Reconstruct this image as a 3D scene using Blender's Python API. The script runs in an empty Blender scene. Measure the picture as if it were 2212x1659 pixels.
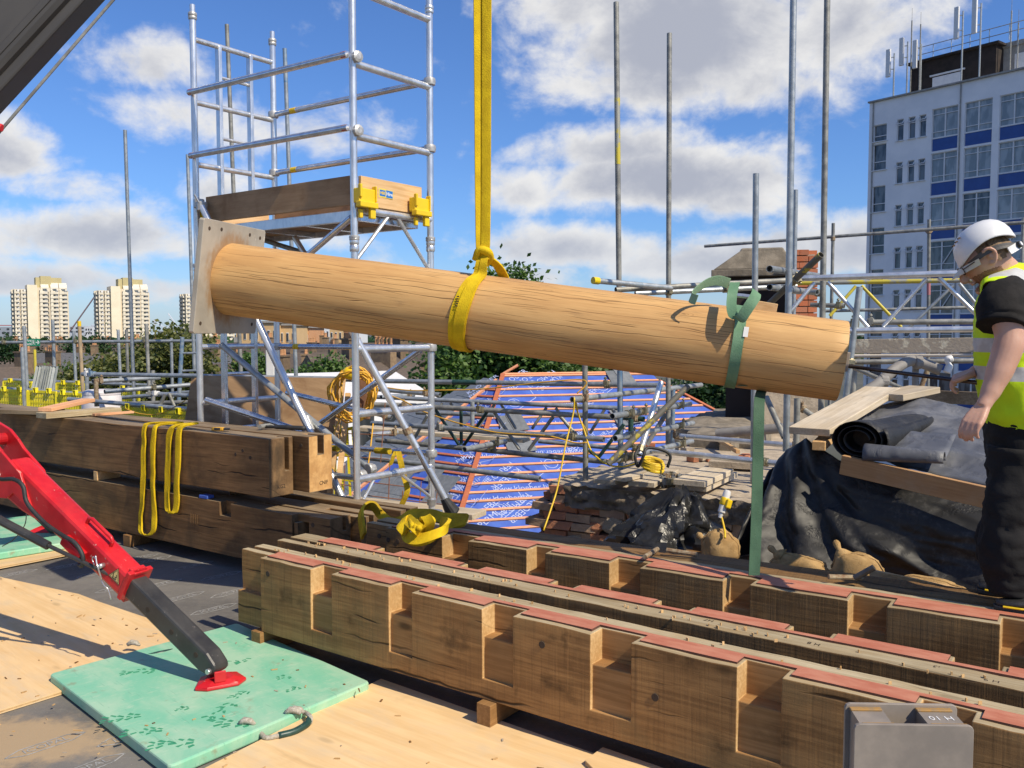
import bpy, bmesh, math, random
from mathutils import Vector as V, Matrix, noise as mnoise
R = math.radians
SC = bpy.context.scene
COL = SC.collection
rnd = random.Random(7)
# ---------------------------------------------------------------- camera
F, CX, CY, PITCH, EYE = 1912.0, 1106.0, 829.5, R(3.33), 1.62
cam_data = bpy.data.cameras.new('camera')
cam = bpy.data.objects.new('camera', cam_data)
COL.objects.link(cam)
cam_data.sensor_width = 36.0
cam_data.lens = 36.0 * F / 2212.0
cam_data.clip_start = 0.05
cam_data.clip_end = 6000.0
cam.location = (0, 0, EYE)
cam.rotation_euler = (R(90) - PITCH, 0, 0)
SC.camera = cam
# ---------------------------------------------------------------- node helper
class G:
 def __init__(s, nt):
  s.nt = nt
  nt.nodes.clear()
 def n(s, typ, props=None, **ins):
  nd = s.nt.nodes.new(typ)
  for k, v in (props or {}).items():
   setattr(nd, k, v)
  for k, v in ins.items():
   s.put(nd.inputs[k.replace('_', ' ')], v)
  return nd
 def put(s, sock, v):
  if hasattr(v, 'is_output'):
   s.nt.links.new(v, sock)
  elif v is not None:
   sock.default_value = v
 def m(s, op, a, b=None, c=None, clamp=False):
  nd = s.nt.nodes.new('ShaderNodeMath')
  nd.operation = op
  nd.use_clamp = clamp
  for i, v in enumerate((a, b, c)):
   if v is not None:
    s.put(nd.inputs[i], v)
  return nd.outputs[0]
 def vm(s, op, a, b=None):
  nd = s.nt.nodes.new('ShaderNodeVectorMath')
  nd.operation = op
  s.put(nd.inputs[0], a)
  if b is not None:
   s.put(nd.inputs[1], b)
  return nd.outputs[0]
 def noise(s, vec, scale=5., detail=4., rough=.55, dist=0.):
  nd = s.n('ShaderNodeTexNoise', None, Vector=vec, Scale=scale, Detail=detail, Roughness=rough, Distortion=dist)
  return nd.outputs[0]
 def ss(s, x, lo, hi):                       # smoothstep
  nd = s.n('ShaderNodeMapRange', {'interpolation_type': 'SMOOTHSTEP'})
  s.put(nd.inputs[0], x)
  for i, v in ((1, lo), (2, hi), (3, 0.), (4, 1.)):
   s.put(nd.inputs[i], v)
  return nd.outputs[0]
 def mix(s, f, a, b, blend='MIX'):
  nd = s.nt.nodes.new('ShaderNodeMix')
  nd.data_type = 'RGBA'
  nd.blend_type = blend
  s.put(nd.inputs[0], f)
  for i, v in ((6, a), (7, b)):
   if isinstance(v, (tuple, list)) and len(v) == 3:
    v = (*v, 1)
   s.put(nd.inputs[i], v)
  return nd.outputs[2]
 def scale(s, vec, sc, loc=(0, 0, 0)):
  return s.n('ShaderNodeMapping', None, Vector=vec, Scale=sc, Location=loc).outputs[0]
# ---------------------------------------------------------------- world, sun, exposure
SUN_AZ, SUN_EL = R(40.5), R(46)                 # azimuth measured from +x towards -y
sun_to = V((math.cos(SUN_AZ) * math.cos(SUN_EL), -math.sin(SUN_AZ) * math.cos(SUN_EL), math.sin(SUN_EL)))
world = bpy.data.worlds.new('World')
SC.world = world
world.use_nodes = True
g = G(world.node_tree)
sky = g.n('ShaderNodeTexSky', {'sky_type': 'NISHITA', 'sun_disc': False, 'sun_elevation': SUN_EL,
       'sun_rotation': math.atan2(sun_to.x, sun_to.y), 'altitude': 30.0,
       'air_density': 1.0, 'dust_density': 0.5, 'ozone_density': 2.2})
dirv = g.n('ShaderNodeTexCoord').outputs['Generated']
sep = g.n('ShaderNodeSeparateXYZ', None, Vector=dirv)
az = g.m('ARCTAN2', sep.outputs[0], sep.outputs[1])
el = g.m('ARCSINE', sep.outputs[2])
def pix_dir(x, y):
 return math.atan((x - CX) / F), math.atan((718 - y) / F) * math.cos(math.atan((x - CX) / F))
BANKS = [(335, 150, 150, 66, .66), (420, 262, 190, 66, .58), (640, 300, 200, 60, .62), (470, 420, 60, 50, .6), (10, 345, 120, 66, .85), (120, 405, 120, 42, .62),
  (210, 515, 250, 60, .85), (380, 545, 120, 40, .5), (30, 610, 220, 44, .8), (330, 625, 250, 40, .66), (560, 640, 240, 60, .6),
  (1290, 30, 200, 90, .9), (1500, 90, 300, 150, 1.15), (1780, 70, 190, 130, .9), (1400, 190, 260, 80, .8), (1650, 190, 180, 90, .7),
  (1310, 335, 200, 60, .85), (1420, 400, 270, 80, 1.1), (1150, 420, 130, 60, .72), (1580, 440, 110, 55, .7),
  (1240, 540, 220, 55, .9), (1560, 570, 240, 60, 1.), (1830, 540, 200, 80, .9), (980, 640, 200, 50, .6), (1150, 600, 160, 40, .6), (1980, 60, 90, 90, .35), (700, 520, 130, 36, .5), (720, 600, 200, 40, .5)]
rw = random.Random(3)
for i in range(26):
 a = R(38 + rw.random() * 284); e = R(5 + 45 * rw.random() ** 1.4)
 BANKS.append(('d', a, e, .09 + .13 * rw.random(), .035 + .05 * rw.random(), .6 + .5 * rw.random()))
tot = None
for b in BANKS:
 if b[0] == 'd':
  _, a0, e0, sa, se, wgt = b
  da = g.m('WRAP', g.m('SUBTRACT', az, a0), math.pi, -math.pi)
 else:
  a0, e0 = pix_dir(b[0], b[1]); sa, se, wgt = b[2] / F, b[3] / F, b[4]
  da = g.m('SUBTRACT', az, a0)
 u = g.m('DIVIDE', da, sa)
 w = g.m('DIVIDE', g.m('SUBTRACT', el, e0), se)
 w = g.m('MULTIPLY', w, g.m('ADD', 1.0, g.m('MULTIPLY', g.m('LESS_THAN', w, 0.), .35)))
 q = g.m('ADD', g.m('MULTIPLY', u, u), g.m('MULTIPLY', w, w))
 e_ = g.m('MULTIPLY', g.m('EXPONENT', g.m('MULTIPLY', q, -.85)), wgt)
 tot = e_ if tot is None else g.m('MAXIMUM', tot, e_)
cv = g.n('ShaderNodeCombineXYZ', None, X=az, Y=g.m('MULTIPLY', el, 1.3), Z=0.).outputs[0]
def cloud_noise(off):
 v = g.vm('ADD', cv, off)
 big = g.noise(v, 8., 9., .62, .25); puff = g.noise(v, 30., 6., .55, .2)
 return g.m('ADD', g.m('MULTIPLY', big, .74), g.m('MULTIPLY', puff, .26))
n0 = cloud_noise((0, 0, 0)); n1 = cloud_noise((.022, .036, 0))
def dens(nz):
 return g.m('ADD', g.m('MULTIPLY', tot, .74), g.m('MULTIPLY', g.m('SUBTRACT', nz, .5), 1.55))
d0, d1 = dens(n0), dens(n1)
cover = g.ss(d0, .13, .50)
shade = g.ss(g.m('ADD', g.m('MULTIPLY', d0, .30), g.m('MULTIPLY', d1, .85)), .32, .92)
ccol = g.mix(shade, (1.0, .985, .96), (.50, .525, .61))
low = g.ss(el, .15, .02)                        # towards the horizon the banks grow bluer and hazier
ccol = g.mix(g.m('MULTIPLY', low, .5), ccol, (.66, .71, .82))
horizon = g.m('MULTIPLY', g.ss(el, .10, -.01), .35)
bg_sky = g.n('ShaderNodeBackground', None, Color=g.mix(1.0, sky.outputs[0], (.60, .88, 1.34, 1), 'MULTIPLY'), Strength=.10)
bg_cloud = g.n('ShaderNodeBackground', None, Color=ccol, Strength=.82)
mixs = g.n('ShaderNodeMixShader')
g.put(mixs.inputs[0], g.m('MAXIMUM', g.m('MULTIPLY', cover, .96), horizon))
g.nt.links.new(bg_sky.outputs[0], mixs.inputs[1]); g.nt.links.new(bg_cloud.outputs[0], mixs.inputs[2])
g.n('ShaderNodeOutputWorld', None, Surface=mixs.outputs[0])
sun_data = bpy.data.lights.new('sun', 'SUN')
sun_data.energy = 5.0
sun_data.angle = R(.53)
sun_data.color = (1.0, .885, .69)
sun = bpy.data.objects.new('sun', sun_data)
COL.objects.link(sun)
sun.rotation_euler = sun_to.to_track_quat('Z', 'Y').to_euler()
SC.view_settings.view_transform = 'Standard'
SC.view_settings.look = 'None'
SC.view_settings.gamma = 1.0
SC.view_settings.exposure = 0.12
SC.view_settings.use_curve_mapping = False
# ---------------------------------------------------------------- placing helpers
def ray(x, y):
 u = (x - CX) / F; v = (CY - y) / F
 return V((u, math.cos(PITCH) + v * math.sin(PITCH), -math.sin(PITCH) + v * math.cos(PITCH)))
def D(x, y, d):
 r = ray(x, y)
 return V((0, 0, EYE)) + r * (d / r.y)
def Z(x, y, z):
 r = ray(x, y)
 return V((0, 0, EYE)) + r * ((z - EYE) / r.z)
def onplane(x, y, p, n):
 r = ray(x, y); o = V((0, 0, EYE))
 return o + r * ((V(p) - o).dot(n) / r.dot(n))
W = {}
def frame(o, x, z=(0, 0, 1)):
 x = V(x).normalized(); z = V(z); y = z.cross(x).normalized(); z = x.cross(y)
 m = Matrix((x, y, z)).transposed().to_4x4(); m.translation = V(o)
 return m
def T(x, y, z=0): return Matrix.Translation(V((x, y, z)))
def link(o, parent, M):
 COL.objects.link(o)
 o.parent = parent
 o.matrix_local = W[parent].inverted() @ M if parent else M
 W[o] = M
 return o
def tag(o, label, cat, group=None, kind=None):
 if label: o['label'] = label
 if cat: o['category'] = cat
 if group: o['group'] = group
 if kind: o['kind'] = kind
 return o
def thing(name, label, cat, group=None, M=None):
 o = bpy.data.objects.new(name, None)
 o.empty_display_size = .1
 link(o, None, M or Matrix())
 return tag(o, label, cat, group)
def inst(name, mesh, parent, M, label=None, cat=None, group=None):
 o = bpy.data.objects.new(name, mesh)
 link(o, parent, M)
 return tag(o, label, cat, group)
class MB:
 def __init__(s): s.v = []; s.f = []; s.mi = []; s.cur = 0
 def add(s, vs, fs, M=None):
  b = len(s.v)
  s.v += [(M @ V(p)) if M else V(p) for p in vs]
  s.f += [tuple(i + b for i in f) for f in fs]
  s.mi += [s.cur] * len(fs)
  return s
 def box(s, c, size, M=None):
  x, y, z = (k / 2 for k in size); cx, cy, cz = c
  vs = [(cx + a * x, cy + b * y, cz + d * z) for a in (-1, 1) for b in (-1, 1) for d in (-1, 1)]
  return s.add(vs, [(0, 1, 3, 2), (4, 6, 7, 5), (0, 4, 5, 1), (2, 3, 7, 6), (0, 2, 6, 4), (1, 5, 7, 3)], M)
 def bar(s, a, b, w, h, up=(0, 0, 1)):
  a, b = V(a), V(b); d = b - a
  if abs(d.normalized().dot(V(up))) > .99: up = (0, 1, 0)
  m = frame(a, d, up)
  return s.box((d.length / 2, 0, 0), (d.length, w, h), m)
 def tube(s, a, b, r, n=10, r2=None, hollow=True, cap=True):
  a, b = V(a), V(b); d = b - a; L = d.length
  m = frame(a, d, (0, 0, 1) if abs(d.normalized().z) < .99 else (0, 1, 0))
  r2 = r if r2 is None else r2
  cs = [(math.cos(2 * math.pi * i / n), math.sin(2 * math.pi * i / n)) for i in range(n)]
  if hollow:
   k = .86; dp = min(.12, L * .3)
   prof = [(dp, r * k), (0, r * k), (0, r), (L, r2), (L, r2 * k), (L - dp, r2 * k)]
  else:
   prof = [(0, r), (L, r2)]
  vs = [(x, rr * c, rr * q) for x, rr in prof for c, q in cs]
  fs = [(k * n + i, k * n + (i + 1) % n, (k + 1) * n + (i + 1) % n, (k + 1) * n + i) for k in range(len(prof) - 1) for i in range(n)]
  if cap:
   fs += [tuple(range(n))[::-1], tuple((len(prof) - 1) * n + i for i in range(n))]
  return s.add(vs, fs, m)
 def path(s, pts, r, n=7, closed=False, flat=1.0):
  pts = [V(p) for p in pts]; N = len(pts); rings = []
  up = None
  for i, p in enumerate(pts):
   t = (pts[(i + 1) % N] - pts[i - 1]) if closed else (pts[min(i + 1, N - 1)] - pts[max(i - 1, 0)])
   t.normalize()
   if up is None:
    up = V((0, 0, 1)) if abs(t.z) < .9 else V((1, 0, 0))
   sd = t.cross(up)
   if sd.length < 1e-4: sd = t.orthogonal()
   sd.normalize(); up = sd.cross(t).normalized()
   rr = r[i] if isinstance(r, (list, tuple)) else r
   rings.append([p + sd * (rr * math.cos(2 * math.pi * k / n)) + up * (rr * flat * math.sin(2 * math.pi * k / n)) for k in range(n)])
  return s.loft(rings, closed)
 def loft(s, rings, closed=False, cap=True):
  n = len(rings[0]); N = len(rings)
  vs = [p for rg in rings for p in rg]
  K = N if closed else N - 1
  fs = [(k * n + i, k * n + (i + 1) % n, ((k + 1) % N) * n + (i + 1) % n, ((k + 1) % N) * n + i) for k in range(K) for i in range(n)]
  if cap and not closed:
   fs += [tuple(range(n))[::-1], tuple((N - 1) * n + i for i in range(n))]
  return s.add(vs, fs)
 def ribbon(s, pts, sides, w, th=.004):
  rings = []
  N = len(pts)
  for i, p in enumerate(pts):
   p = V(p); sd = V(sides[i] if isinstance(sides, list) else sides).normalized()
   t = (V(pts[min(i + 1, N - 1)]) - V(pts[max(i - 1, 0)])).normalized()
   nn = sd.cross(t).normalized()
   ww = w[i] if isinstance(w, list) else w
   rings.append([p + sd * ww / 2 + nn * th / 2, p + nn * th * .75, p - sd * ww / 2 + nn * th / 2, p - sd * ww / 2 - nn * th / 2, p - nn * th * .25, p + sd * ww / 2 - nn * th / 2])
  return s.loft(rings)
 def prism(s, poly, z0, z1, M=None):
  n = len(poly)
  vs = [(x, y, z0) for x, y in poly] + [(x, y, z1) for x, y in poly]
  fs = [tuple(range(n))[::-1], tuple(range(n, 2 * n))] + [(i, (i + 1) % n, n + (i + 1) % n, n + i) for i in range(n)]
  return s.add(vs, fs, M)
 def lathe(s, prof, n=16, M=None):
  vs = [(r * math.cos(2 * math.pi * i / n), r * math.sin(2 * math.pi * i / n), z) for r, z in prof for i in range(n)]
  fs = [(k * n + i, k * n + (i + 1) % n, (k + 1) * n + (i + 1) % n, (k + 1) * n + i) for k in range(len(prof) - 1) for i in range(n)]
  fs += [tuple(range(n))[::-1], tuple((len(prof) - 1) * n + i for i in range(n))]
  return s.add(vs, fs, M)
 def cells(s, xs, ys, zs, filled, M=None):
  nx, ny, nz = len(xs) - 1, len(ys) - 1, len(zs) - 1
  ok = lambda i, j, k: 0 <= i < nx and 0 <= j < ny and 0 <= k < nz and filled((xs[i] + xs[i + 1]) / 2, (ys[j] + ys[j + 1]) / 2, (zs[k] + zs[k + 1]) / 2)
  idx = {}; vs = []; fs = []
  def vi(i, j, k):
   if (i, j, k) not in idx:
    idx[(i, j, k)] = len(vs); vs.append((xs[i], ys[j], zs[k]))
   return idx[(i, j, k)]
  for i in range(nx):
   for j in range(ny):
    for k in range(nz):
     if not ok(i, j, k): continue
     for (a, b, c), q in (((-1, 0, 0), [(0, 0, 0), (0, 0, 1), (0, 1, 1), (0, 1, 0)]), ((1, 0, 0), [(1, 0, 0), (1, 1, 0), (1, 1, 1), (1, 0, 1)]),
          ((0, -1, 0), [(0, 0, 0), (1, 0, 0), (1, 0, 1), (0, 0, 1)]), ((0, 1, 0), [(0, 1, 0), (0, 1, 1), (1, 1, 1), (1, 1, 0)]),
          ((0, 0, -1), [(0, 0, 0), (0, 1, 0), (1, 1, 0), (1, 0, 0)]), ((0, 0, 1), [(0, 0, 1), (1, 0, 1), (1, 1, 1), (0, 1, 1)])):
      if not ok(i + a, j + b, k + c):
       fs.append(tuple(vi(i + p, j + q2, k + r) for p, q2, r in q))
  return s.add(vs, fs, M)
 def mesh(s, name, mats, smooth=False):
  me = bpy.data.meshes.new(name)
  me.from_pydata([tuple(p) for p in s.v], [], s.f)
  for m in (mats if isinstance(mats, (list, tuple)) else [mats]): me.materials.append(m)
  if any(s.mi): me.polygons.foreach_set('material_index', s.mi)
  if smooth: me.polygons.foreach_set('use_smooth', [True] * len(me.polygons))
  me.update()
  return me
 def obj(s, name, mats, parent=None, M=None, smooth=False, bevel=0, label=None, cat=None, group=None, kind=None, autosmooth=None):
  if M is None:
   lo = V([min(p[i] for p in s.v) for i in range(3)]); hi = V([max(p[i] for p in s.v) for i in range(3)])
   o_ = V(((lo.x + hi.x) / 2, (lo.y + hi.y) / 2, lo.z)); M = Matrix.Translation(o_)
   s.v = [V(p) - o_ for p in s.v]
  me = s.mesh(name, mats, smooth or bool(autosmooth))
  if autosmooth: me.set_sharp_from_angle(angle=R(autosmooth))
  o = bpy.data.objects.new(name, me)
  link(o, parent, M)
  if bevel:
   b = o.modifiers.new('bevel', 'BEVEL'); b.width = bevel; b.segments = 2; b.limit_method = 'ANGLE'; b.angle_limit = R(40)
  return tag(o, label, cat, group, kind)
def bez(pts, n=8):                                # Catmull-Rom through points
 pts = [V(p) for p in pts]; out = []
 P = [pts[0] * 2 - pts[1]] + pts + [pts[-1] * 2 - pts[-2]]
 for i in range(1, len(P) - 2):
  a, b, c, d = P[i - 1:i + 3]
  for k in range(n):
   t = k / n
   out.append(.5 * ((2 * b) + (c - a) * t + (2 * a - 5 * b + 4 * c - d) * t * t + (3 * b - a - 3 * c + d) * t ** 3))
 out.append(pts[-1])
 return out
def text_mesh(body, size, mat, parent, M, name='lettering', ext=.0004, align='CENTER', bold=0.0, label=None):
 cu = bpy.data.curves.new(name, 'FONT'); cu.body = body; cu.size = size; cu.align_x = align; cu.align_y = 'CENTER'
 cu.extrude = ext; cu.offset = bold; cu.resolution_u = 2
 tmp = bpy.data.objects.new(name, cu); COL.objects.link(tmp)
 dg = bpy.context.evaluated_depsgraph_get()
 me = bpy.data.meshes.new_from_object(tmp.evaluated_get(dg)); me.name = name
 bpy.data.objects.remove(tmp); me.materials.clear(); me.materials.append(mat)
 if parent is None and M is None: return me
 return inst(name, me, parent, M, label)
# ---------------------------------------------------------------- materials
def newmat(name):
 m = bpy.data.materials.new(name); m.use_nodes = True
 return m, G(m.node_tree)
def finish(g, col, rough=.6, metal=0., bump=None, bstr=.3, bdist=.01, spec=.5, **kw):
 b = g.n('ShaderNodeBsdfPrincipled')
 if isinstance(col, (tuple, list)) and len(col) == 3: col = (*col, 1)
 g.put(b.inputs['Base Color'], col); g.put(b.inputs['Roughness'], rough); g.put(b.inputs['Metallic'], metal)
 g.put(b.inputs['Specular IOR Level'], spec)
 for k, v in kw.items(): g.put(b.inputs[k.replace('_', ' ')], v)
 if bump is not None:
  bp = g.n('ShaderNodeBump', None, Strength=bstr, Distance=bdist, Height=bump)
  g.nt.links.new(bp.outputs[0], b.inputs['Normal'])
 g.n('ShaderNodeOutputMaterial', None, Surface=b.outputs[0])
def coords(g, kind='Object'):
 return g.n('ShaderNodeTexCoord').outputs[kind]
def rnd_off(g, vec, amt=17.):
 oi = g.n('ShaderNodeObjectInfo').outputs['Random']
 return g.vm('ADD', vec, g.n('ShaderNodeCombineXYZ', None, X=g.m('MULTIPLY', oi, amt), Y=g.m('MULTIPLY', oi, amt * .7), Z=g.m('MULTIPLY', oi, amt * 1.3)).outputs[0]), oi
def plain(name, c1, c2=None, rough=.6, metal=0., sc=8., bstr=.0, bsc=None, spec=.5, lo=.35, hi=.65, rvar=.0, stretch=(1, 1, 1), vary=0., worn=None, **kw):
 """two-tone mottled surface"""
 m, g = newmat(name)
 vec, oi = rnd_off(g, coords(g))
 v = g.scale(vec, stretch)
 nz = g.noise(v, sc, 5., .6)
 col = g.mix(g.ss(nz, lo, hi), c1, c2 or c1)
 if worn:                                       # scuffs, chips and grime
  sc_ = g.noise(g.scale(vec, (5., 34., 34.)), 1., 5., .7); ch = g.noise(vec, 38., 3., .6); gm = g.noise(vec, 3.3, 5., .65)
  col = g.mix(g.m('MULTIPLY', g.ss(gm, .52, .75), .45), col, tuple(c * .35 + .01 for c in c1))
  col = g.mix(g.m('MULTIPLY', g.m('MAXIMUM', g.ss(sc_, .66, .72), g.ss(ch, .69, .72)), .65), col, worn)
 if vary:
  col = g.mix(1., col, g.n('ShaderNodeCombineXYZ', None, X=g.m('ADD', 1 - vary / 2, g.m('MULTIPLY', oi, vary)), Y=g.m('ADD', 1 - vary / 2, g.m('MULTIPLY', oi, vary)), Z=g.m('ADD', 1 - vary / 2, g.m('MULTIPLY', oi, vary))).outputs[0], 'MULTIPLY')
 r = g.m('ADD', rough - rvar / 2, g.m('MULTIPLY', nz, rvar)) if rvar else rough
 finish(g, col, r, metal, g.noise(v, bsc or sc * 4, 6., .65) if bstr else None, bstr, .01, spec, **kw)
 return m
def wood(name, light, dark, grain=22., saw=0., crack=.5, stain=None, stain_amt=.0, rough=.75, bstr=.35, knots=.4, along=(1.6, 1, 1), vary=.2, darkpatch=.0):
 """sawn timber, grain along local x"""
 m, g = newmat(name)
 vec, oi = rnd_off(g, coords(g))
 wob = g.noise(g.scale(vec, (.5, 2., 2.)), 1.5, 2.)
 base = g.vm('ADD', vec, g.n('ShaderNodeCombineXYZ', None, X=0., Y=g.m('MULTIPLY', wob, .05), Z=g.m('MULTIPLY', wob, .07)).outputs[0])
 gr = g.noise(g.scale(base, (along[0], grain * 3, grain * 3)), 1., 6., .68)
 big = g.noise(g.scale(vec, (1., 3., 3.)), 2.2, 4., .6)
 col = g.mix(g.ss(g.m('ADD', g.m('MULTIPLY', gr, .55), g.m('MULTIPLY', big, .45)), .38, .64), dark, light)
 h = g.m('MULTIPLY', gr, .5)
 if saw:                                        # band-saw marks across the grain
  sx = g.n('ShaderNodeSeparateXYZ', None, Vector=vec)
  sw = g.noise(g.n('ShaderNodeCombineXYZ', None, X=g.m('MULTIPLY', sx.outputs[0], 95.), Y=g.m('MULTIPLY', sx.outputs[1], 3.), Z=g.m('MULTIPLY', sx.outputs[2], 2.5)).outputs[0], 1., 3., .6)
  fine = g.noise(vec, 320., 2., .6)
  sl = g.ss(sw, .56, .75)
  col = g.mix(g.m('MULTIPLY', sl, saw * .5), col, light)
  col = g.mix(g.m('MULTIPLY', g.ss(sw, .48, .25), saw * .5), col, tuple(c * .45 for c in dark))
  h = g.m('ADD', h, g.m('ADD', g.m('MULTIPLY', sw, saw * .5), g.m('MULTIPLY', fine, .12)))
 if stain:
  st = g.noise(g.scale(vec, (1., 2.2, 1.2)), 3.1, 6., .62, .3)
  col = g.mix(g.m('MULTIPLY', g.ss(st, .46, .7), stain_amt), col, stain)
 if darkpatch:
  dp = g.noise(g.vm('ADD', vec, (3.3, 1.7, 9.)), 4.6, 6., .6, .2)
  col = g.mix(g.m('MULTIPLY', g.ss(dp, .57, .76), darkpatch), col, tuple(c * .22 for c in dark))
 if crack:
  q = g.n('ShaderNodeSeparateXYZ', None, Vector=vec)
  line = None
  for N_, fx, thr, lw in ((9., 1.1, .55, .07), (17., 1.9, .58, .09)):   # drying cracks run along the grain, wandering a little
   wv_ = g.noise(g.scale(vec, (1.5, 2., 2.)), 1.3, 3., .6)
   t = g.m('ADD', g.m('MULTIPLY', g.m('ADD', q.outputs[2], g.m('MULTIPLY', q.outputs[1], .63)), N_), g.m('MULTIPLY', wv_, N_ * .11))
   ce = g.m('FLOOR', t); fr = g.m('ABSOLUTE', g.m('SUBTRACT', g.m('SUBTRACT', t, ce), .5))
   on = g.ss(g.noise(g.n('ShaderNodeCombineXYZ', None, X=g.m('MULTIPLY', q.outputs[0], fx), Y=g.m('MULTIPLY', ce, 5.3), Z=N_).outputs[0], 1., 2., .5), thr, thr + .1)
   k_ = g.m('MULTIPLY', g.ss(fr, g.m('MULTIPLY', on, lw), g.m('MULTIPLY', on, lw * .3)), on)
   line = k_ if line is None else g.m('MAXIMUM', line, k_)
  msk = 1.
  ck = g.m('MULTIPLY', g.m('MULTIPLY', line, msk), crack)
  col = g.mix(ck, col, tuple(c * .18 for c in dark))
  h = g.m('SUBTRACT', h, g.m('MULTIPLY', ck, 1.2))
 if knots:
  vo = g.n('ShaderNodeTexVoronoi', None, Vector=g.scale(vec, (1.6, 4., 4.)), Scale=1.)
  kd = g.m('MULTIPLY', g.ss(vo.outputs['Distance'], .10, .03), knots)
  col = g.mix(kd, col, tuple(c * .35 for c in dark))
 if vary:
  k = g.m('ADD', 1 - vary / 2, g.m('MULTIPLY', oi, vary))
  col = g.mix(1., col, g.n('ShaderNodeCombineXYZ', None, X=k, Y=k, Z=k).outputs[0], 'MULTIPLY')
 finish(g, col, rough, 0., h, bstr, .006, .3)
 return m
M_ = {}
M_['oak'] = wood('sawn_oak', (.37, .20, .072), (.205, .104, .036), saw=.75, crack=1., stain=(.20, .14, .06), stain_amt=.45, darkpatch=.8, knots=.7, bstr=.5)
M_['oak_rough'] = wood('rough_sawn_oak', (.285, .16, .06), (.135, .071, .026), saw=1., crack=.8, stain=(.17, .125, .07), stain_amt=.5, darkpatch=.6, bstr=.6)
M_['oak_cut'] = wood('freshly_cut_oak', (.60, .40, .19), (.42, .25, .10), saw=.15, crack=.25, knots=.5, bstr=.15, darkpatch=.25)
M_['oak_pocket'] = wood('oak_pocket', (.40, .22, .085), (.25, .13, .045), saw=.1, crack=.7, knots=.9, bstr=.2, darkpatch=.5)
M_['oak_top'] = wood('weathered_oak_top', (.46, .385, .25), (.30, .225, .125), saw=.1, crack=.6, bstr=.2, stain=(.36, .25, .12), stain_amt=.6)
M_['old_oak'] = wood('old_dark_oak', (.30, .160, .062), (.15, .076, .028), saw=.25, crack=1., stain=(.075, .047, .024), stain_amt=.65, darkpatch=.5, knots=.7)
M_['old_top'] = wood('old_oak_top', (.30, .225, .14), (.16, .11, .062), saw=.1, crack=.8, bstr=.3)
M_['board'] = wood('scaffold_board', (.62, .53, .40), (.46, .37, .25), saw=.2, crack=.4, bstr=.2, stain=(.36, .32, .26), stain_amt=.5, vary=.3)
M_['pine'] = wood('bright_pine', (.68, .46, .24), (.52, .31, .13), crack=.2, knots=.6, bstr=.12)
M_['pinkpine'] = wood('treated_pine', (.76, .43, .24), (.62, .31, .15), crack=.15, knots=.5, bstr=.1)
M_['plywood'] = wood('plywood_face', (.75, .53, .28), (.66, .44, .21), grain=9., saw=0., crack=.12, stain=(.60, .46, .29), stain_amt=.7, knots=.35, bstr=.1, along=(1.1, 1, 1), darkpatch=.12)
M_['ply_board'] = wood('weathered_plywood', (.42, .27, .145), (.30, .185, .095), grain=6., crack=.1, stain=(.22, .12, .055), stain_amt=.8, knots=.2, bstr=.1)
M_['slot'] = plain('dark_slot', (.045, .03, .02), (.07, .045, .028), rough=.9, sc=30)
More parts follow.
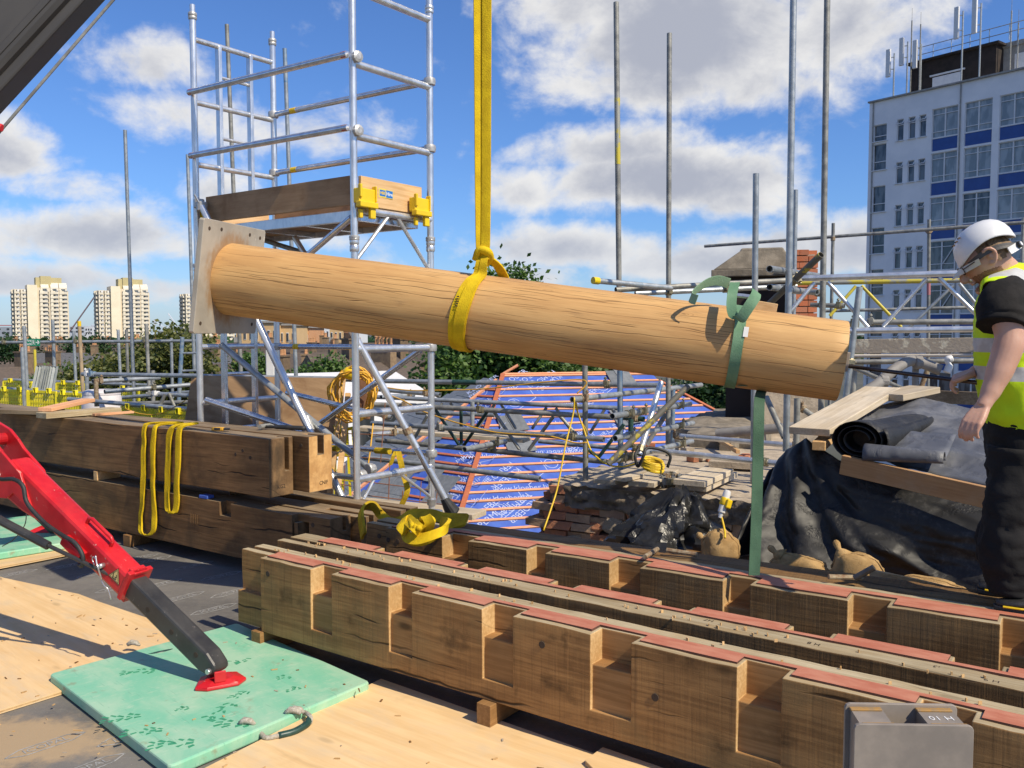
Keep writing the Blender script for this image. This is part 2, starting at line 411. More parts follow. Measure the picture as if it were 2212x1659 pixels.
def log_mat():
 m, g = newmat('peeled_oak_log')
 p = coords(g); s = g.n('ShaderNodeSeparateXYZ', None, Vector=p)
 ang = g.m('ARCTAN2', s.outputs[1], s.outputs[2])
 ca, sa = g.m('MULTIPLY', g.m('COSINE', ang), .19), g.m('MULTIPLY', g.m('SINE', ang), .19)
 wv = g.n('ShaderNodeCombineXYZ', None, X=s.outputs[0], Y=ca, Z=sa).outputs[0]
 wob = g.noise(g.scale(wv, (.8, 1.5, 1.5)), 2.2, 2., .4)
 def wv2(ax, sc, amt):
  return g.n('ShaderNodeCombineXYZ', None, X=g.m('MULTIPLY', s.outputs[0], ax), Y=g.m('MULTIPLY', g.m('ADD', ca, g.m('MULTIPLY', wob, amt)), sc), Z=g.m('MULTIPLY', g.m('ADD', sa, g.m('MULTIPLY', wob, amt)), sc)).outputs[0]
 fine = g.noise(wv2(2.2, 90., .05), 1., 5., .65)
 big = g.noise(wv2(1.2, 5., .1), 1.4, 4., .6)
 col = g.mix(g.ss(g.m('ADD', g.m('MULTIPLY', fine, .4), g.m('MULTIPLY', big, .6)), .36, .66), (.49, .27, .10), (.63, .38, .15))
 tot_ = None
 for N_, lw, thr, fx, sd in ((58., .055, .52, 1.7, 3.), (37., .042, .51, 1., 8.), (95., .08, .55, 2.6, 15.)):
  wv_ = g.noise(g.n('ShaderNodeCombineXYZ', None, X=g.m('MULTIPLY', s.outputs[0], 1.5), Y=g.m('ADD', g.m('MULTIPLY', ca, 9.), sd), Z=g.m('MULTIPLY', sa, 9.)).outputs[0], 1., 3., .55)
  t = g.m('ADD', g.m('MULTIPLY', ang, N_ / 6.2832), g.m('MULTIPLY', g.m('SUBTRACT', wv_, .5), N_ * .055))
  ce = g.m('FLOOR', t); fr = g.m('ABSOLUTE', g.m('SUBTRACT', g.m('SUBTRACT', t, ce), .5))
  mk = g.noise(g.n('ShaderNodeCombineXYZ', None, X=g.m('MULTIPLY', s.outputs[0], fx), Y=g.m('MULTIPLY', ce, 7.31), Z=sd).outputs[0], 1., 2., .5)
  on = g.ss(mk, thr, thr + .09)
  k = g.m('MULTIPLY', g.ss(fr, g.m('MULTIPLY', on, lw * 1.6), g.m('MULTIPLY', on, lw * .5)), on)
  tot_ = k if tot_ is None else g.m('MAXIMUM', tot_, k)
 tot_ = g.m('MULTIPLY', tot_, .74)
 col = g.mix(tot_, col, (.13, .065, .022))
 vo = g.n('ShaderNodeTexVoronoi', None, Vector=wv2(1.9, 6.5, .0), Scale=1.)
 rings = g.m('MULTIPLY', g.ss(g.m('SINE', g.m('MULTIPLY', vo.outputs['Distance'], 160.)), .2, .9), g.ss(vo.outputs['Distance'], .15, .07))
 col = g.mix(g.m('MULTIPLY', rings, .5), col, (.26, .14, .05))
 col = g.mix(g.ss(vo.outputs['Distance'], .04, .02), col, (.16, .085, .03))
 dk = g.ss(g.noise(wv2(2.5, 11., .0), 1.3, 5., .65), .60, .78)
 col = g.mix(g.m('MULTIPLY', dk, .6), col, (.21, .12, .06))
 h = g.m('SUBTRACT', g.m('MULTIPLY', fine, .25), tot_)
 finish(g, col, .55, 0., h, .5, .006, .35)
 return m
M_['log'] = log_mat()
M_['endgrain'] = plain('oak_end_grain', (.52, .33, .15), (.36, .20, .08), rough=.7, sc=14, bstr=.2)
M_['red_ox'] = plain('red_oxide_primer', (.42, .135, .075), (.50, .205, .125), rough=.65, sc=7., bstr=.05, rvar=.2, stretch=(1, 3, 3))
M_['galv'] = plain('galvanised_tube', (.30, .325, .33), (.43, .45, .45), rough=.42, metal=.55, sc=14., bstr=.08, rvar=.2, vary=.25)
M_['galv_old'] = plain('dull_old_tube', (.20, .20, .185), (.34, .335, .30), rough=.55, metal=.35, sc=11., bstr=.15, rvar=.2, vary=.3)
M_['alu'] = plain('aluminium_tube', (.62, .63, .64), (.78, .79, .79), rough=.33, metal=.75, sc=16., bstr=.06, rvar=.25, stretch=(1, 1, .5))
M_['alu_rib'] = plain('ribbed_aluminium', (.55, .57, .62), (.72, .73, .76), rough=.25, metal=.85, sc=20.)
M_['castiron'] = plain('cast_clamp', (.40, .39, .37), (.55, .54, .51), rough=.45, metal=.5, sc=40.)
M_['brass'] = plain('plated_coupler', (.38, .33, .20), (.20, .18, .13), rough=.4, metal=.7, sc=40.)
M_['rusty'] = plain('rusty_coupler', (.22, .13, .07), (.36, .30, .20), rough=.75, metal=.3, sc=50.)
M_['green_paint'] = plain('dark_green_paint', (.012, .045, .038), (.03, .075, .06), rough=.4, sc=20., bstr=.05)
M_['blue_tube'] = plain('blue_marked_tube', (.10, .20, .33), (.32, .36, .38), rough=.45, metal=.3, sc=7.)
M_['yellow_tube'] = plain('yellow_painted_tube', (.55, .45, .05), (.33, .33, .29), rough=.5, metal=.2, sc=6., lo=.45, hi=.55)
M_['red_paint'] = plain('worn_red_paint', (.50, .010, .016), (.60, .022, .026), rough=.36, sc=7., bstr=.04, rvar=.25, worn=(.62, .40, .33))
M_['black_steel'] = plain('black_painted_steel', (.026, .026, .027), (.05, .048, .045), rough=.42, sc=6., bstr=.08, rvar=.3, worn=(.19, .17, .15))
M_['boom'] = plain('dark_boom_paint', (.040, .037, .035), (.052, .048, .044), rough=.55, sc=5., rvar=.2, stretch=(.3, 2, 2))
M_['rubber'] = plain('black_rubber', (.018, .018, .018), (.03, .03, .03), rough=.6, sc=20)
M_['rope'] = plain('twisted_rope', (.52, .48, .40), (.36, .32, .25), rough=.9, sc=90, bstr=.6)
M_['steel_plate'] = plain('mill_steel_plate', (.33, .28, .23), (.225, .195, .165), rough=.55, metal=.1, sc=6., bstr=.05, rvar=.3)
M_['zinc'] = plain('bright_zinc', (.62, .62, .6), (.5, .5, .5), rough=.3, metal=.8, sc=30)
M_['yellow_web'] = plain('yellow_webbing', (.72, .50, .012), (.58, .385, .01), rough=.8, sc=12., bstr=.5, bsc=160., spec=.2)
M_['yellow_old'] = plain('dirty_yellow_webbing', (.58, .40, .02), (.38, .25, .015), rough=.85, sc=10., bstr=.6, bsc=140., spec=.2)
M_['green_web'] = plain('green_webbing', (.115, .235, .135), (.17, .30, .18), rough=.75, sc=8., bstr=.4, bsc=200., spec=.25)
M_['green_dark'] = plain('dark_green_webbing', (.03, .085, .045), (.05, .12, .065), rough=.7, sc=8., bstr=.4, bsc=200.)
M_['yellow_plastic'] = plain('yellow_plastic', (.80, .56, .01), (.74, .50, .01), rough=.4, sc=5., spec=.5)
M_['guard_yellow'] = plain('yellow_mesh_guard', (.82, .70, .02), (.74, .62, .02), rough=.5, sc=5.)
M_['orange_cable'] = plain('orange_yellow_cable', (.74, .40, .03), (.66, .35, .03), rough=.5, sc=20.)
M_['yellow_cable'] = plain('yellow_cable', (.78, .52, .02), (.7, .45, .02), rough=.5, sc=20.)
M_['white_plastic'] = plain('white_plastic', (.72, .72, .72), (.66, .65, .63), rough=.45, sc=8.)
M_['bucket'] = plain('dusty_white_tub', (.62, .57, .57), (.70, .67, .67), rough=.6, sc=6.)
M_['black_plastic'] = plain('black_plastic', (.022, .022, .022), (.03, .03, .03), rough=.4, sc=8.)
M_['hessian'] = plain('hessian_sacking', (.52, .345, .16), (.36, .225, .095), rough=.95, sc=9., bstr=.7, bsc=210., spec=.1)
M_['white_ink'] = plain('white_print', (.36, .42, .66), (.44, .5, .72), rough=.6, sc=20)
M_['grey_ink'] = plain('worn_grey_print', (.22, .22, .215), (.36, .355, .345), rough=.9, sc=30)
M_['dark_ink'] = plain('dark_ink', (.03, .022, .015), (.05, .03, .02), rough=.8, sc=30)
def tarp_mat(name, c1, c2, dust, rough):
 m, g = newmat(name)
 p = coords(g)
 n1 = g.noise(p, 3.2, 6., .65, .4)
 n2 = g.noise(p, 42., 3., .6)
 col = g.mix(g.ss(n1, .4, .7), c1, c2)
 col = g.mix(g.m('MULTIPLY', g.ss(g.m('ADD', g.m('MULTIPLY', n1, .6), g.m('MULTIPLY', n2, .4)), .5, .72), dust), col, (.20, .19, .175))
 vr = g.n('ShaderNodeTexVoronoi', {'feature': 'DISTANCE_TO_EDGE'}, Vector=g.vm('ADD', p, g.n('ShaderNodeCombineXYZ', None, X=g.m('MULTIPLY', n1, .35), Y=g.m('MULTIPLY', n1, .2), Z=0.).outputs[0]), Scale=4.2)
 crease = g.m('ADD', g.m('MULTIPLY', g.noise(g.vm('ADD', p, (5., 2., 1.)), 3.5, 3., .5, .4), .6), g.m('MULTIPLY', g.ss(vr.outputs['Distance'], .0, .16), .35))
 finish(g, col, g.m('ADD', rough - .1, g.m('MULTIPLY', n1, .25)), 0., crease, .4, .03, .4)
 return m
M_['tarp'] = tarp_mat('black_polythene', (.015, .0148, .0145), (.024, .0235, .023), .3, .5)
M_['tarp_top'] = tarp_mat('dusty_grey_membrane', (.085, .09, .105), (.15, .155, .17), .4, .48)
M_['plastic_heap'] = tarp_mat('crumpled_polythene', (.015, .015, .015), (.024, .024, .023), .18, .30)
def membrane_mat():                                # roof deck: worn bitumen sheet, dusty and with wet stains
 m, g = newmat('bitumen_deck')
 p = coords(g)
 n1 = g.noise(p, 1.1, 6., .62, .4); n2 = g.noise(p, 26., 6., .7); n3 = g.noise(p, 150., 2., .6)
 col = g.mix(g.ss(n1, .35, .66), (.10, .094, .086), (.175, .163, .147))
 col = g.mix(g.m('MULTIPLY', g.ss(g.m('ADD', g.m('MULTIPLY', n1, .3), g.m('MULTIPLY', n2, .7)), .42, .68), .55), col, (.20, .185, .155))
 lines = g.noise(g.scale(p, (2., 14., 1.)), 5., 3., .6)
 col = g.mix(g.m('MULTIPLY', g.ss(lines, .62, .7), .35), col, (.27, .26, .24))
 col = g.mix(g.m('MULTIPLY', g.ss(n3, .66, .72), .6), col, (.42, .38, .32))
 s = g.n('ShaderNodeSeparateXYZ', None, Vector=p)
 def blob(cx, cy, rx, ry):
  a = g.m('DIVIDE', g.m('SUBTRACT', s.outputs[0], cx), rx); b = g.m('DIVIDE', g.m('SUBTRACT', s.outputs[1], cy), ry)
  return g.m('SUBTRACT', 1., g.m('ADD', g.m('MULTIPLY', a, a), g.m('MULTIPLY', b, b)))
 nn = g.m('MULTIPLY', g.m('SUBTRACT', g.noise(p, 7., 6., .65), .5), 2.2)
 sand = g.ss(g.m('ADD', blob(-2.05, 3.42, .62, .26), nn), -.1, .7)
 col = g.mix(g.m('MULTIPLY', sand, .85), col, (.42, .30, .17))
 wet = g.ss(g.m('ADD', blob(-1.66, 2.98, .75, .24), g.m('MULTIPLY', nn, .45)), .05, .4)
 col = g.mix(g.m('MULTIPLY', wet, .9), col, (.025, .022, .022))
 brown = g.ss(g.m('ADD', blob(-1.15, 2.95, .35, .3), nn), .2, .8)
 col = g.mix(g.m('MULTIPLY', brown, .5), col, (.16, .10, .055))
 rough = g.m('SUBTRACT', .75, g.m('MULTIPLY', wet, .55))
 finish(g, col, rough, 0., g.m('ADD', g.m('MULTIPLY', n2, .5), g.m('MULTIPLY', n3, .4)), .45, .006, .4)
 return m
M_['deck'] = membrane_mat()
def mat_green():                                   # outrigger pads: scuffed pale green plastic
 m, g = newmat('scuffed_green_pad')
 p = coords(g)
 n1 = g.noise(g.scale(p, (1.4, 2.2, 1.)), 2.2, 6., .6, .5); n2 = g.noise(g.scale(p, (10., 3., 3.)), 5., 5., .7)
 col = g.mix(g.ss(n1, .34, .66), (.19, .50, .33), (.35, .56, .39))
 col = g.mix(g.m('MULTIPLY', g.ss(n2, .52, .7), .45), col, (.48, .60, .44))
 dirt = g.noise(p, 8.5, 6., .65)
 col = g.mix(g.m('MULTIPLY', g.ss(dirt, .60, .74), .7), col, (.27, .24, .14))
 col = g.mix(g.m('MULTIPLY', g.ss(g.noise(g.scale(p, (2., 26., 8.)), 4., 4., .6), .63, .70), .5), col, (.15, .36, .24))
 geo = g.n('ShaderNodeNewGeometry').outputs['Normal']
 finish(g, col, .5, 0., g.m('ADD', g.m('MULTIPLY', n2, .5), g.m('MULTIPLY', dirt, .4)), .15, .006, .4)
 return m
M_['pad'] = mat_green()
M_['tread'] = plain('tyre_print', (.03, .24, .12), (.05, .30, .16), rough=.7, sc=40.)
M_['mortar'] = plain('old_mortar', (.47, .39, .29), (.33, .27, .20), rough=.95, sc=9., bstr=.9, bsc=30.)
M_['mortar_dark'] = plain('dirty_mortar', (.23, .185, .135), (.12, .095, .07), rough=.95, sc=9., bstr=1., bsc=26.)
M_['brick'] = plain('old_red_brick', (.48, .19, .095), (.34, .155, .09), rough=.9, sc=9., bstr=.6, bsc=50., vary=.5)
M_['brick_dusty'] = plain('dusty_brick', (.46, .31, .20), (.33, .21, .14), rough=.95, sc=8., bstr=.6, bsc=40., vary=.4)
M_['brick_orange'] = plain('orange_brick', (.50, .14, .055), (.44, .17, .09), rough=.85, sc=8., bstr=.3, bsc=60., vary=.3)
M_['stone'] = plain('weathered_stone', (.26, .22, .165), (.16, .135, .10), rough=.95, sc=6., bstr=.7, bsc=22.)
M_['felt'] = plain('blue_roof_membrane', (.048, .10, .42), (.07, .145, .50), rough=.6, sc=3., bstr=.35, bsc=9., spec=.35)
M_['slate'] = plain('grey_slate', (.145, .155, .162), (.19, .20, .205), rough=.5, sc=12., bstr=.1, vary=.25)
M_['batten_red'] = plain('red_tinted_batten', (.52, .16, .07), (.43, .12, .05), rough=.7, sc=9., stretch=(1, 6, 6), bstr=.1)
M_['batten'] = plain('orange_tinted_batten', (.78, .36, .19), (.66, .28, .14), rough=.7, sc=9., stretch=(1, 6, 6), bstr=.1, vary=.2)
M_['skin'] = plain('skin', (.50, .275, .19), (.56, .33, .235), rough=.5, sc=9., bstr=.05, bsc=120., Subsurface_Weight=.12, Subsurface_Radius=(.02, .008, .004), Subsurface_Scale=.5)
M_['hair'] = plain('short_fair_hair', (.26, .16, .075), (.14, .085, .04), rough=.6, sc=60., bstr=.6, bsc=150., stretch=(1, 1, .3))
M_['helmet'] = plain('white_helmet', (.74, .74, .735), (.70, .70, .69), rough=.35, sc=5., spec=.5)
M_['hivis'] = plain('hi_vis_fabric', (.62, .86, .02), (.56, .79, .02), rough=.75, sc=10., bstr=.15, bsc=70., spec=.2)
M_['reflect'] = plain('reflective_tape', (.52, .52, .51), (.44, .44, .43), rough=.45, sc=30.)
M_['black_cloth'] = plain('black_cotton', (.016, .015, .0145), (.024, .022, .021), rough=.9, sc=20., bstr=.2, bsc=90., spec=.15)
M_['trouser'] = plain('black_work_trousers', (.011, .0105, .0105), (.018, .017, .017), rough=.85, sc=7., bstr=.35, bsc=16., spec=.25)
M_['leather'] = plain('black_boot', (.018, .018, .018), (.028, .026, .025), rough=.5, sc=18., bstr=.2)
M_['white_wall'] = plain('white_painted_render', (.80, .80, .81), (.72, .73, .75), rough=.8, sc=.6, bstr=.05, bsc=8.)
M_['blue_panel'] = plain('blue_spandrel', (.010, .055, .24), (.014, .068, .28), rough=.35, sc=2.)
M_['frame_white'] = plain('white_window_frame', (.62, .63, .65), (.7, .7, .7), rough=.5, sc=3.)
def glass_mat(name, c1, c2, rough=.06):
 m, g = newmat(name)
 p, oi = rnd_off(g, coords(g))
 col = g.mix(g.ss(g.noise(g.scale(p, (1.5, 1., .5)), 1.6, 2.), .4, .6), c1, c2)
 finish(g, col, rough, 0., None, spec=.7)
 return m
M_['glass'] = glass_mat('window_glass', (.05, .055, .06), (.14, .15, .155))
M_['glass_blind'] = glass_mat('glass_with_blinds', (.20, .23, .24), (.33, .36, .37))
M_['darkglass'] = glass_mat('dark_glass', (.025, .03, .035), (.06, .065, .07))
M_['concrete'] = plain('grey_concrete', (.34, .33, .31), (.25, .245, .23), rough=.9, sc=3., bstr=.2)
M_['darkbrick'] = plain('dark_plant_room_brick', (.02, .015, .012), (.035, .024, .02), rough=.9, sc=2.)
M_['cream'] = plain('cream_concrete', (.78, .70, .52), (.72, .64, .47), rough=.85, sc=.15)
M_['cream_side'] = plain('pale_ribbed_concrete', (.66, .57, .43), (.60, .52, .39), rough=.85, sc=.15)
M_['cream_yellow'] = plain('yellowish_plant_room', (.50, .43, .22), (.46, .39, .20), rough=.85, sc=.3)
M_['balcony'] = plain('pale_balcony', (.72, .66, .53), (.62, .56, .44), rough=.8, sc=.4)
M_['apart'] = plain('buff_brick', (.58, .40, .20), (.53, .36, .18), rough=.85, sc=.5)
M_['london'] = plain('stock_brick', (.235, .165, .095), (.17, .115, .07), rough=.9, sc=3., bstr=.2, bsc=14., vary=.4)
M_['roof_tile'] = plain('brown_roof_tiles', (.105, .078, .06), (.07, .056, .046), rough=.85, sc=4., bstr=.3, bsc=20., stretch=(1, 1, 6), vary=.45)
M_['pot'] = plain('terracotta_pot', (.42, .20, .09), (.5, .28, .14), rough=.8, sc=6., vary=.4)
M_['ground'] = plain('city_ground', (.09, .088, .075), (.06, .065, .045), rough=.95, sc=.05)
M_['far'] = plain('hazy_far_block', (.36, .41, .46), (.44, .48, .52), rough=.9, sc=.03, vary=.5)
M_['bark'] = plain('bark', (.11, .08, .055), (.07, .05, .035), rough=.95, sc=6., bstr=.6)
def leaf_mat(name, a, b):
 m, g = newmat(name)
 ge = g.n('ShaderNodeNewGeometry')
 p = coords(g)
 n1 = g.noise(p, .9, 3., .6)
 f = g.m('ADD', g.m('MULTIPLY', ge.outputs['Random Per Island'], .6), g.m('MULTIPLY', n1, .4))
 col = g.mix(g.ss(f, .25, .75), a, b)
 bs = g.n('ShaderNodeBsdfPrincipled', None, Base_Color=col, Roughness=.5); g.put(bs.inputs['Specular IOR Level'], .35)
 tr = g.n('ShaderNodeBsdfTranslucent', None, Color=g.mix(1., col, (1.2, 1.5, .5, 1), 'MULTIPLY'))
 mx = g.n('ShaderNodeMixShader', None, Fac=.22)
 g.nt.links.new(bs.outputs[0], mx.inputs[1]); g.nt.links.new(tr.outputs[0], mx.inputs[2])
 g.n('ShaderNodeOutputMaterial', None, Surface=mx.outputs[0])
 return m
M_['leaf'] = leaf_mat('plane_leaves', (.04, .09, .02), (.10, .17, .04))
M_['leaf_olive'] = leaf_mat('olive_leaves', (.06, .08, .02), (.15, .155, .045))
M_['leaf_dark'] = leaf_mat('dark_leaves', (.018, .045, .016), (.04, .085, .025))
M_['toe'] = wood('toe_board_pine', (.64, .46, .27), (.52, .33, .17), crack=.2, knots=.6, bstr=.1)
M_['sticker_y'] = plain('sticker_yellow', (.75, .60, .05), rough=.4)
M_['sticker_b'] = plain('sticker_blue', (.02, .16, .50), rough=.4)
M_['sticker_w'] = plain('label_dark', (.10, .09, .08), (.18, .17, .16), rough=.5, sc=60)
M_['green_light'] = plain('pale_green_webbing', (.22, .36, .22), (.27, .41, .26), rough=.75, sc=8., bstr=.4, bsc=200., spec=.25)
M_['pine_old'] = wood('brown_edge_board', (.44, .26, .12), (.33, .18, .08), crack=.3, knots=.5, bstr=.12, stain=(.42, .33, .22), stain_amt=.5)
M_['hat_under'] = plain('ivory_peak', (.60, .56, .46), (.55, .5, .4), rough=.5)
M_['grey_band'] = plain('dark_grey_cradle', (.07, .065, .06), (.09, .085, .08), rough=.6)
M_['spec_frame'] = plain('brown_spectacles', (.05, .025, .015), rough=.3)
M_['bar_steel'] = plain('tempered_steel_bar', (.05, .045, .05), (.10, .08, .07), rough=.22, metal=.8, sc=14)
M_['yellow_paint'] = plain('yellow_gloss_tube', (.62, .50, .04), (.5, .41, .05), rough=.45, sc=12)
M_['peeling'] = plain('peeling_yellow_tube', (.13, .12, .095), (.42, .34, .05), rough=.6, sc=11., lo=.53, hi=.58, stretch=(1, 1, 1))
M_['plaster_board'] = plain('plaster_splashed_board', (.42, .355, .28), (.66, .60, .47), rough=.9, sc=13., lo=.55, hi=.63, bstr=.4, bsc=40.)
M_['board_pale'] = plain('dusty_pale_tube', (.55, .50, .44), (.47, .42, .36), rough=.8, sc=9.)
M_['pipe_grey'] = plain('old_grey_pipe', (.27, .255, .235), (.20, .185, .17), rough=.7, sc=10., bstr=.2)
M_['peel_wood'] = plain('weathered_tan_pole', (.42, .31, .18), (.3, .23, .15), rough=.8, sc=10.)
M_['sign_green'] = plain('sign_green', (.01, .20, .10), (.012, .22, .11), rough=.5)
M_['sheet_grey'] = plain('grey_corrugated_sheet', (.235, .26, .25), (.29, .31, .30), rough=.6, sc=8., vary=.2)
M_['rusty_board'] = plain('rusty_hanger', (.17, .08, .045), (.24, .12, .06), rough=.8, sc=12)
M_['crane_red'] = plain('faded_red_crane', (.42, .12, .13), rough=.7)
# ================================================================ SETTING: roof deck and city ground
dB = V((.811, -.585, 0)).normalized(); nB = V((.585, .811, 0)).normalized(); OB = V((-1.269, 4.4, 0))
def ST(s, t, z=0): return OB + dB * s + nB * t + V((0, 0, z))
deck = MB(); deck.prism([(-11, -4), (7, -4), (7, 4.9), (1.2, 4.9), (-.35, 6.0), (-1.45, 6.25), (-4.2, 8.2), (-11, 13)], -.3, 0)
deck.obj('roof_deck', M_['deck'], M=Matrix(), kind='structure')
def facemats(o, fn):
 me = o.data
 for p in me.polygons: p.material_index = fn(p.center, p.normal)
# ---------------------------------------------------------------- sheet printing on the deck
def mark(parent, x, y, ang, L=.30):
 m = frame((x, y, .0015), (math.cos(ang), math.sin(ang), 0))
 mb = MB(); w = .032
 poly = [(-L / 2, 0), (-L / 2 + .06, w), (L / 2 - .06, w), (L / 2, 0), (L / 2 - .06, -w), (-L / 2 + .06, -w)]
 for i in range(6):
  a, b = V((*poly[i], 0)), V((*poly[(i + 1) % 6], 0))
  mb.bar(a, b, .005, .001)
 mb.obj('printed_border', M_['grey_ink'], parent, m)
 text_mesh('ICOPAL', .05, M_['grey_ink'], parent, m, 'printed_lettering', .0004)
deck_o = [o for o in COL.objects if o.name == 'roof_deck'][0]
for (px, py) in [(62, 1198), (148, 1222), (212, 1238), (300, 1205), (348, 1262), (420, 1222), (478, 1244), (500, 1280), (462, 1316), (395, 1290), (100, 1610), (290, 1586), (186, 1660), (330, 1210), (30, 1240), (255, 1270)]:
 p = Z(px, py, 0)
 mark(deck_o, p.x, p.y, R(52 + rnd.uniform(-4, 4)))
# ---------------------------------------------------------------- plywood sheets on the deck
def sheet(px, zt, label, group='plywood sheets laid on the roof', mat='plywood', th=.018, name='plywood_sheet', ref=None):
 pts = [Z(x, y, zt) for x, y in px]
 o = pts[0]; xd = pts[1] - pts[0] if ref is None else V(ref)
 m = frame((o.x, o.y, zt - th), (xd.x, xd.y, 0)); inv = m.inverted()
 poly = [((inv @ p).x, (inv @ p).y) for p in pts]
 a = sum(poly[i][0] * poly[(i + 1) % len(poly)][1] - poly[(i + 1) % len(poly)][0] * poly[i][1] for i in range(len(poly)))
 if a < 0: poly = poly[::-1]
 mb = MB(); k = 3
 for i in range(k):                                # veneers show along the edge
  mb.cur = 1 if i % 2 else 0
  mb.prism(poly, th * i / k, th * (i + 1) / k - (.0004 if i < k - 1 else 0))
 return mb.obj(name, [M_[mat], M_['oak_cut']], M=m, label=label, cat='plywood sheet', group=group)
sheet([(-250, 1172), (8, 1248), (170, 1283), (215, 1300), (352, 1346), (430, 1400), (-2, 1534), (-420, 1640)], .021, 'pale plywood sheet left of the green pad crossed by the outrigger shadow', ref=(-.75, .66, 0))
sheet([(823, 1466), (1400, 1668), (1500, 1900), (200, 1900), (440, 1660)], .021, 'large pale plywood sheet in front of the notched beams', ref=(.81, -.585, 0))
sheet([(1264, 1642), (1302, 1614), (1460, 1668), (1400, 1780)], .040, 'small plywood offcut at the bottom edge on top of the large sheet', ref=(.81, -.585, 0))
sheet([(-120, 1246), (-160, 1172), (120, 1108), (232, 1166), (242, 1176), (90, 1206)], .030, 'narrow plywood strip under the far green pad', ref=(.62, .78, 0))
# ---------------------------------------------------------------- notched oak beams
ZB, ZT = .11, .488
def notched(name, M, blocks, s0, s1, wid, side, label, extra_cut=None, mats=None, depth=.085, shallow=.014, ledge=.368, nb=.195):
 """a beam with joist pockets along one long side (side=-1: front, +1: rear)"""
 xs = sorted(set([s0, s1] + [b for bl in blocks for b in bl if s0 < b < s1] + (extra_cut[1] if extra_cut else [])))
 tf = lambda a: a if side < 0 else wid - a
 ys = sorted(set([0, wid, tf(depth), tf(shallow)] + (extra_cut[2] if extra_cut else [])))
 zs = sorted(set([ZB, nb, ledge, ZT] + (extra_cut[3] if extra_cut else [])))
 def filled(x, y, z):
  if extra_cut and extra_cut[0](x, y, z): return False
  if any(a < x < b for a, b in blocks) or x < blocks[0][0]: return True
  tt = y if side < 0 else wid - y
  if z > ledge: return tt > depth
  if z > nb: return tt > shallow
  return True
 xs = sorted(set(xs + [s0 + .043 + k * .07 for k in range(int((s1 - s0) / .07)) if min(abs(s0 + .043 + k * .07 - q) for q in xs) > .012]))
 mb = MB(); mb.cells(xs, ys, zs, filled)
 for p in mb.v: p.y += .0035 * mnoise.noise((p.x * 13, p.z * 9, s1)); p.z += (.0035 * mnoise.noise((p.x * 11, p.y * 9, 5 + s1)) - (.006 * max(0, mnoise.noise((p.x * 6, p.y * 5, 2)) - .25) if p.y < .01 or p.y > wid - .01 else 0)) * (p.z > .3)
 o = mb.obj(name, [M_[k] for k in (mats or ('oak', 'oak_top', 'oak_cut', 'oak_pocket'))], M=M, bevel=.004, label=label, cat='timber beam', group='oak beams lying side by side on the roof')
 def fm(c, n):
  if n.z > .5: return 1 if c.z > ZT - .01 else 3
  if abs(n.x) > .5: return 2
  tt = c.y if side < 0 else wid - c.y
  if .005 < tt < depth + .01 and (n.y < -.5 if side < 0 else n.y > .5) and c.x > blocks[0][0]: return 3
  return 0
 facemats(o, fm)
 return o
M_['plate_edge'] = plain('dark_plate_edge', (.13, .05, .03), (.085, .04, .025), rough=.8, sc=30)  # darker brown for all faces of the plate except its top
def red_plate(parent, M, blocks, s0, s1, t_in, t_back, t_front, t_rear, side):
 """red primed steel plate let into the beam top; its edge steps in and out with the joist pockets"""
 out = []
 a, b = .022, .012
 e = t_front; r = t_rear
 pts = []
 for (p, q) in blocks:
  p2, q2 = max(p + a, s0), min(q - b, s1)
  if q2 < s0 or p2 > s1: continue
  pts += [(p2, r), (p2, e), (q2, e), (q2, r)]
 poly = [(s0, t_back)] + ([(s0, r)] if pts[0][0] > s0 + .001 else []) + pts + [(s1, r), (s1, t_back)]
 clean = []
 for q in poly:
  if not clean or (V(q) - V(clean[-1])).length > .002: clean.append(q)
 ar = sum(clean[i][0] * clean[(i + 1) % len(clean)][1] - clean[(i + 1) % len(clean)][0] * clean[i][1] for i in range(len(clean)))
 if ar < 0: clean = clean[::-1]
 mb = MB(); mb.prism(clean, ZT - .002, ZT + .008)
 o = mb.obj('steel_plate', [M_['red_ox'], M_['plate_edge']], parent, M)
 facemats(o, lambda c, n: 0 if n.z > .5 else 1)
 bm = bmesh.new(); bm.from_mesh(o.data); bmesh.ops.triangulate(bm, faces=[f for f in bm.faces if len(f.verts) > 4]); bm.to_mesh(o.data); bm.free()
 return o
def holes(parent, M, pts, r=.014, y=-.0015):
 for (x, z) in pts:
  mb = MB(); m = M @ Matrix.Translation((x, y, z)) @ Matrix.Rotation(R(90), 4, 'X')
  mb.lathe([(r * .2, -.02), (r, -.02), (r, .0015), (r * .9, .0016)], 12)
  mb.obj('peg_hole', M_['slot'], parent, m)
MB1 = frame(OB, dB)
bl1 = [(0, .374), (.517, .887), (1.024, 1.414), (1.568, 1.93), (2.10, 2.505), (2.657, 3.07), (3.217, 3.62), (3.76, 4.25)]
def cut1(x, y, z):
 if x < 0 and z > .278: return y < .06 or .103 < y < .139 and z > .3
 if x < 0: return y < .03
 return x < .15 and .103 < y < .139 and z > .40
b1 = notched('notched_beam', MB1, bl1, -.225, 4.2, .20, -1, 'nearest oak beam with joist pockets along its front and a red top plate', (cut1, [0, .15], [.03, .06, .103, .139], [.278, .30, .40]))
red_plate(b1, MB1, bl1, .012, 4.19, .03, .118, .027, .092, -1)
mb = MB(); mb.box((.02, .121, .34), (.03, .034, .11)); mb.obj('slot_end', M_['slot'], b1, MB1)
holes(b1, MB1, [(.06, .415), (2.20, .31), (1.71, .40)]); holes(b1, MB1, [(-.06, .425)], y=.0585)
MB2 = frame(ST(0, .302), (dB + nB * .012).normalized())
bl2 = [(-.034, .373), (.489, .93), (1.03, 1.45), (1.56, 1.967), (2.111, 2.524), (2.671, 3.087), (3.235, 3.66), (3.8, 4.3)]
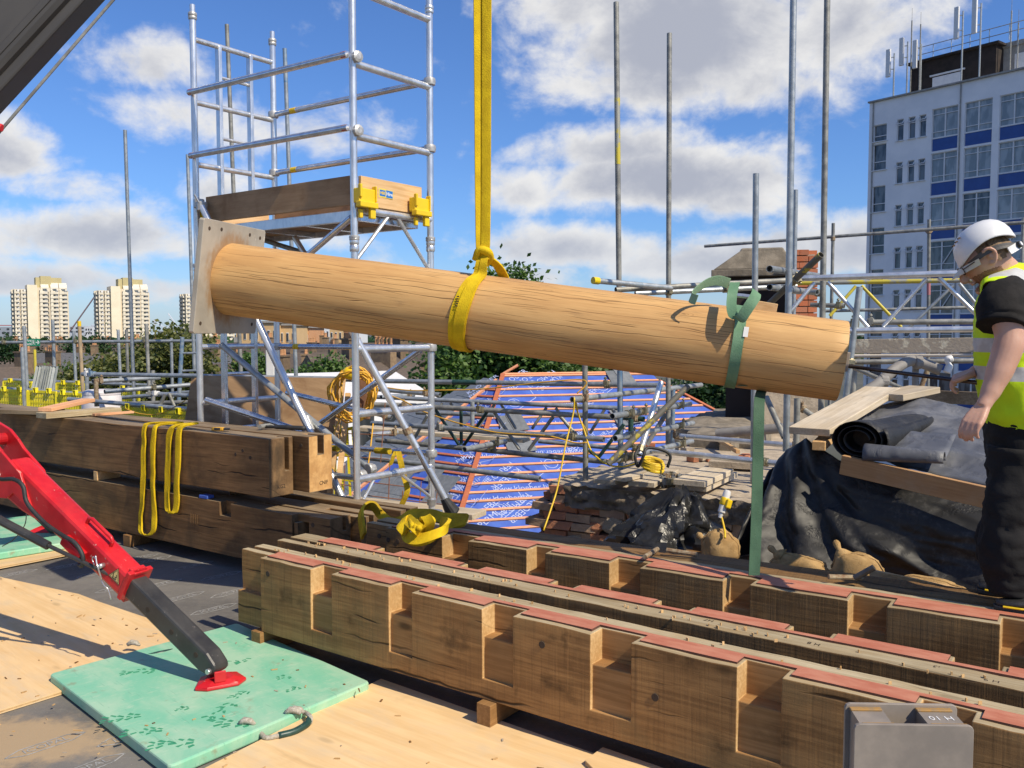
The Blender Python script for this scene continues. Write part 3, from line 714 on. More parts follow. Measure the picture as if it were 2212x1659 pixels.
cut2 = lambda x, y, z: x < .06 and .05 < y < .092 and z > .40
b2 = notched('notched_beam', MB2, bl2, -.235, 4.3, .205, 1, 'second oak beam from the front with a plain near side and red plate behind', (cut2, [.06], [.05, .092], [.40]), ('oak_rough', 'oak_top', 'oak_cut', 'oak_pocket'))
red_plate(b2, MB2, bl2, -.02, 4.29, .1, .098, .190, .125, 1)
for (px, py, tx) in [(2142, 1471, 'H 9'), (1758, 1391, 'H 8'), (2028, 1442, 'H3'), (1565, 1318, 'H7')]:
 p = MB2.inverted() @ Z(px, py, ZT)
 text_mesh(tx, .032, M_['dark_ink'], b2, MB2 @ T(p.x, min(.075, max(.03, p.y)), ZT + .001) @ Matrix.Rotation(R(180), 4, 'Z'), 'stamped_mark', .0003)
d3 = (dB + nB * .05).normalized()
MB3 = frame(ST(.037, .865), d3)
bl3 = [(0, .411), (.587, .965), (1.075, 1.444), (1.606, 2.022), (2.145, 2.567), (2.72, 3.133), (3.28, 3.72), (3.86, 4.4)]
def cut3(x, y, z): return x < 0 and (y < .045 or .1 < y < .135) and z > .2
b3 = notched('notched_beam', MB3, bl3, -.19, 4.4, .235, -1, 'third oak beam back with rough sawn blocks and joist pockets facing the camera', (cut3, [0], [.045, .1, .135], [.2]), ('oak_rough', 'oak_top', 'oak_cut', 'oak_pocket'), depth=.1)
red_plate(b3, MB3, bl3, .012, 4.39, .03, .165, .027, .122, -1)
holes(b3, MB3, [(.09, .42), (.02, .42)]); holes(b3, MB3, [(-.09, .42)], y=.0435)
p0, p1 = ST(.30, 1.035), ST(3.218, 1.30)
MB4 = frame(p0, (p1 - p0).normalized())
mb = MB(); rings = []
for i in range(26):
 x = i * .17; k = .03 + .025 * mnoise.noise((x * 1.3, 0, 0)); k2 = .03 + .02 * mnoise.noise((x * 1.1, 7, 0))
 rings.append([V((x, 0, ZB)), V((x, 0, ZT - .035 - k)), V((x, .02 + k * .6, ZT - .01)), V((x, .05 + k, ZT)), V((x, .235 - k2, ZT)), V((x, .25, ZT - .03 - k2)), V((x, .25, ZB))])
mb.loft(rings)
b4 = mb.obj('plain_beam', [M_['oak_rough'], M_['old_top']], M=MB4, bevel=.003, label='dark waney-edged oak beam behind the notched beams, carrying the workman', cat='timber beam', group='oak beams lying side by side on the roof')
facemats(b4, lambda c, n: 1 if n.z > .75 else 0)
for k, (s, t) in enumerate([(1.45, .10), (1.5, .42), (1.5, 1.0), (-.02, .12), (3.3, .1), (3.3, 1.15), (.6, 1.17), (0.1, .4), (3.3, .42)]):
 m = frame(ST(s, t, 0.0215 if t < .2 and s > 1 else .0015), nB)
 mb = MB(); hz = ZB - (.0215 if t < .2 and s > 1 else .0015) - .001
 mb.box((0, 0, hz / 2), (.28, .07, hz)); mb.obj('timber_packer', M_['oak_pocket'], M=m, bevel=.002, label=['short orange timber packer propping the nearest notched beam', 'packer hidden under the middle of the second beam', 'packer hidden under the middle of the third beam', 'small packer under the left end of the nearest beam beside the green pad', 'packer under the right end of the nearest beam behind the steel bracket', 'packer hidden under the right end of the rear plain beam', 'packer hidden under the left end of the rear plain beam', 'packer hidden under the left end of the second beam', 'packer hidden under the right end of the second beam'][k], cat='packer', group='packers under the oak beams')
# ---------------------------------------------------------------- stack of old timbers on the left
dA = V((.8225, -.5687, 0)).normalized(); OA = V((-1.587, 5.739, 0)); MA = frame(OA, dA)
def timber(name, xs, ys, zs, cut, label, mats=('old_oak', 'old_top', 'oak_cut'), M=MA, cutend=True, wob=.006):
 mb = MB()
 x0, x1 = xs[0], xs[-1]
 fx = sorted(set(list(xs) + [x0 + (x1 - x0) * i / 14 for i in range(15)]))
 mb.cells(fx, ys, zs, lambda x, y, z: not (cut and cut(x, y, z)))
 for p in mb.v:
  if p.x < x1 - .02:
   p.y += wob * mnoise.noise((p.x * .9, p.y * 30, p.z * 4)); p.z += wob * 1.4 * mnoise.noise((p.x * 1.2, p.y * 9 + 5, p.z * 30))
 o = mb.obj(name, [M_[k] for k in mats], M=M, bevel=.006, label=label, cat='timber', group='old timbers stacked on the left')
 facemats(o, lambda c, n: 1 if n.z > .6 else (2 if n.x > .6 and cutend else 0))
 return o
M_['shaded_end'] = wood('shaded_oak_end', (.25, .15, .07), (.14, .08, .038), grain=5., crack=.6, stain=(.06, .04, .022), stain_amt=.9, knots=0, bstr=.2)  # end wood coloured darker for the shade falling on these timber ends
M_['sunlit_end'] = wood('sunlit_oak_end', (.74, .45, .18), (.52, .28, .10), grain=5., crack=.5, stain=(.30, .15, .06), stain_amt=.45, knots=0, bstr=.15)  # brighter orange end wood, sunlight on the end put into its colour
tA = timber('old_timber', [-4.9, -.12, 0], [0, .135, .172, .205], [.537, .70, .925], lambda x, y, z: x > -.12 and .135 < y < .172 and z > .70,
   'upper front old timber with the yellow slings hanging down it', ('old_oak', 'old_top', 'shaded_end'))
holes(tA, MA, [(-.26, .83), (-.335, .80), (-.185, .79)], .012)
tB = timber('old_timber', [-4.9, -.02, .135], [.222, .30, .355, .43], [.553, .80, .930], lambda x, y, z: x > -.02 and .30 < y < .355 and z > .78,
   'upper rear old timber with a slotted orange end lit by the sun', ('old_oak', 'old_top', 'sunlit_end'))
holes(tB, MA, [(.06, .865)], .012, y=.2205)
def cutC(x, y, z):
 if x > .215:
  if z < .405 and x < .335 and y < .10: return .215 < x < .235 or .268 < x < .335
  if z > .40 and x < .335 and y < .05: return True
  return y < .035
 if -.52 < x < -.40: return z > .36 and y < .06
 return False
tC = timber('old_timber', [-4.9, -.52, -.40, .215, .235, .268, .335, .525], [0, .035, .05, .06, .10, .14, .175, .21], [.095, .36, .40, .405, .455], lambda x, y, z: cutC(x, y, z) or (x > -.1 and .14 < y < .175 and z > .36),
   'lower front old timber with a cut joint at its right end', ('old_oak', 'old_top', 'shaded_end'))
holes(tC, MA, [(.37, .40)], .016, y=.0335)
text_mesh('IIII', .10, M_['oak_pocket'], tC, MA @ T(-.80, -.0035, .30) @ Matrix.Rotation(R(90), 4, 'X'), 'carpenter_mark', .0004)
tD = timber('old_timber', [-4.9, .2, .60], [.235, .30, .345, .43], [.09, .37, .44], lambda x, y, z: x > .1 and .30 < y < .345 and z > .37,
   'lower rear old timber whose end stands beside the draped sling', ('old_oak', 'old_top', 'shaded_end'))
holes(tD, MA, [(.40, .385)], .014, y=.2335)
tE = timber('old_timber', [-2.2, .40, .74], [.45, .50, .54, .62], [.09, .40, .465], lambda x, y, z: x > .4 and .50 < y < .54 and z > .40,
   'rearmost lower timber with the dirty yellow sling looped over its end', ('old_oak', 'old_top', 'shaded_end'))
text_mesh('CNIF', .036, M_['dark_ink'], tB, MA @ T(.1365, .35, .605) @ Matrix.Rotation(R(90), 4, 'Z') @ Matrix.Rotation(R(90), 4, 'X'), 'stamped_mark', .0003)
text_mesh('KG2', .036, M_['dark_ink'], tA, MA @ T(.0015, .10, .60) @ Matrix.Rotation(R(90), 4, 'Z') @ Matrix.Rotation(R(90), 4, 'X'), 'stamped_mark', .0003)
def block(name, M, c, size, mat, label, cat, group=None, bevel=.003):
 mb = MB(); mb.box(c, size); return mb.obj(name, M_[mat], M=M, bevel=bevel, label=label, cat=cat, group=group)
q = MA.inverted() @ V((-3.26, 6.9, 0))
block('timber_spacer', MA @ T(q.x - .02, .10, .4585), (0, 0, .036), (.05, .2, .072), 'pine', 'small bright spacer block between the two old timbers', 'spacer block', 'spacers between the old timbers')
for i, x in enumerate((-3.6, -.7)):
 block('timber_spacer', MA @ T(x, .33, .446), (0, 0, .05), (.07, .16, .10), 'old_oak', ['dark spacer block far left between the rear old timbers', 'dark spacer block near the right end of the rear old timbers'][i], 'spacer block', 'spacers between the old timbers')
for i, x in enumerate((-4.2, -1.6, .1)):
 block('timber_spacer', MA @ T(x, .22, .0015), (0, 0, .043), (.09, .5, .086), 'old_oak', ['dark bearer at the far left under the old timber stack', 'dark bearer under the middle of the old timber stack, right of the red arm', 'dark bearer under the right end of the old timber stack'][i], 'spacer block', 'bearers under the old timbers')
p = MA.inverted() @ D(432, 1057, 6.0)
block('blue_wedge', MA @ T(-.70, .03, .459), (0, 0, .012), (.09, .06, .022), 'felt', 'blue plastic shim in the gap between the old timbers', 'shim')
def plank(px0, px1, z, w, th, mat, label, name='loose_board', group='loose boards on the timber stack', tilt=0, cat='board'):
 a, b = Z(px0[0], px0[1], z), Z(px1[0], px1[1], z + tilt)
 m = frame(a, b - a); L = (b - a).length
 mb = MB(); mb.box((L / 2, w / 2, th / 2), (L, w, th))
 return mb.obj(name, M_[mat], M=m, bevel=.003, label=label, cat=cat, group=group)
plank((100, 905), (263, 892), .932, .16, .045, 'oak_top', 'grey weathered board lying across the top of the timber stack', tilt=.0)
plank((112, 889), (206, 868), .98, .12, .03, 'pinkpine', 'pink fresh board resting on the grey board', tilt=.03)
plank((-30, 893), (102, 897), .932, .20, .035, 'old_top', 'dark board at the left end of the timber stack')
plank((205, 899), (290, 893), .932, .05, .02, 'pinkpine', 'thin splintered lath on the timber stack')
m = frame(MA @ V((-.72, .10, .928)), (.75, -.1, 0))
th_ = thing('utility_knife', 'orange and black utility knife lying beside the yellow sling', 'knife', None, m)
mb = MB(); mb.box((.045, 0, .012), (.09, .028, .024)); mb.obj('handle', M_['orange_cable'], th_, m, bevel=.006)
mb = MB(); mb.box((.045, 0, .013), (.05, .03, .018)); mb.obj('grip', M_['black_plastic'], th_, m, bevel=.004)
mb = MB(); mb.box((.11, 0, .012), (.045, .02, .014)); mb.obj('nose', M_['black_plastic'], th_, m, bevel=.003)
m = frame(MA @ V((-.40, .33, .933)), (.93, -.30, 0))
th_ = thing('claw_hammer', 'worn hammer with a dark taped handle on the rear old timber', 'hammer', None, m)
mb = MB(); mb.path(bez([(-.02, 0, .02), (.12, 0, .022), (.30, 0, .02)], 6), [.011] * 4 + [.016] * 9, 8); mb.obj('handle', M_['rubber'], th_, m, smooth=True)
mb = MB(); mb.tube((-.03, -.055, .025), (-.03, .02, .025), .016, 10, hollow=False); mb.path([(-.03, .02, .025), (-.025, .06, .03), (-.01, .09, .02)], [.014, .010, .005], 8); mb.obj('head', M_['galv_old'], th_, m)
# ---------------------------------------------------------------- green outrigger pads
def pad(corners, zt, th, label, holes_=()):
 pts = [Z(x, y, zt) for x, y in corners]
 o = pts[0]; m = frame((o.x, o.y, zt - th), pts[1] - pts[0]); inv = m.inverted()
 poly = [((inv @ p).x, (inv @ p).y) for p in pts]
 ar = sum(poly[i][0] * poly[(i + 1) % 4][1] - poly[(i + 1) % 4][0] * poly[i][1] for i in range(4))
 if ar < 0: poly = poly[::-1]
 out = []
 for i, p in enumerate(poly):
  a, b = V(poly[i - 1]), V(poly[(i + 1) % 4]); p = V(p)
  d1, d2 = (a - p).normalized() * .02, (b - p).normalized() * .02
  out += [tuple(p + d1), tuple(p + d1 * .3 + d2 * .3), tuple(p + d2)]
 mb = MB(); mb.prism(out, 0, th)
 o = thing('outrigger_pad', label, 'outrigger pad', 'green outrigger pads', m)
 mb.obj('pad_board', M_['pad'], o, m, bevel=.008)
 return o, m
pd, mp = pad([(106, 1455), (367, 1655), (800, 1472), (512, 1345)], .055, .05, 'near green plastic pad under the red crane foot with tyre prints')
inv = mp.inverted()
def tyre(px, py, ang, n=4, sc=1.):
 c = Z(px, py, .0555); mb = MB()
 for i in range(n):
  for j in range(3):
   if rnd.random() < .2: continue
   x = (i - n / 2) * .032 * sc + rnd.uniform(-.005, .005); y = (j - 1) * .022 * sc + (.006 if i % 2 else -.004) + rnd.uniform(-.004, .004)
   a, b = .013 * sc * rnd.uniform(.7, 1.25), .0065 * sc * rnd.uniform(.7, 1.3)
   th = ang + (.6 if j == 0 else -.6 if j == 2 else .1); ca, sa = math.cos(th), math.sin(th)
   cx, cy = x * math.cos(ang) - y * math.sin(ang), x * math.sin(ang) + y * math.cos(ang)
   q = [(cx + u * ca - w * sa + rnd.uniform(-.003, .003), cy + u * sa + w * ca + rnd.uniform(-.003, .003)) for u, w in ((-a, -b), (a, -b * .6), (a * .8, b), (-a * .9, b))]
   mb.prism(q, 0, .0006)
 mb.obj('tyre_print', M_['tread'], pd, Matrix.Translation((c.x, c.y, .0552)))
for q in [(305, 1450, .2, 5, 1.), (270, 1550, .3, 5, 1.), (318, 1580, .1, 5, 1.), (380, 1606, .2, 5, 1.15), (480, 1532, 1.2, 5, 1.), (505, 1562, .0, 5, 1.2), (520, 1428, .5, 5, .9), (618, 1462, .3, 3, .7), (520, 1500, 1., 4, .8), (640, 1488, .2, 3, .7), (400, 1530, .1, 3, .6)]:
 tyre(*q)
a, b, c_, d_ = Z(563, 1584, .03), Z(598, 1590, .03), Z(660, 1552, .05), Z(655, 1538, .04)
mid = [a, Z(575, 1594, .028), b, Z(635, 1580, .03), Z(668, 1562, .035), Z(669, 1547, .05), d_, Z(640, 1541, .045)]
mb = MB(); mb.path(bez(mid, 6), .010, 8); mb.obj('rope_handle', M_['rope'], pd, None, smooth=True)
mb = MB(); mb.path(bez([Z(602, 1589, .031), Z(636, 1580, .031), Z(664, 1563, .037), Z(668, 1553, .042)], 6), .0135, 9); mb.obj('hose_grip', M_['green_paint'], pd, None, smooth=True)
for (x, y) in ((533, 1563), (632, 1540), (288, 1393 + 0), (640, 1538)):
 c = Z(x, y, .058); mb = MB()
 mb.path([c + V((-.03, .0, .0)), c + V((-.01, .004, .012)), c + V((.015, 0, .01)), c + V((.035, -.006, 0))], [.009, .014, .013, .006], 8); mb.obj('rope_knot', M_['rope'], pd, None, smooth=True)
mb = MB(); mb.path(bez([Z(310, 1420, .04), Z(345, 1411, .05), Z(372, 1406, .045)], 6), .012, 8); mb.obj('hose_grip', M_['green_paint'], pd, None, smooth=True)
pd2, mp2 = pad([(-40, 1200), (178, 1166), (120, 1108), (-110, 1130)], .082, .05, 'far green pad partly hidden behind the red outrigger')
# ---------------------------------------------------------------- crane outriggers
foot = Z(470, 1474, .06); piv = foot + V((.0, 0, .07))
lip = V((-1.735, 4.085, .535))
axis = (D(281, 1254, 4.12) - piv).normalized()
up_ = V((0, 0, 1)); sidev = axis.cross(up_).normalized()     # points left/back
ML = frame(piv, axis, up_)                                    # x up the leg, z is the top side
o = thing('crane_outrigger', 'red and black crane leg standing on the near green pad', 'crane outrigger', 'spider crane legs', Matrix.Translation(foot))
mb = MB(); w, h = .088, .102
prof = [(-.01, -.028), (-.028, .008), (-.012, .032), (.055, h / 2 + .0), (.72, h / 2), (.72, -h / 2), (.06, -h / 2), (.02, -.04)]
mb.add([(x, s * w / 2, z) for s in (-1, 1) for x, z in prof], [tuple(range(8)), tuple(range(8, 16))[::-1]] + [(i, i + 8, (i + 1) % 8 + 8, (i + 1) % 8) for i in range(8)])
leg = mb.obj('inner_leg', M_['black_steel'], o, ML, bevel=.012)
for x, z in ((.10, .005), (.27, .0), (.44, -.005), (.60, -.01)):
 for s in (-1, 1):
  m = ML @ T(x, s * (w / 2 + .0008), z) @ Matrix.Rotation(R(90), 4, 'X')
  mb = MB(); mb.lathe([(.010, -.0009), (.0125, -.0009), (.0125, .0009), (.010, .0009)], 14); mb.obj('pin_hole', M_['slot'], leg, m)
m = ML @ T(.0, 0, -.005) @ Matrix.Rotation(R(90), 4, 'X')
mb = MB(); mb.lathe([(.001, -.058), (.013, -.058), (.013, .058), (.001, .058)], 14); mb.obj('pivot_pin', M_['zinc'], o, m, bevel=.002)
ft = frame(foot + V((0, 0, .0)), (.86, .5, 0))
mb = MB(); q = [(-.105, -.04), (-.06, -.075), (.075, -.078), (.12, -.03), (.10, .06), (-.06, .075)]
mb.prism(q, -.004, .010)
top = [(x * .55, y * .6) for x, y in q]
mb.loft([[V((x, y, .010)) for x, y in q], [V((x, y, .026)) for x, y in top]])
mb.box((0, -.055, .045), (.05, .01, .05)); mb.box((0, .055, .045), (.05, .01, .05))
mb.obj('foot_plate', M_['red_paint'], o, ft, bevel=.004)
X0 = (lip - piv).dot(axis) - .02; wa, ha = .112, .130
arm = MB()
L = 1.0
arm.loft([[V((X0 + x, a * wa / 2, b)) for a, b in ((-1, lo), (1, lo), (1, ha / 2), (-1, ha / 2))] for x, lo in ((0, -ha / 2), (.45, -ha / 2 - .006), (.62, -.085), (.80, -.125), (L, -.14))])
arm_o = arm.obj('outer_arm', M_['red_paint'], o, ML, bevel=.018)
mb = MB(); mb.box((X0 + .012, 0, .012), (.024, wa + .022, ha + .022)); mb.obj('arm_collar', M_['red_paint'], arm_o, ML, bevel=.004)
mb = MB(); mb.box((X0 + .02, 0, ha / 2 + .014), (.045, .08, .018)); mb.obj('collar_tab', M_['red_paint'], arm_o, ML, bevel=.005)
sgn = 1 if (ML.to_3x3() @ V((0, 1, 0))).dot(V((0, -1, 0))) > 0 else -1
yf = sgn * wa / 2
Rm = Matrix.Rotation(R(90) * 1, 4, 'X') if sgn < 0 else Matrix.Rotation(R(-90), 4, 'X')
def onside(x, z, off=.0): return ML @ T(x, yf + sgn * off, z)
def tri_label(parent, m):
 mb = MB(); a = .040
 t3 = lambda k: [(k * a * math.cos(R(90 + 120 * i)), k * a * math.sin(R(90 + 120 * i))) for i in range(3)]
 mb.prism(t3(1.2), 0, .0008); mb.cur = 1; mb.prism(t3(1.05), .0008, .0014); mb.cur = 0
 mb.prism(t3(.93), .0014, .0018); mb.cur = 1; mb.prism(t3(.80), .0018, .0022)
 mb.cur = 0
 for aa, bb in (((-.016, .012), (-.006, -.016)), ((-.006, -.016), (.014, -.008)), ((-.014, -.006), (-.006, -.017)), ((.012, .0), (.006, .013)), ((.0, -.004), (.012, .0))):
  mb.bar((*aa, .0026), (*bb, .0026), .004, .0008)
 return mb.obj('warning_label', [M_['dark_ink'], M_['label_y']], parent, m)
M_['label_y'] = plain('pale_yellow_label', (.72, .55, .22), (.66, .5, .2), rough=.5, sc=20)
msgn = -1 if sgn < 0 else 1
def sidelabel(x, z):     # label lying on the camera side of the arm: normal = camera side
 nrm = (ML.to_3x3() @ V((0, sgn, 0))).normalized()
 pos = ML @ V((x, yf + sgn * .001, z))
 return frame(pos, -axis if sgn < 0 or True else axis, nrm)
tri_label(arm_o, sidelabel(X0 + .085, .012))
def tubeloc(pts, r, n=8):
 mb = MB(); mb.path(pts, r, n); return mb
mb = MB(); S = lambda x, z, off: V((x, yf + sgn * off, z))
mb.tube(S(X0 + .175, .01, 0), S(X0 + .175, .01, .03), .012, 10, hollow=False)
mb.path(bez([S(X0 + .215, .045, .03), S(X0 + .185, .02, .035), S(X0 + .165, .005, .035), S(X0 + .13, -.045, .02)], 5), .004, 6)
mb.path(bez([S(X0 + .20, -.0, .03), S(X0 + .225, .015, .03), S(X0 + .225, .03, .03), S(X0 + .205, .03, .03)], 5), .003, 6)
mb.path(bez([S(X0 + .13, -.04, .025), S(X0 + .10, -.045, .03), S(X0 + .075, -.05, .025), S(X0 + .04, -.085, .02)], 5), .0035, 6)
mb.obj('locking_pin', M_['zinc'], arm_o, ML, smooth=True)
pts = [S(X0 + 1.05, -.05, .04), S(X0 + .95, -.02, .05), S(X0 + .86, .04, .05), S(X0 + .79, .045, .045), S(X0 + .72, -.005, .05), S(X0 + .58, -.02, .045), S(X0 + .46, -.005, .04), S(X0 + .36, .015, .035), S(X0 + .29, -.01, .03), S(X0 + .27, -.055, .03), S(X0 + .30, -.075, .02)]
mb = tubeloc(bez(pts, 7), .0105); mb.obj('hydraulic_hose', M_['rubber'], arm_o, ML, smooth=True)
mb = MB(); mb.box((X0 + .37, yf + sgn * .018, -.03), (.15, .04, .05)); mb.obj('valve_box', M_['red_paint'], arm_o, ML, bevel=.006)
for x in (X0 + .32, X0 + .42):
 mb = MB(); mb.lathe([(.001, 0), (.009, 0), (.009, .008), (.004, .012)], 10); mb.obj('bolt', M_['zinc'], arm_o, onside(x, -.012, .018) @ Rm)
mb = MB(); hp = [(X0 + .42, 0, ha / 2 - .005), (X0 + .42, 0, ha / 2 + .03), (X0 + .40, 0, ha / 2 + .04), (X0 + .25, 0, ha / 2 + .04), (X0 + .23, 0, ha / 2 + .03), (X0 + .23, 0, ha / 2 - .005)]
mb.path(hp, .009, 8); mb.obj('carry_handle', M_['red_paint'], arm_o, ML, smooth=True)
mb = MB(); mb.box((X0 + .03, yf * .2, -ha / 2 - .012), (.05, .04, .03)); mb.obj('strut_bracket', M_['red_paint'], arm_o, ML, bevel=.003)
XK = X0 + .93
mb = MB()
kp = [(-.22, -ha / 2), (-.05, -ha / 2), (-.02, -.12), (.06, -.17), (.2, -.16), (.26, -.03), (.34, .02), (.40, .07), (.27, .095), (.19, .085), (.13, ha / 2 + .004), (-.05, ha / 2 - .01)]
mb.add([(XK + x, yf + sgn * o_, z) for o_ in (-.004, .012) for x, z in kp], [tuple(range(12)), tuple(range(12, 24))[::-1]] + [(i, i + 12, (i + 1) % 12 + 12, (i + 1) % 12) for i in range(12)])
mb.obj('knee_plate', M_['red_paint'], arm_o, ML, bevel=.003)
mb = MB(); mb.add([(XK + x, -yf + sgn * o_, z) for o_ in (-.014, .004) for x, z in kp], [tuple(range(12)), tuple(range(12, 24))[::-1]] + [(i, i + 12, (i + 1) % 12 + 12, (i + 1) % 12) for i in range(12)])
mb.obj('knee_plate', M_['red_paint'], arm_o, ML, bevel=.003)
m = ML @ T(XK + .12, yf + sgn * .014, -.085) @ Rm @ Matrix.Scale(.72, 4)
mb = MB(); mb.prism([(-.07, -.075), (.05, -.085), (.075, -.06), (.07, .06), (.05, .085), (-.05, .085), (-.075, .06)], 0, .006); mb.obj('pivot_cover', M_['white_plastic'], arm_o, m, bevel=.004)
mb = MB(); mb.lathe([(.001, 0), (.042, 0), (.042, .03), (.034, .038), (.001, .039)], 18); mb.obj('pivot_pin', M_['zinc'], arm_o, m @ T(0, .01, .006), bevel=.003)
mb = MB(); mb.tube(ML @ V((XK + .28, -.06, .03)), ML @ V((XK + .28, .06, .03)), .032, 16, hollow=False); mb.obj('roller', M_['red_paint'], arm_o, None)
a, b = D(-30, 1108, 4.25), D(262, 1262, 4.08)
mb = MB(); mb.tube(a, a.lerp(b, .47), .021, 12, hollow=False); mb.obj('strut_barrel', M_['black_steel'], o, None, smooth=False)
mb = MB(); mb.tube(a.lerp(b, .45), b + V((0.02, .02, 0)), .010, 10, hollow=False); mb.obj('strut_rod', M_['black_steel'], o, None)
o2 = thing('crane_outrigger', 'far crane leg with a red foot on the far green pad', 'crane outrigger', 'spider crane legs', Matrix.Translation(Z(85, 1150, .085)))
f2 = Z(82, 1150, .085); pv2 = f2 + V((0, 0, .05)); top2 = D(-60, 985, 6.4)
mb = MB(); mb.bar(pv2 + V((-.05, 0, .0)), pv2 + V((.35, -.2, .55)), .1, .11);
mb = MB(); mb.bar(D(128, 1138, 6.7), D(50, 1060, 6.2), .11, .12); mb.obj('inner_leg', M_['black_steel'], o2, None, bevel=.01)
mb = MB(); mb.bar(D(50, 1060, 6.2), D(-90, 930, 5.7), .15, .16); mb.obj('outer_arm', M_['red_paint'], o2, None, bevel=.012)
mb = MB(); c = Z(100, 1146, .085)
mb.loft([[c + V((x, y, 0)) for x, y in ((-.12, -.08), (.12, -.08), (.12, .08), (-.12, .08))], [c + V((x, y, .03)) for x, y in ((-.06, -.05), (.06, -.05), (.06, .05), (-.06, .05))]])
mb.obj('foot_plate', M_['red_paint'], o2, None, bevel=.004)
mb = MB(); mb.path(bez([D(57, 1085, 5.4), D(57, 1105, 5.4), D(53, 1135, 5.4), D(30, 1165, 5.5), D(5, 1180, 5.6)], 5), .003, 6); mb.obj('wire_lead', M_['rubber'], o2, None)
# ---------------------------------------------------------------- crane boom overhead
c0, c1 = D(-222, 328, 4.05), D(328, -262, 4.35)
ax = (c1 - c0).normalized()
c0 = c0 - ax * 1.6
MBm = frame(c0, ax, (0, 0, 1))
o = thing('crane_boom', 'dark grey telescopic crane boom crossing the top left corner', 'crane boom', None, Matrix.Translation(c0))
Lb = (c1 - c0).length + .9
mb = MB(); mb.box((Lb / 2, 0, .02), (Lb, .26, .30)); mb.obj('outer_section', M_['boom'], o, MBm, bevel=.03)
mb = MB(); mb.box((Lb / 2 + .2, 0, -.148), (Lb, .20, .05)); mb.obj('lower_rail', M_['boom'], o, MBm, bevel=.01)
for zz in (-.07,):
 mb = MB(); mb.box((Lb / 2, -.132, zz), (Lb, .008, .03)); mb.obj('side_rib', M_['boom'], o, MBm, bevel=.004)
mb = MB(); mb.tube(D(-40, 330, 4.0), D(360, -134, 4.3), .007, 8, hollow=False); mb.obj('hoist_rope', M_['galv_old'], o, None)
c = D(0, 277, 4.02); mb = MB(); mb.tube(c + V((-.06, .0, .02)), c + V((.01, 0, -.0)), .018, 12, hollow=False); mb.obj('rope_guide', M_['red_paint'], o, None, bevel=.004)
# ================================================================ aluminium access tower
FR, FL, BL, BR = V((-1.078, 6.10, 0)), V((-2.50, 7.08, 0)), V((-2.04, 7.69, 0)), V((-.613, 6.70, 0))
tw = thing('access_tower', 'tall aluminium scaffold tower with a boarded platform behind the hanging log', 'scaffold tower', None, Matrix.Translation((FR + FL + BL + BR) / 4 + V((0, 0, .25))))
def tp(name, a, b, r=.0254, mat='alu', par=None, n=12, hollow=False):
 mb = MB(); mb.tube(a, b, r, n, hollow=hollow)
 return mb.obj(name, M_[mat], par or tw, None, autosmooth=40)
def at(p, z): return V((p.x, p.y, z))
def zz(y, d): return EYE + (718 - y) / F * d
def collar(par, p, r=.034, h=.05, mat='castiron'):
 mb = MB(); mb.lathe([(r * .9, 0), (r, .008), (r, h * .4), (r * .88, h * .5), (r, h * .6), (r, h), (r * .9, h + .004)], 14)
 return mb.obj('collar', M_[mat], par, Matrix.Translation(p), autosmooth=40)
BASE = .25
tops = {'FL': zz(50, 7.08), 'BL': zz(104, 7.69), 'FR': 4.7, 'BR': zz(10, 6.70) + .8}
legs = {}
for k, p in (('FL', FL), ('BL', BL), ('FR', FR), ('BR', BR)):
 l = tp('standard', at(p, BASE + .03), at(p, tops[k])); legs[k] = l
 z = tops[k]
 if k in ('FL', 'BL'):
  tp('spigot', at(p, z), at(p, z + .085), .021, 'alu', l); collar(l, at(p, z - .03))
 zc = zz(545, p.y) if k in ('FR', 'BR') else zz(600, p.y)
 collar(l, at(p, zc), .033, .09, 'alu'); collar(l, at(p, zc + .075), .036, .03, 'castiron')
 mb = MB(); mb.lathe([(.085, 0), (.085, .008), (.02, .012), (.02, .05), (.036, .055), (.036, .10), (.0255, .11)], 14); mb.obj('base_plate', M_['zinc'], l, Matrix.Translation(at(p, BASE)), autosmooth=40)
collar(legs['BR'], at(BR, zz(45, 6.70)), .033, .05, 'alu')
RZ = [.60, 1.055, 1.505, 1.98, 2.459, 2.957, 3.44, 3.93]
for z in RZ: tp('frame_rung', at(FR, z), at(BR, z), .0254)
RZL = [.60, 1.055, 1.505, 1.98, 2.46, 2.945, 3.43, 3.915]
st_ = []
for fr in (.30, .69):
 p = FL.lerp(BL, fr)
 mb = MB(); mb.bar(at(p, BASE + .2), at(p, RZL[4] - .2), .055, .03, up=BL - FL); mb.obj('ladder_stile', M_['alu_rib'], tw, None, bevel=.004)
 mb = MB(); mb.bar(at(p, 2.5), at(p, RZL[-1]), .055, .03, up=BL - FL); mb.obj('ladder_stile', M_['alu'], tw, None, bevel=.004)
for i, z in enumerate(RZL):
 tp('frame_rung', at(FL, z), at(BL, z), .022)
 if i + 1 < len(RZL):
  zm = (z + RZL[i + 1]) / 2; tp('ladder_rung', at(FL.lerp(BL, .30), zm), at(FL.lerp(BL, .69), zm), .014, n=8)
exT, eyT = (FL - FR).normalized(), (BR - FR).normalized()
def hookrail(name, a, b, zA, zB, off, mat='alu_rib', red=True):
 A, B = at(a, zA) + off, at(b, zB) + off
 o = tp(name, A, B, .0235, mat, n=10)
 for p, q in ((A, B), (B, A)):
  d = (q - p).normalized()
  mb = MB(); mb.box((.028, 0, 0), (.05, .036, .042), frame(p, d)); mb.obj('hook', M_['hook_red' if red else 'castiron'], o, None, bevel=.006)
 return o
M_['hook_red'] = plain('red_hook', (.42, .05, .045), (.35, .3, .28), rough=.5, sc=30, lo=.5, hi=.6)
hookrail('guard_rail', FL, FR, zz(212, 7.08), zz(133, 6.1), -eyT * .045)
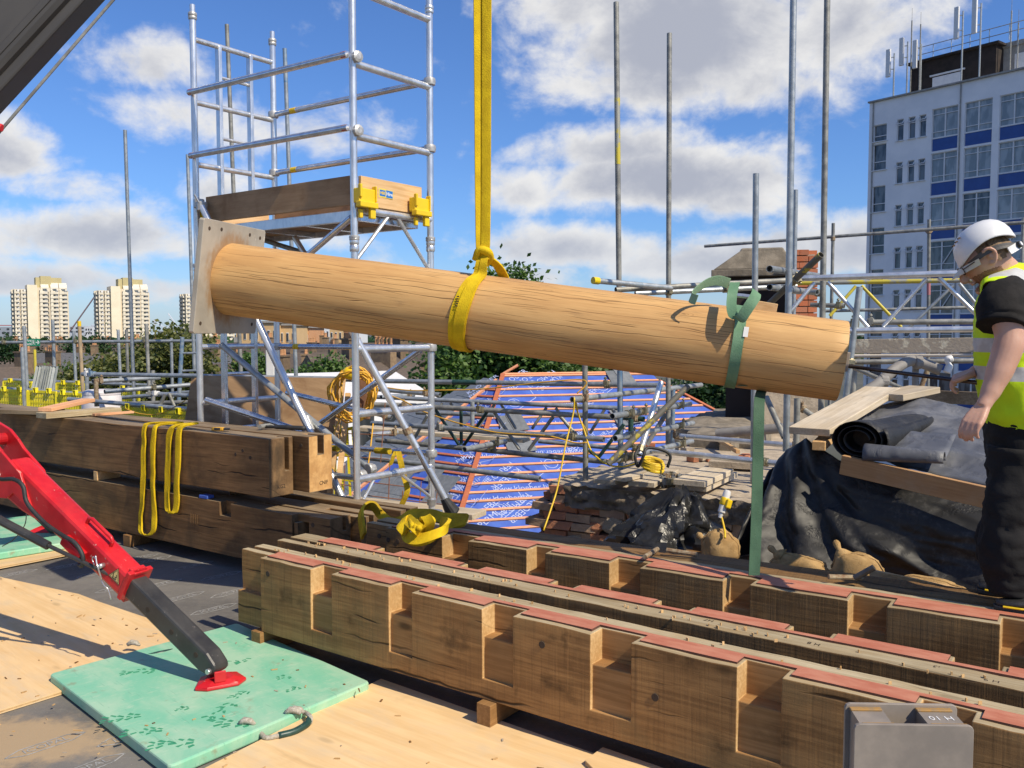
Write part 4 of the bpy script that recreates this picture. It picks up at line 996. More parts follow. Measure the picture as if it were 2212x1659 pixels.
hookrail('guard_rail', FL, FR, zz(344, 7.08), zz(285, 6.1), -eyT * .045)
def clawrail(zA, zB):
 A, B = at(BL, zA), at(BR, zB); d = (B - A).normalized()
 o = tp('guard_rail', A + d * .03, B - d * .03, .0235, 'alu_rib', n=10)
 for p in (A, B):
  mb = MB(); mb.lathe([(.028, 0), (.042, .006), (.046, .03), (.042, .054), (.028, .06)], 14); mb.obj('claw', M_['castiron'], o, Matrix.Translation(p - V((0, 0, .03))), autosmooth=40)
 mb = MB(); mb.tube(A + d * .22, A + d * .29, .0242, 12, hollow=False); mb.obj('tape_band', M_['yellow_plastic'], o, None)
clawrail(zz(256, 7.69), zz(187, 6.7)); clawrail(zz(378, 7.69), zz(327, 6.7)); clawrail(1.50, 1.505); clawrail(.66, .70)
for z in (3.44, 2.95):                                   # round clamp heads on the near leg
 mb = MB(); mb.lathe([(.02, -.02), (.038, -.012), (.038, .016), (.02, .022)], 12); mb.obj('clamp_head', M_['castiron'], legs['FR'], frame(at(FR, z + .035) + V((.035, -.02, 0)), (0, 0, 1), (.7, -.7, 0)))
PT = Matrix((exT, eyT, V((0, 0, 1)))).transposed().to_4x4(); PT.translation = at(FR, 2.46)
if PT.determinant() < 0: pass
mb = MB(); mb.box((.86, .37, -.015), (1.62, .56, .016)); deckp = mb.obj('platform_board', M_['ply_board'], tw, PT)
for y in (.075, .665):
 mb = MB(); mb.box((.86, y, -.03), (1.66, .03, .075)); mb.obj('platform_beam', M_['alu'], deckp, PT, bevel=.003)
for x in (.05, .6, 1.15, 1.67):
 mb = MB(); mb.box((x, .37, -.045), (.04, .56, .04)); mb.obj('platform_bearer', M_['alu_rib'], deckp, PT)
tbz = .035
for nm, c, s in (('toe_board', (.86, .05, tbz + .10), (1.66, .028, .20)), ('toe_board', (.015, .37, tbz + .10), (.028, .62, .20)), ('toe_board', (.86, .695, tbz + .10), (1.62, .026, .20)), ('toe_board', (1.70, .37, tbz + .10), (.026, .60, .20))):
 mb = MB(); b_ = MB(); b_.box(c, s)
 if s[1] > s[0]:
  q = PT @ T(*c) @ Matrix.Rotation(R(90), 4, 'Z'); mb.box((0, 0, 0), (s[1], s[0], s[2])); tbo = mb.obj(nm, M_['toe'] if 'toe' in M_ else M_['board'], tw, q, bevel=.003)
  if c[0] < .1: side_tb = (tbo, q)
 else:
  q = PT @ T(*c); mb.box((0, 0, 0), s); mb.obj(nm, M_['ply_board'], tw, q, bevel=.003)
side_tb[0].data.materials[0] = M_['pine']
nrm = -exT
ms = frame(PT @ V((-.0005, .30, tbz + .105)), eyT, nrm)
sk = MB(); sk.prism([(-.07, -.03), (.07, -.03), (.07, .03), (-.07, .03)], 0, .0008); sko = sk.obj('hire_sticker', M_['sticker_y'] if 'sticker_y' in M_ else M_['yellow_plastic'], side_tb[0], ms)
sk = MB(); sk.prism([(-.062, -.022), (-.006, -.022), (-.006, .022), (-.062, .022)], .0008, .0014); sk.prism([(0, -.026), (.066, -.026), (.066, .026), (0, .026)], .0008, .0014); sk.obj('sticker_panel', M_['sticker_b'] if 'sticker_b' in M_ else M_['blue_tube'], sko, ms)
text_mesh('HSS', .026, M_['yellow_plastic'], sko, ms @ T(-.034, 0, .0016), 'lettering', .0003, bold=.001)
text_mesh('Hire', .034, M_['white_plastic'], sko, ms @ T(.033, 0, .0016), 'lettering', .0003, bold=.001)
for y in (.06, .60):                                      # yellow toe-board clips at the platform end
 c = MB(); mm = PT @ T(-.01, y, .0)
 c.box((-.03, 0, .09), (.06, .16, .10)); c.box((-.055, .0, .03), (.05, .17, .04)); c.box((-.06, -.07, .12), (.03, .02, .09)); c.box((-.05, .05, -.015), (.03, .05, .09)); c.box((-.03, -.04, -.03), (.025, .03, .06)); c.box((-.05, .075, .11), (.045, .012, .11))
 c.obj('toe_board_clip', M_['yellow_plastic'], tw, mm, bevel=.006)
c = MB(); c.box((1.735, .02, .06), (.03, .08, .14)); c.obj('toe_board_clip', M_['yellow_plastic'], tw, PT, bevel=.005)
tp('knee_brace', at(FR.lerp(BR, .42), 2.44), at(FR, 2.10), .014, n=8); tp('knee_brace', at(FR.lerp(BR, .55), 2.44), at(BR, 2.07), .014, n=8)
tp('knee_brace', at(FR.lerp(BR, .55), .59), at(BR, .36), .012, n=8); tp('knee_brace', at(FR.lerp(BR, .22), .59), at(FR, .37), .012, n=8)
tp('diagonal_brace', D(759, 470, 6.12), D(472, 718, 7.1), .022, 'alu_rib'); tp('diagonal_brace', D(552, 513, 7.5), D(700, 560, 7.0), .02, 'galv_old'); tp('diagonal_brace', D(636, 512, 7.0), D(690, 600, 6.9), .022)
da = tp('diagonal_brace', D(478, 745, 7.15), D(808, 1021, 6.35), .0245, 'galv')
for p in (D(800, 1013, 6.37), D(780, 1028, 6.28)):
 mb = MB(); mb.tube(p + eyT * -.03, p + eyT * .03, .044, 14, hollow=False); mb.obj('claw', M_['castiron'], da, None, bevel=.008)
tp('diagonal_brace', D(907, 757, 6.68), D(684, 920, 7.25), .0235, 'alu_rib'); tp('diagonal_brace', D(446, 864, 7.06), D(655, 934, 6.7), .026, 'alu_rib'); tp('diagonal_brace', D(620, 848, 7.6), D(790, 889, 6.95), .022, 'alu_rib')
tp('ledger', D(700, 1024, 6.75), D(770, 1032, 6.12), .022, 'galv')
for x, y, d in ((700, 967, 7.05), (812, 973, 6.85)):
 mb = MB(); p = D(x, y, d); q = D(x + 30, y + 2, d - .1); mb.tube(p, q, .0245, 10, hollow=False); mb.obj('tape_band', M_['yellow_old'], tw, None)
mb = MB(); mb.ribbon([D(855, 975, 6.7), D(850, 985, 6.68), D(846, 998, 6.68), D(843, 1005, 6.68)], (1, 0, 0), .03, .003); mb.ribbon(bez([D(860, 975, 6.7), D(866, 1000, 6.68), D(873, 1030, 6.7), D(880, 1060, 6.68), D(868, 1090, 6.7)], 4), V((1, .3, 0)), .045, .004); mb.obj('tape_tail', M_['yellow_old'], tw, None)
s1 = tp('stabiliser', D(434, 441, 7.02), D(741, 1079, 6.45), .0275, 'alu', n=14)
tp('inner_tube', D(741, 1079, 6.45), D(762, 1122, 6.42), .023, 'alu', s1)
p, q = D(660, 900, 6.63), D(672, 931, 6.6)
mb = MB(); mb.tube(p, q, .0315, 14, hollow=False); mb.obj('clamp_sleeve', M_['castiron'], s1, None, bevel=.004)
mb = MB(); mb.tube(D(560, 698, 6.78) - V((.0, .01, 0)), D(676, 940, 6.59) - V((0, .01, 0)), .0287, 14, hollow=False)
ax1 = (D(741, 1079, 6.45) - D(434, 441, 7.02)).normalized()
c1 = D(597, 786, 6.735)
nv = (V((0, -1, 0)) - ax1 * V((0, -1, 0)).dot(ax1)).normalized()
mt = frame(c1 + nv * .0283, ax1, nv)
sk = MB(); sk.prism([(-.17, -.016), (.17, -.016), (.17, .016), (-.17, .016)], 0, .001); lb = sk.obj('maker_label', M_['sticker_w'] if 'sticker_w' in M_ else M_['dark_ink'], s1, mt)
text_mesh('YOUNGMAN', .046, M_['white_plastic'], lb, mt @ T(0, 0, .0014) @ Matrix.Rotation(R(180), 4, 'Z'), 'lettering', .0004)
for (x, y, d) in ((436, 446, 7.03), (430, 440, 7.05)):
 mb = MB(); pp = D(x, y, d); mb.tube(pp - V((0, 0, .035)), pp + V((0, 0, .035)), .042, 12, hollow=False); mb.obj('clamp', M_['castiron'], s1, None, bevel=.006)
tp('clamp_handle', D(432, 441, 7.0), D(420, 420, 6.98), .008, 'zinc', s1)
s2 = tp('stabiliser', D(752, 700, 6.12), D(900, 968, 6.22), .0255, 'alu', n=14)
tp('inner_tube', D(898, 965, 6.22), D(962, 1083, 6.28), .022, 'alu_rib', s2); tp('clamp_sleeve', D(925, 1012, 6.25), D(962, 1080, 6.28), .0275, 'alu', s2)
pf = D(962, 1081, 6.28); pg = D(976, 1103, 6.3)
mb = MB(); axf = (pg - pf).normalized(); mf = frame(pf, axf)
mb.loft([[mf @ V((x, r * math.cos(2 * math.pi * k / 16), r * math.sin(2 * math.pi * k / 16) * (1 if k % 2 else .86))) for k in range(16)] for x, r in ((-.02, .028), (.0, .033), (.05, .045), (.10, .056), (.112, .052))])
mb.obj('rubber_foot', M_['rubber'], s2, None)
mb = MB(); mb.tube(D(878, 925, 6.21), D(884, 938, 6.21), .034, 12, hollow=False); mb.obj('clamp_sleeve', M_['rusty'], s2, None)
for i, (a, b) in enumerate([((-2.75, 7.0), (-.35, 6.35)), ((-2.3, 7.75), (-.25, 6.72))]):
 A, B = V((*a, .2)), V((*b, .2)); mb = MB(); L = (B - A).length; mb.box((L / 2, 0, .022), (L, .225, .044))
 mb.obj('scaffold_board', M_['board'], M=frame(A, B - A), bevel=.003, label=['scaffold board under the near feet of the aluminium tower', 'scaffold board under the rear feet of the aluminium tower'][i], cat='scaffold board', group='scaffold boards')
for i, (x, y) in enumerate([(-2.5, 7.08), (-2.04, 7.69), (-1.1, 6.45), (-.5, 6.5), (-.6, 6.85)]):
 mb = MB(); mb.box((0, 0, .1), (.3, .25, .2)); mb.obj('timber_packer', M_['old_oak'], M=T(x, y, .001), label='dark packer under the tower boards below the ' + ['front left leg', 'rear left leg', 'front right leg', 'rubber foot', 'rear right leg'][i], cat='packer', group='packers under the tower boards')
# ================================================================ hanging oak log
LK = 1.07
C0, C1 = D(500, 603.5, 4.64 * LK), D(1819, 780, 3.86 * LK)
axL = (C1 - C0).normalized(); LL = (C1 - C0).length
ML0 = frame(C0, axL)
lg = thing('oak_post', 'round peeled oak post with a steel base plate hanging from the crane', 'oak post', None, ML0)
mb = MB(); NR = 64; NS = 48; rings = []
for i in range(NS + 1):
 x = LL * i / NS; r0 = .199 - .010 * i / NS
 if i == NS: r0 -= .004
 rings.append([V((x, (r0 + .0035 * mnoise.noise((x * .9, 2 * math.cos(a), 2 * math.sin(a)))) * math.cos(a), (r0 + .0035 * mnoise.noise((x * .9, 2 * math.cos(a), 2 * math.sin(a)))) * math.sin(a))) for a in (2 * math.pi * k / NR for k in range(NR))])
rings.insert(NS, [V((p.x - .006, p.y * 1.018, p.z * 1.018)) for p in rings[-1]])
mb.loft(rings)
trunk = mb.obj('log', [M_['log'], M_['endgrain']], lg, ML0, autosmooth=50)
facemats(trunk, lambda c, n: 1 if n.x > .9 else 0)
M_['plate_rust'] = None
def plate_mat():
 m, g = newmat('stained_steel_plate')
 p = coords(g); n1 = g.noise(p, 4., 6., .6, .5); n2 = g.noise(g.scale(p, (1., 2., 1.)), 11., 6., .65)
 s = g.n('ShaderNodeSeparateXYZ', None, Vector=p)
 rr = g.m('SQRT', g.m('ADD', g.m('MULTIPLY', s.outputs[1], s.outputs[1]), g.m('MULTIPLY', s.outputs[2], s.outputs[2])))
 col = g.mix(g.ss(n1, .35, .65), (.36, .32, .26), (.47, .42, .34))
 rust = g.m('MULTIPLY', g.ss(g.m('ADD', rr, g.m('MULTIPLY', g.m('SUBTRACT', n2, .5), .18)), .285, .19), .85)
 col = g.mix(rust, col, (.33, .19, .08))
 edge = g.m('MULTIPLY', g.ss(n2, .60, .66), g.ss(s.outputs[1], .05, .2))
 col = g.mix(g.m('MULTIPLY', edge, .8), col, (.68, .62, .52))
 finish(g, col, .55, .15, n2, .1, .005, .5)
 return m
M_['plate_rust'] = plate_mat()
mb = MB(); hs = .305
mb.prism([(-hs + .01, -hs), (hs - .01, -hs), (hs, -hs + .01), (hs, hs - .01), (hs - .01, hs), (-hs + .01, hs), (-hs, hs - .01), (-hs, -hs + .01)], -.03, 0)
mpl = Matrix((ML0.col[1].xyz, ML0.col[2].xyz, ML0.col[0].xyz)).transposed().to_4x4(); mpl.translation = C0
for v in mb.v: v.x, v.y, v.z = v.z, v.x, v.y
bp = mb.obj('base_plate', M_['plate_rust'], lg, ML0, bevel=.003)
for y, z in ((.25, .255), (.14, .262), (-.14, .262), (-.25, .255), (.262, .13), (.255, -.25), (-.25, -.25)):
 mb = MB(); mb.lathe([(.001, .0006), (.011, .0006), (.011, -.001)], 12); mb.obj('bolt_hole', M_['slot'], bp, ML0 @ T(.0, y, z) @ Matrix.Rotation(R(90), 4, 'Y'))
mb = MB(); mb.box((LL + .012, 0, 0), (.03, .09, .09)); mb.obj('end_socket', M_['steel_plate'], lg, ML0, bevel=.003)
# ---------------------------------------------------------------- yellow lifting sling
def axpt(s): return C0 + axL * s
nup = (V((0, 0, 1)) - axL * axL.z).normalized(); nnear = nup.cross(axL).normalized()
if nnear.y > 0: nnear = -nnear
def ringpt(s, a, r): return axpt(s) + (nup * math.cos(a) + nnear * math.sin(a)) * r
def s_at(px):                                              # position along the axis seen at pixel column px
 lo, hi = 0, LL
 for _ in range(40):
  md = (lo + hi) / 2; p = axpt(md); q = p - V((0, 0, EYE)); xx = CX + F * q.x / (q.y * math.cos(PITCH) - q.z * math.sin(PITCH))
  lo, hi = (md, hi) if xx < px else (lo, md)
 return lo
sl = thing('lifting_sling', 'yellow webbing sling choked round the hanging oak post', 'lifting sling', None, Matrix.Translation(axpt(s_at(1040)) + nup * .2))
s0_ = s_at(1052)
knot = D(1044, 548, axpt(s0_).y - .06)
r_ = .204
pts, sides, ws = [], [], []
N = 22
for i in range(N + 1):                                     # wrap: from the choke down the near side, under and up behind
 a = -.25 + (i / N) * (2 * math.pi - .55)
 drift = -.085 * math.sin(min(a, math.pi) / 2 + 0) if a > 0 else 0
 if a > math.pi: drift = -.085 + .06 * (a - math.pi) / math.pi
 pts.append(ringpt(s0_ + drift - .02, max(a, .28) if i == 0 else a, r_)); sides.append(axL + nup * (.12 if a < 2 else -.05)); ws.append(.085 if .5 < a < 2.6 else .07)
front = [knot, knot.lerp(ringpt(s0_ - .03, .45, r_ + .012), .5) + nnear * .012] + [ringpt(s0_ - .02 - .085 * math.sin(min(a, math.pi) / 2), a, r_ + (.006 if a < 1 else 0)) for a in [.42 + k * .27 for k in range(16)]]
back = [knot, ringpt(s0_ + .02, .02, r_ + .05), ringpt(s0_ + .045, -.4, r_ + .005), ringpt(s0_ + .03, -.8, r_), ringpt(s0_ - .03, -1.6, r_), ringpt(s0_ - .06, -2.2, r_)]
fr = bez(front, 3)
def ruffle(pts, amp): return [p + V((mnoise.noise(p * 9) * amp, mnoise.noise(p * 9 + V((5, 5, 5))) * amp * .6, 0)) for p in pts]
mb = MB(); wf = [.05 + .045 * math.sin(min(1., i / (len(fr) * .38)) * math.pi / 2) - .035 * max(0, (i / len(fr) - .35)) for i in range(len(fr))]
mb.ribbon(fr, axL, wf, .008);
fr2 = [p + (p - axpt((p - C0).dot(axL))).normalized() * .006 + axL * .012 for p in fr]
mb.ribbon(fr2, axL, [w * .62 for w in wf], .007)
mb.obj('choke_loop', M_['yellow_web'], sl, None, autosmooth=60)
mb = MB(); mb.ribbon(bez(back, 4), axL, .055, .008); mb.obj('choke_loop', M_['yellow_web'], sl, None, autosmooth=60)
topz = 5.3
hookp = V((knot.x, knot.y, topz))
for i, (dx, dy, w) in enumerate(((-.016, 0, .052), (.016, -.012, .046))):
 ln = [knot + V((dx * .5, dy, -.03)), knot + V((dx * .8, dy, .08)), knot + V((dx, dy, .35))] + [V((knot.x + dx * (1 + .1 * k), knot.y + dy, knot.z + .35 + k * .3)) for k in range(1, 11)]
 mb = MB(); mb.ribbon(bez(ln, 3), V((1, -.25 if i else .3, 0)), w, .010); mb.obj('sling_fall', M_['yellow_web'], sl, None, autosmooth=60)
mb = MB(); mb.path(bez([knot + V((-.04, -.0, -.03)), knot + V((-.02, -.025, .015)), knot + V((.025, -.02, .005)), knot + V((.03, .02, -.03)), knot + V((.01, .03, -.05))], 5), [.02] * 6 + [.024] * 9 + [.02] * 6, 8, flat=.8); mb.obj('choke_bight', M_['yellow_web'], sl, None, smooth=True)
mb = MB()
for k in range(5):
 p = ringpt(s0_ - .098, 1.25 + k * .055, r_ + .0125); mb.box((0, 0, 0), (.012, .003, .006), frame(p, axL, nup))
mb.obj('tag_print', M_['dark_ink'], sl, None)
# ---------------------------------------------------------------- green ratchet strap
gs = thing('ratchet_strap', 'green webbing ratchet strap round the lower end of the oak post', 'ratchet strap', None, Matrix.Translation(axpt(s_at(1585)) + nup * .2))
sg = s_at(1588); rg = .1985
mb = MB(); pts = [ringpt(sg - .0 + .012 * math.sin(a), a, rg) for a in [2 * math.pi * k / 40 for k in range(41)]]
mb.ribbon(pts, axL, .05, .004); mb.obj('strap_band', M_['green_web'], gs, None, autosmooth=60)
bk = ringpt(sg + .005, -.10, rg + .035); mbk = frame(bk, axL, nup)
mb = MB(); mb.tube(mbk @ V((-.045, 0, .012)), mbk @ V((.055, 0, .012)), .009, 12, hollow=False); mb.tube(mbk @ V((-.045, .03, .02)), mbk @ V((.055, .03, .02)), .006, 10, hollow=False)
for x in (-.035, .04): mb.box((x, .0, -.008), (.004, .09, .035), mbk)
mb.obj('ratchet_buckle', M_['zinc'], gs, None)
def dn(x, y, near): return D(x, y, axpt(s_at(x)).y - near)
t1 = [dn(1575, 612, .10), dn(1550, 606, .13), dn(1525, 612, .16), dn(1500, 630, .19), dn(1492, 642, .2), dn(1505, 648, .21)]
mb = MB(); mb.ribbon(bez(t1, 6), V((.25, -.35, .9)), .048, .004); mb.obj('strap_tail', M_['green_light'] if 'green_light' in M_ else M_['green_web'], gs, None, autosmooth=60)
t2 = [dn(1590, 688, .222), dn(1600, 688, .235), dn(1610, 674, .24), dn(1622, 656, .235), dn(1632, 640, .215), dn(1634, 630, .19)]
mb = MB(); mb.ribbon(bez(t2, 6), V((.72, -.25, -.62)), .05, .004); mb.obj('strap_tail', M_['green_web'], gs, None, autosmooth=60)
t3 = [dn(1588, 610, .12), dn(1582, 634, .18), dn(1580, 662, .215), dn(1584, 682, .225), dn(1592, 690, .222)]
mb = MB(); mb.ribbon(bez(t3, 5), V((1, -.2, 0)), .045, .004); mb.obj('strap_tail', M_['green_web'], gs, None, autosmooth=60)
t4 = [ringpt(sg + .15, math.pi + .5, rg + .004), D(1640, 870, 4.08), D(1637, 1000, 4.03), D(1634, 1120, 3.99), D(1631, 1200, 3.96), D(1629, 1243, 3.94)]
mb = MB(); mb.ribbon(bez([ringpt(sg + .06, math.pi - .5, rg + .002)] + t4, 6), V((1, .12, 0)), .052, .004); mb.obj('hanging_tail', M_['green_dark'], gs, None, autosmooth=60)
mb = MB(); c = ringpt(sg + .04, 1.18, rg + .004); mb.box((0, 0, 0), (.022, .05, .002), frame(c, axL, (c - axpt(sg + .04)).normalized())); mb.obj('strap_label', M_['white_plastic'], gs, None)
mb = MB(); c = ringpt(sg + .10, -.25, .215); mb.box((0, 0, 0), (.13, .07, .045), frame(c, axL - nup * .05, nup)); mb.obj('timber_wedge', M_['pine'], label='pale timber wedge on the post behind the ratchet buckle', cat='wedge', bevel=.003)
# ================================================================ BACKGROUND
GZ = -11.0
gr = MB(); gr.add([(-3000, -200, GZ), (3000, -200, GZ), (3000, 5000, GZ), (-3000, 5000, GZ)], [(0, 1, 2, 3)])
gr.obj('city_ground', M_['ground'], M=Matrix(), kind='structure')
# ---------------------------------------------------------------- white office block, right
fd = V((4.7, -6.2, 0)).normalized(); fn_ = V((-.797, -.604, 0)).normalized(); P1 = V((760 / F * 70, 70, 0))
MW = frame((P1.x, P1.y, GZ), fd)            # x along the front to the right, y into the building
wb = thing('office_block', 'white rendered office block with blue panels and antennas on its roof', 'office block', None, MW)
def WP(px, py):                              # facade position seen at a pixel
 p = MW.inverted() @ onplane(px, py, P1, fn_); return p.x, p.z
topz_ = WP(1868, 226)[1]
H_ = topz_
cols3 = [WP(x, 380)[0] for x in (1942, 1967, 1990)]
nw = (cols3[1] - cols3[0]) * .29
rows = [WP(1966, y)[1] for y in (277, 370, 465, 556)]
pitch = (rows[0] - rows[3]) / 3
rowz = [rows[0] - pitch * i for i in range(7)]
wins = []                                    # x0,x1,z0,z1,type
wl0, wl1 = WP(1885, 380)[0], WP(1913, 380)[0]
for i, z in enumerate(rowz):
 for c in cols3: wins.append((c - nw, c + nw, z - .78, z + .82, 'n'))
 if i == 0: wins.append((wl0, wl1, z - .55, z + .72, 'w'))
 zl = z - 1.75
 wins.append((wl0, wl1, zl - 1.0, zl + 1.0, 'w'))
bx = [WP(x, 300)[0] for x in (2012, 2066, 2079, 2148, 2160, 2240)]
bw = bx[1] - bx[0]; bp_ = bx[2] - bx[0]
for i in range(7):
 z = rowz[i]
 for k in range(5):
  x0 = bx[0] + bp_ * 1.12 * k if k else bx[0]
  x0 = bx[0] + k * (bw * 1.06 + (bx[2] - bx[1]))
  wins.append((x0, x0 + bw * 1.04, z - 2.02, z + 1.05, 'b'))
xs = sorted(set([0, 46.] + [v for w_ in wins for v in w_[:2]])); zs_ = sorted(set([0, H_] + [v for w_ in wins for v in w_[2:4]]))
def open_(x, z): return any(a < x < b and c < z < d for a, b, c, d, _ in wins)
mb = MB(); mb.cells(xs, [0, .28], zs_, lambda x, y, z: not open_(x, z))
wall = mb.obj('facade', M_['white_wall'], wb, MW)
mb = MB(); mb.box((23, 8.3, H_ / 2 - .2), (45.9, 16, H_ - .4)); mb.obj('building_core', M_['white_wall'], wb, MW)
mb = MB(); mb.box((23, .1, H_ + .06), (46.1, .6, .12)); mb.obj('roof_coping', M_['concrete'], wb, MW)
for x in (.35, bx[0] - .0 + bw * 1.06 + (bx[2] - bx[1]) - .3):
 mb = MB(); mb.tube((x, -.06, 0), (x, -.06, H_), .05, 8, hollow=False); mb.obj('downpipe', M_['concrete'], wb, MW)
meshes = {}
def wmesh(w, h, t, var):
 key = (round(w, 2), round(h, 2), t, var)
 if key in meshes: return meshes[key]
 fr_ = MB(); gl = MB(); e = .05
 for a in ((0, w, 0, e), (0, w, h - e, h), (0, e, 0, h), (w - e, w, 0, h)): fr_.box(((a[0] + a[1]) / 2, .12, (a[2] + a[3]) / 2), (a[1] - a[0], .06, a[3] - a[2]))
 zb = .05
 if t == 'b':
  zb = .95
  fr_.box((w / 2, .1, zb), (w, .12, .1)); fr_.box((w * .5, .12, (zb + h) / 2), (.09, .07, h - zb)); fr_.box((w / 2, .12, zb + .45), (w, .05, .05)); fr_.box((w / 2, .12, h - .42), (w, .05, .05))
  if var % 3 == 0: fr_.bar((w * .55, .0, zb + .4), (w * .95, .12, h - .5), .05, .05)
 elif t == 'n':
  fr_.box((w / 2, .12, h - .42), (w, .06, .06)); fr_.box((w / 2, -.02, -.03), (w + .14, .2, .06))
  fr_.bar((0, -.18, h - .36), (w, -.18, h - .36), .05, .05); fr_.bar((0, -.18, h - .36), (0, .1, h - .02), .04, .04); fr_.bar((w, -.18, h - .36), (w, .1, h - .02), .04, .04)
 else:
  fr_.box((w / 2, .12, h * .32), (w, .06, .06)); fr_.box((w / 2, -.02, -.03), (w + .2, .2, .06))
 gl.box((w / 2, .17, (zb + h) / 2), (w - .02, .02, h - zb - .02))
 a = fr_.mesh('window_frame', M_['frame_white']); b = gl.mesh('pane', M_[('glass', 'glass_blind', 'glass')[var % 3] if t == 'b' else 'glass'])
 c = None
 if t == 'b':
  s = MB(); s.box((w / 2, .1, .46), (w - .1, .06, .86)); c = s.mesh('blue_panel', M_['blue_panel'])
 meshes[key] = (a, b, c); return meshes[key]
for i, (x0, x1, z0, z1, t) in enumerate(wins):
 a, b, c = wmesh(x1 - x0, z1 - z0, t, rnd.randrange(3))
 m = MW @ T(x0, 0, z0)
 wo = inst('window', a, wb, m); inst('pane', b, wo, m)
 if c: inst('blue_panel', c, wo, m)
ph0, ph1 = WP(1920, 190), WP(2128, 112)
prx0, prx1 = WP(1915, 200)[0] + .9, WP(2106, 150)[0] + .6
mb = MB(); mb.box(((prx0 + prx1) / 2, 4.2, H_ + 1.35), (prx1 - prx0, 4.8, 2.7)); pr_ = mb.obj('plant_room', M_['darkbrick'], wb, MW)
mb = MB(); mb.box(((prx0 + prx1) / 2, 4.2, H_ + 2.78), (prx1 - prx0 + .5, 5.3, .16)); mb.obj('plant_roof', M_['darkbrick'], pr_, MW)
mb = MB(); mb.box((prx1 + 4.5, 5.2, H_ + 1.3), (9., 4.6, 2.6)); mb.box((prx1 + 4.5, 5.2, H_ + 2.75), (9.3, 4.9, .3)); lr_ = mb.obj('lift_room', M_['concrete'], wb, MW)
mb = MB(); mb.box((prx1 + 2.2, 2.87, H_ + 1.2), (2.8, .06, 1.6)); mb.obj('white_panel', M_['white_plastic'], lr_, MW)
mb = MB(); mb.box(((prx0 * .55 + prx1 * .45), 1.76, H_ + 1.5), (2.6, .1, .12)); mb.box(((prx0 * .55 + prx1 * .45), 1.78, H_ + .9), (2.2, .06, .9)); mb.obj('plant_window', M_['frame_white'], pr_, MW)
def ant(px, py0, py1, kind, dy=1.2):
 x, z1 = WP(px, py0); _, z0 = WP(px, py1)
 o = None
 if kind == 'panel':
  mb = MB(); mb.box((x, dy - .9, (z0 + z1) / 2), (.34, .2, z1 - z0)); o = mb.obj('panel_antenna', M_['white_plastic'], wb, MW, bevel=.03)
  mb = MB(); mb.tube((x + .3, dy - .6, H_ + .1), (x + .3, dy - .6, z1 - .3), .06, 8, hollow=False); mb.bar((x, dy - .8, z1 - .6), (x + .3, dy - .6, z1 - .6), .06, .06); mb.bar((x, dy - .8, z0 + .6), (x + .3, dy - .6, z0 + .6), .06, .06); mb.obj('antenna_pole', M_['galv'], o, MW)
 else:
  mb = MB(); mb.tube((x, dy - .8, H_ - (1.5 if kind == 'clamp' else -.1)), (x, dy - .8, z1), .05, 8, hollow=False); o = mb.obj('antenna_mast', M_['galv_old'], wb, MW)
  mb = MB(); mb.tube((x, dy - .8, z1), (x, dy - .8, z1 + .9), .015, 6, hollow=False); mb.obj('lightning_rod', M_['galv_old'], o, MW)
ant(1915, 105, 165, 'panel'); ant(1944, 80, 140, 'panel'); ant(1973, 85, 146, 'panel'); ant(2063, 13, 82, 'panel'); ant(2102, -4, 70, 'panel'); ant(2154, 8, 70, 'x', 3.)
ant(1964, 42, 160, 'clamp'); ant(1983, 50, 140, 'clamp'); ant(2176, 38, 120, 'x', 2.5)
for z in (H_ + 3.35, H_ + 3.9):
 mb = MB(); mb.tube((prx0 + .3, 1.9, z), (prx1 + 9, 1.9, z), .03, 6, hollow=False); mb.obj('guard_rail', M_['galv'], wb, MW)
for k in range(12):
 x = prx0 + .3 + k * (prx1 + 8.7 - prx0) / 11
 mb = MB(); mb.tube((x, 1.9, H_ + 2.8), (x, 1.9, H_ + 3.95), .03, 6, hollow=False); mb.obj('rail_post', M_['galv'], wb, MW)
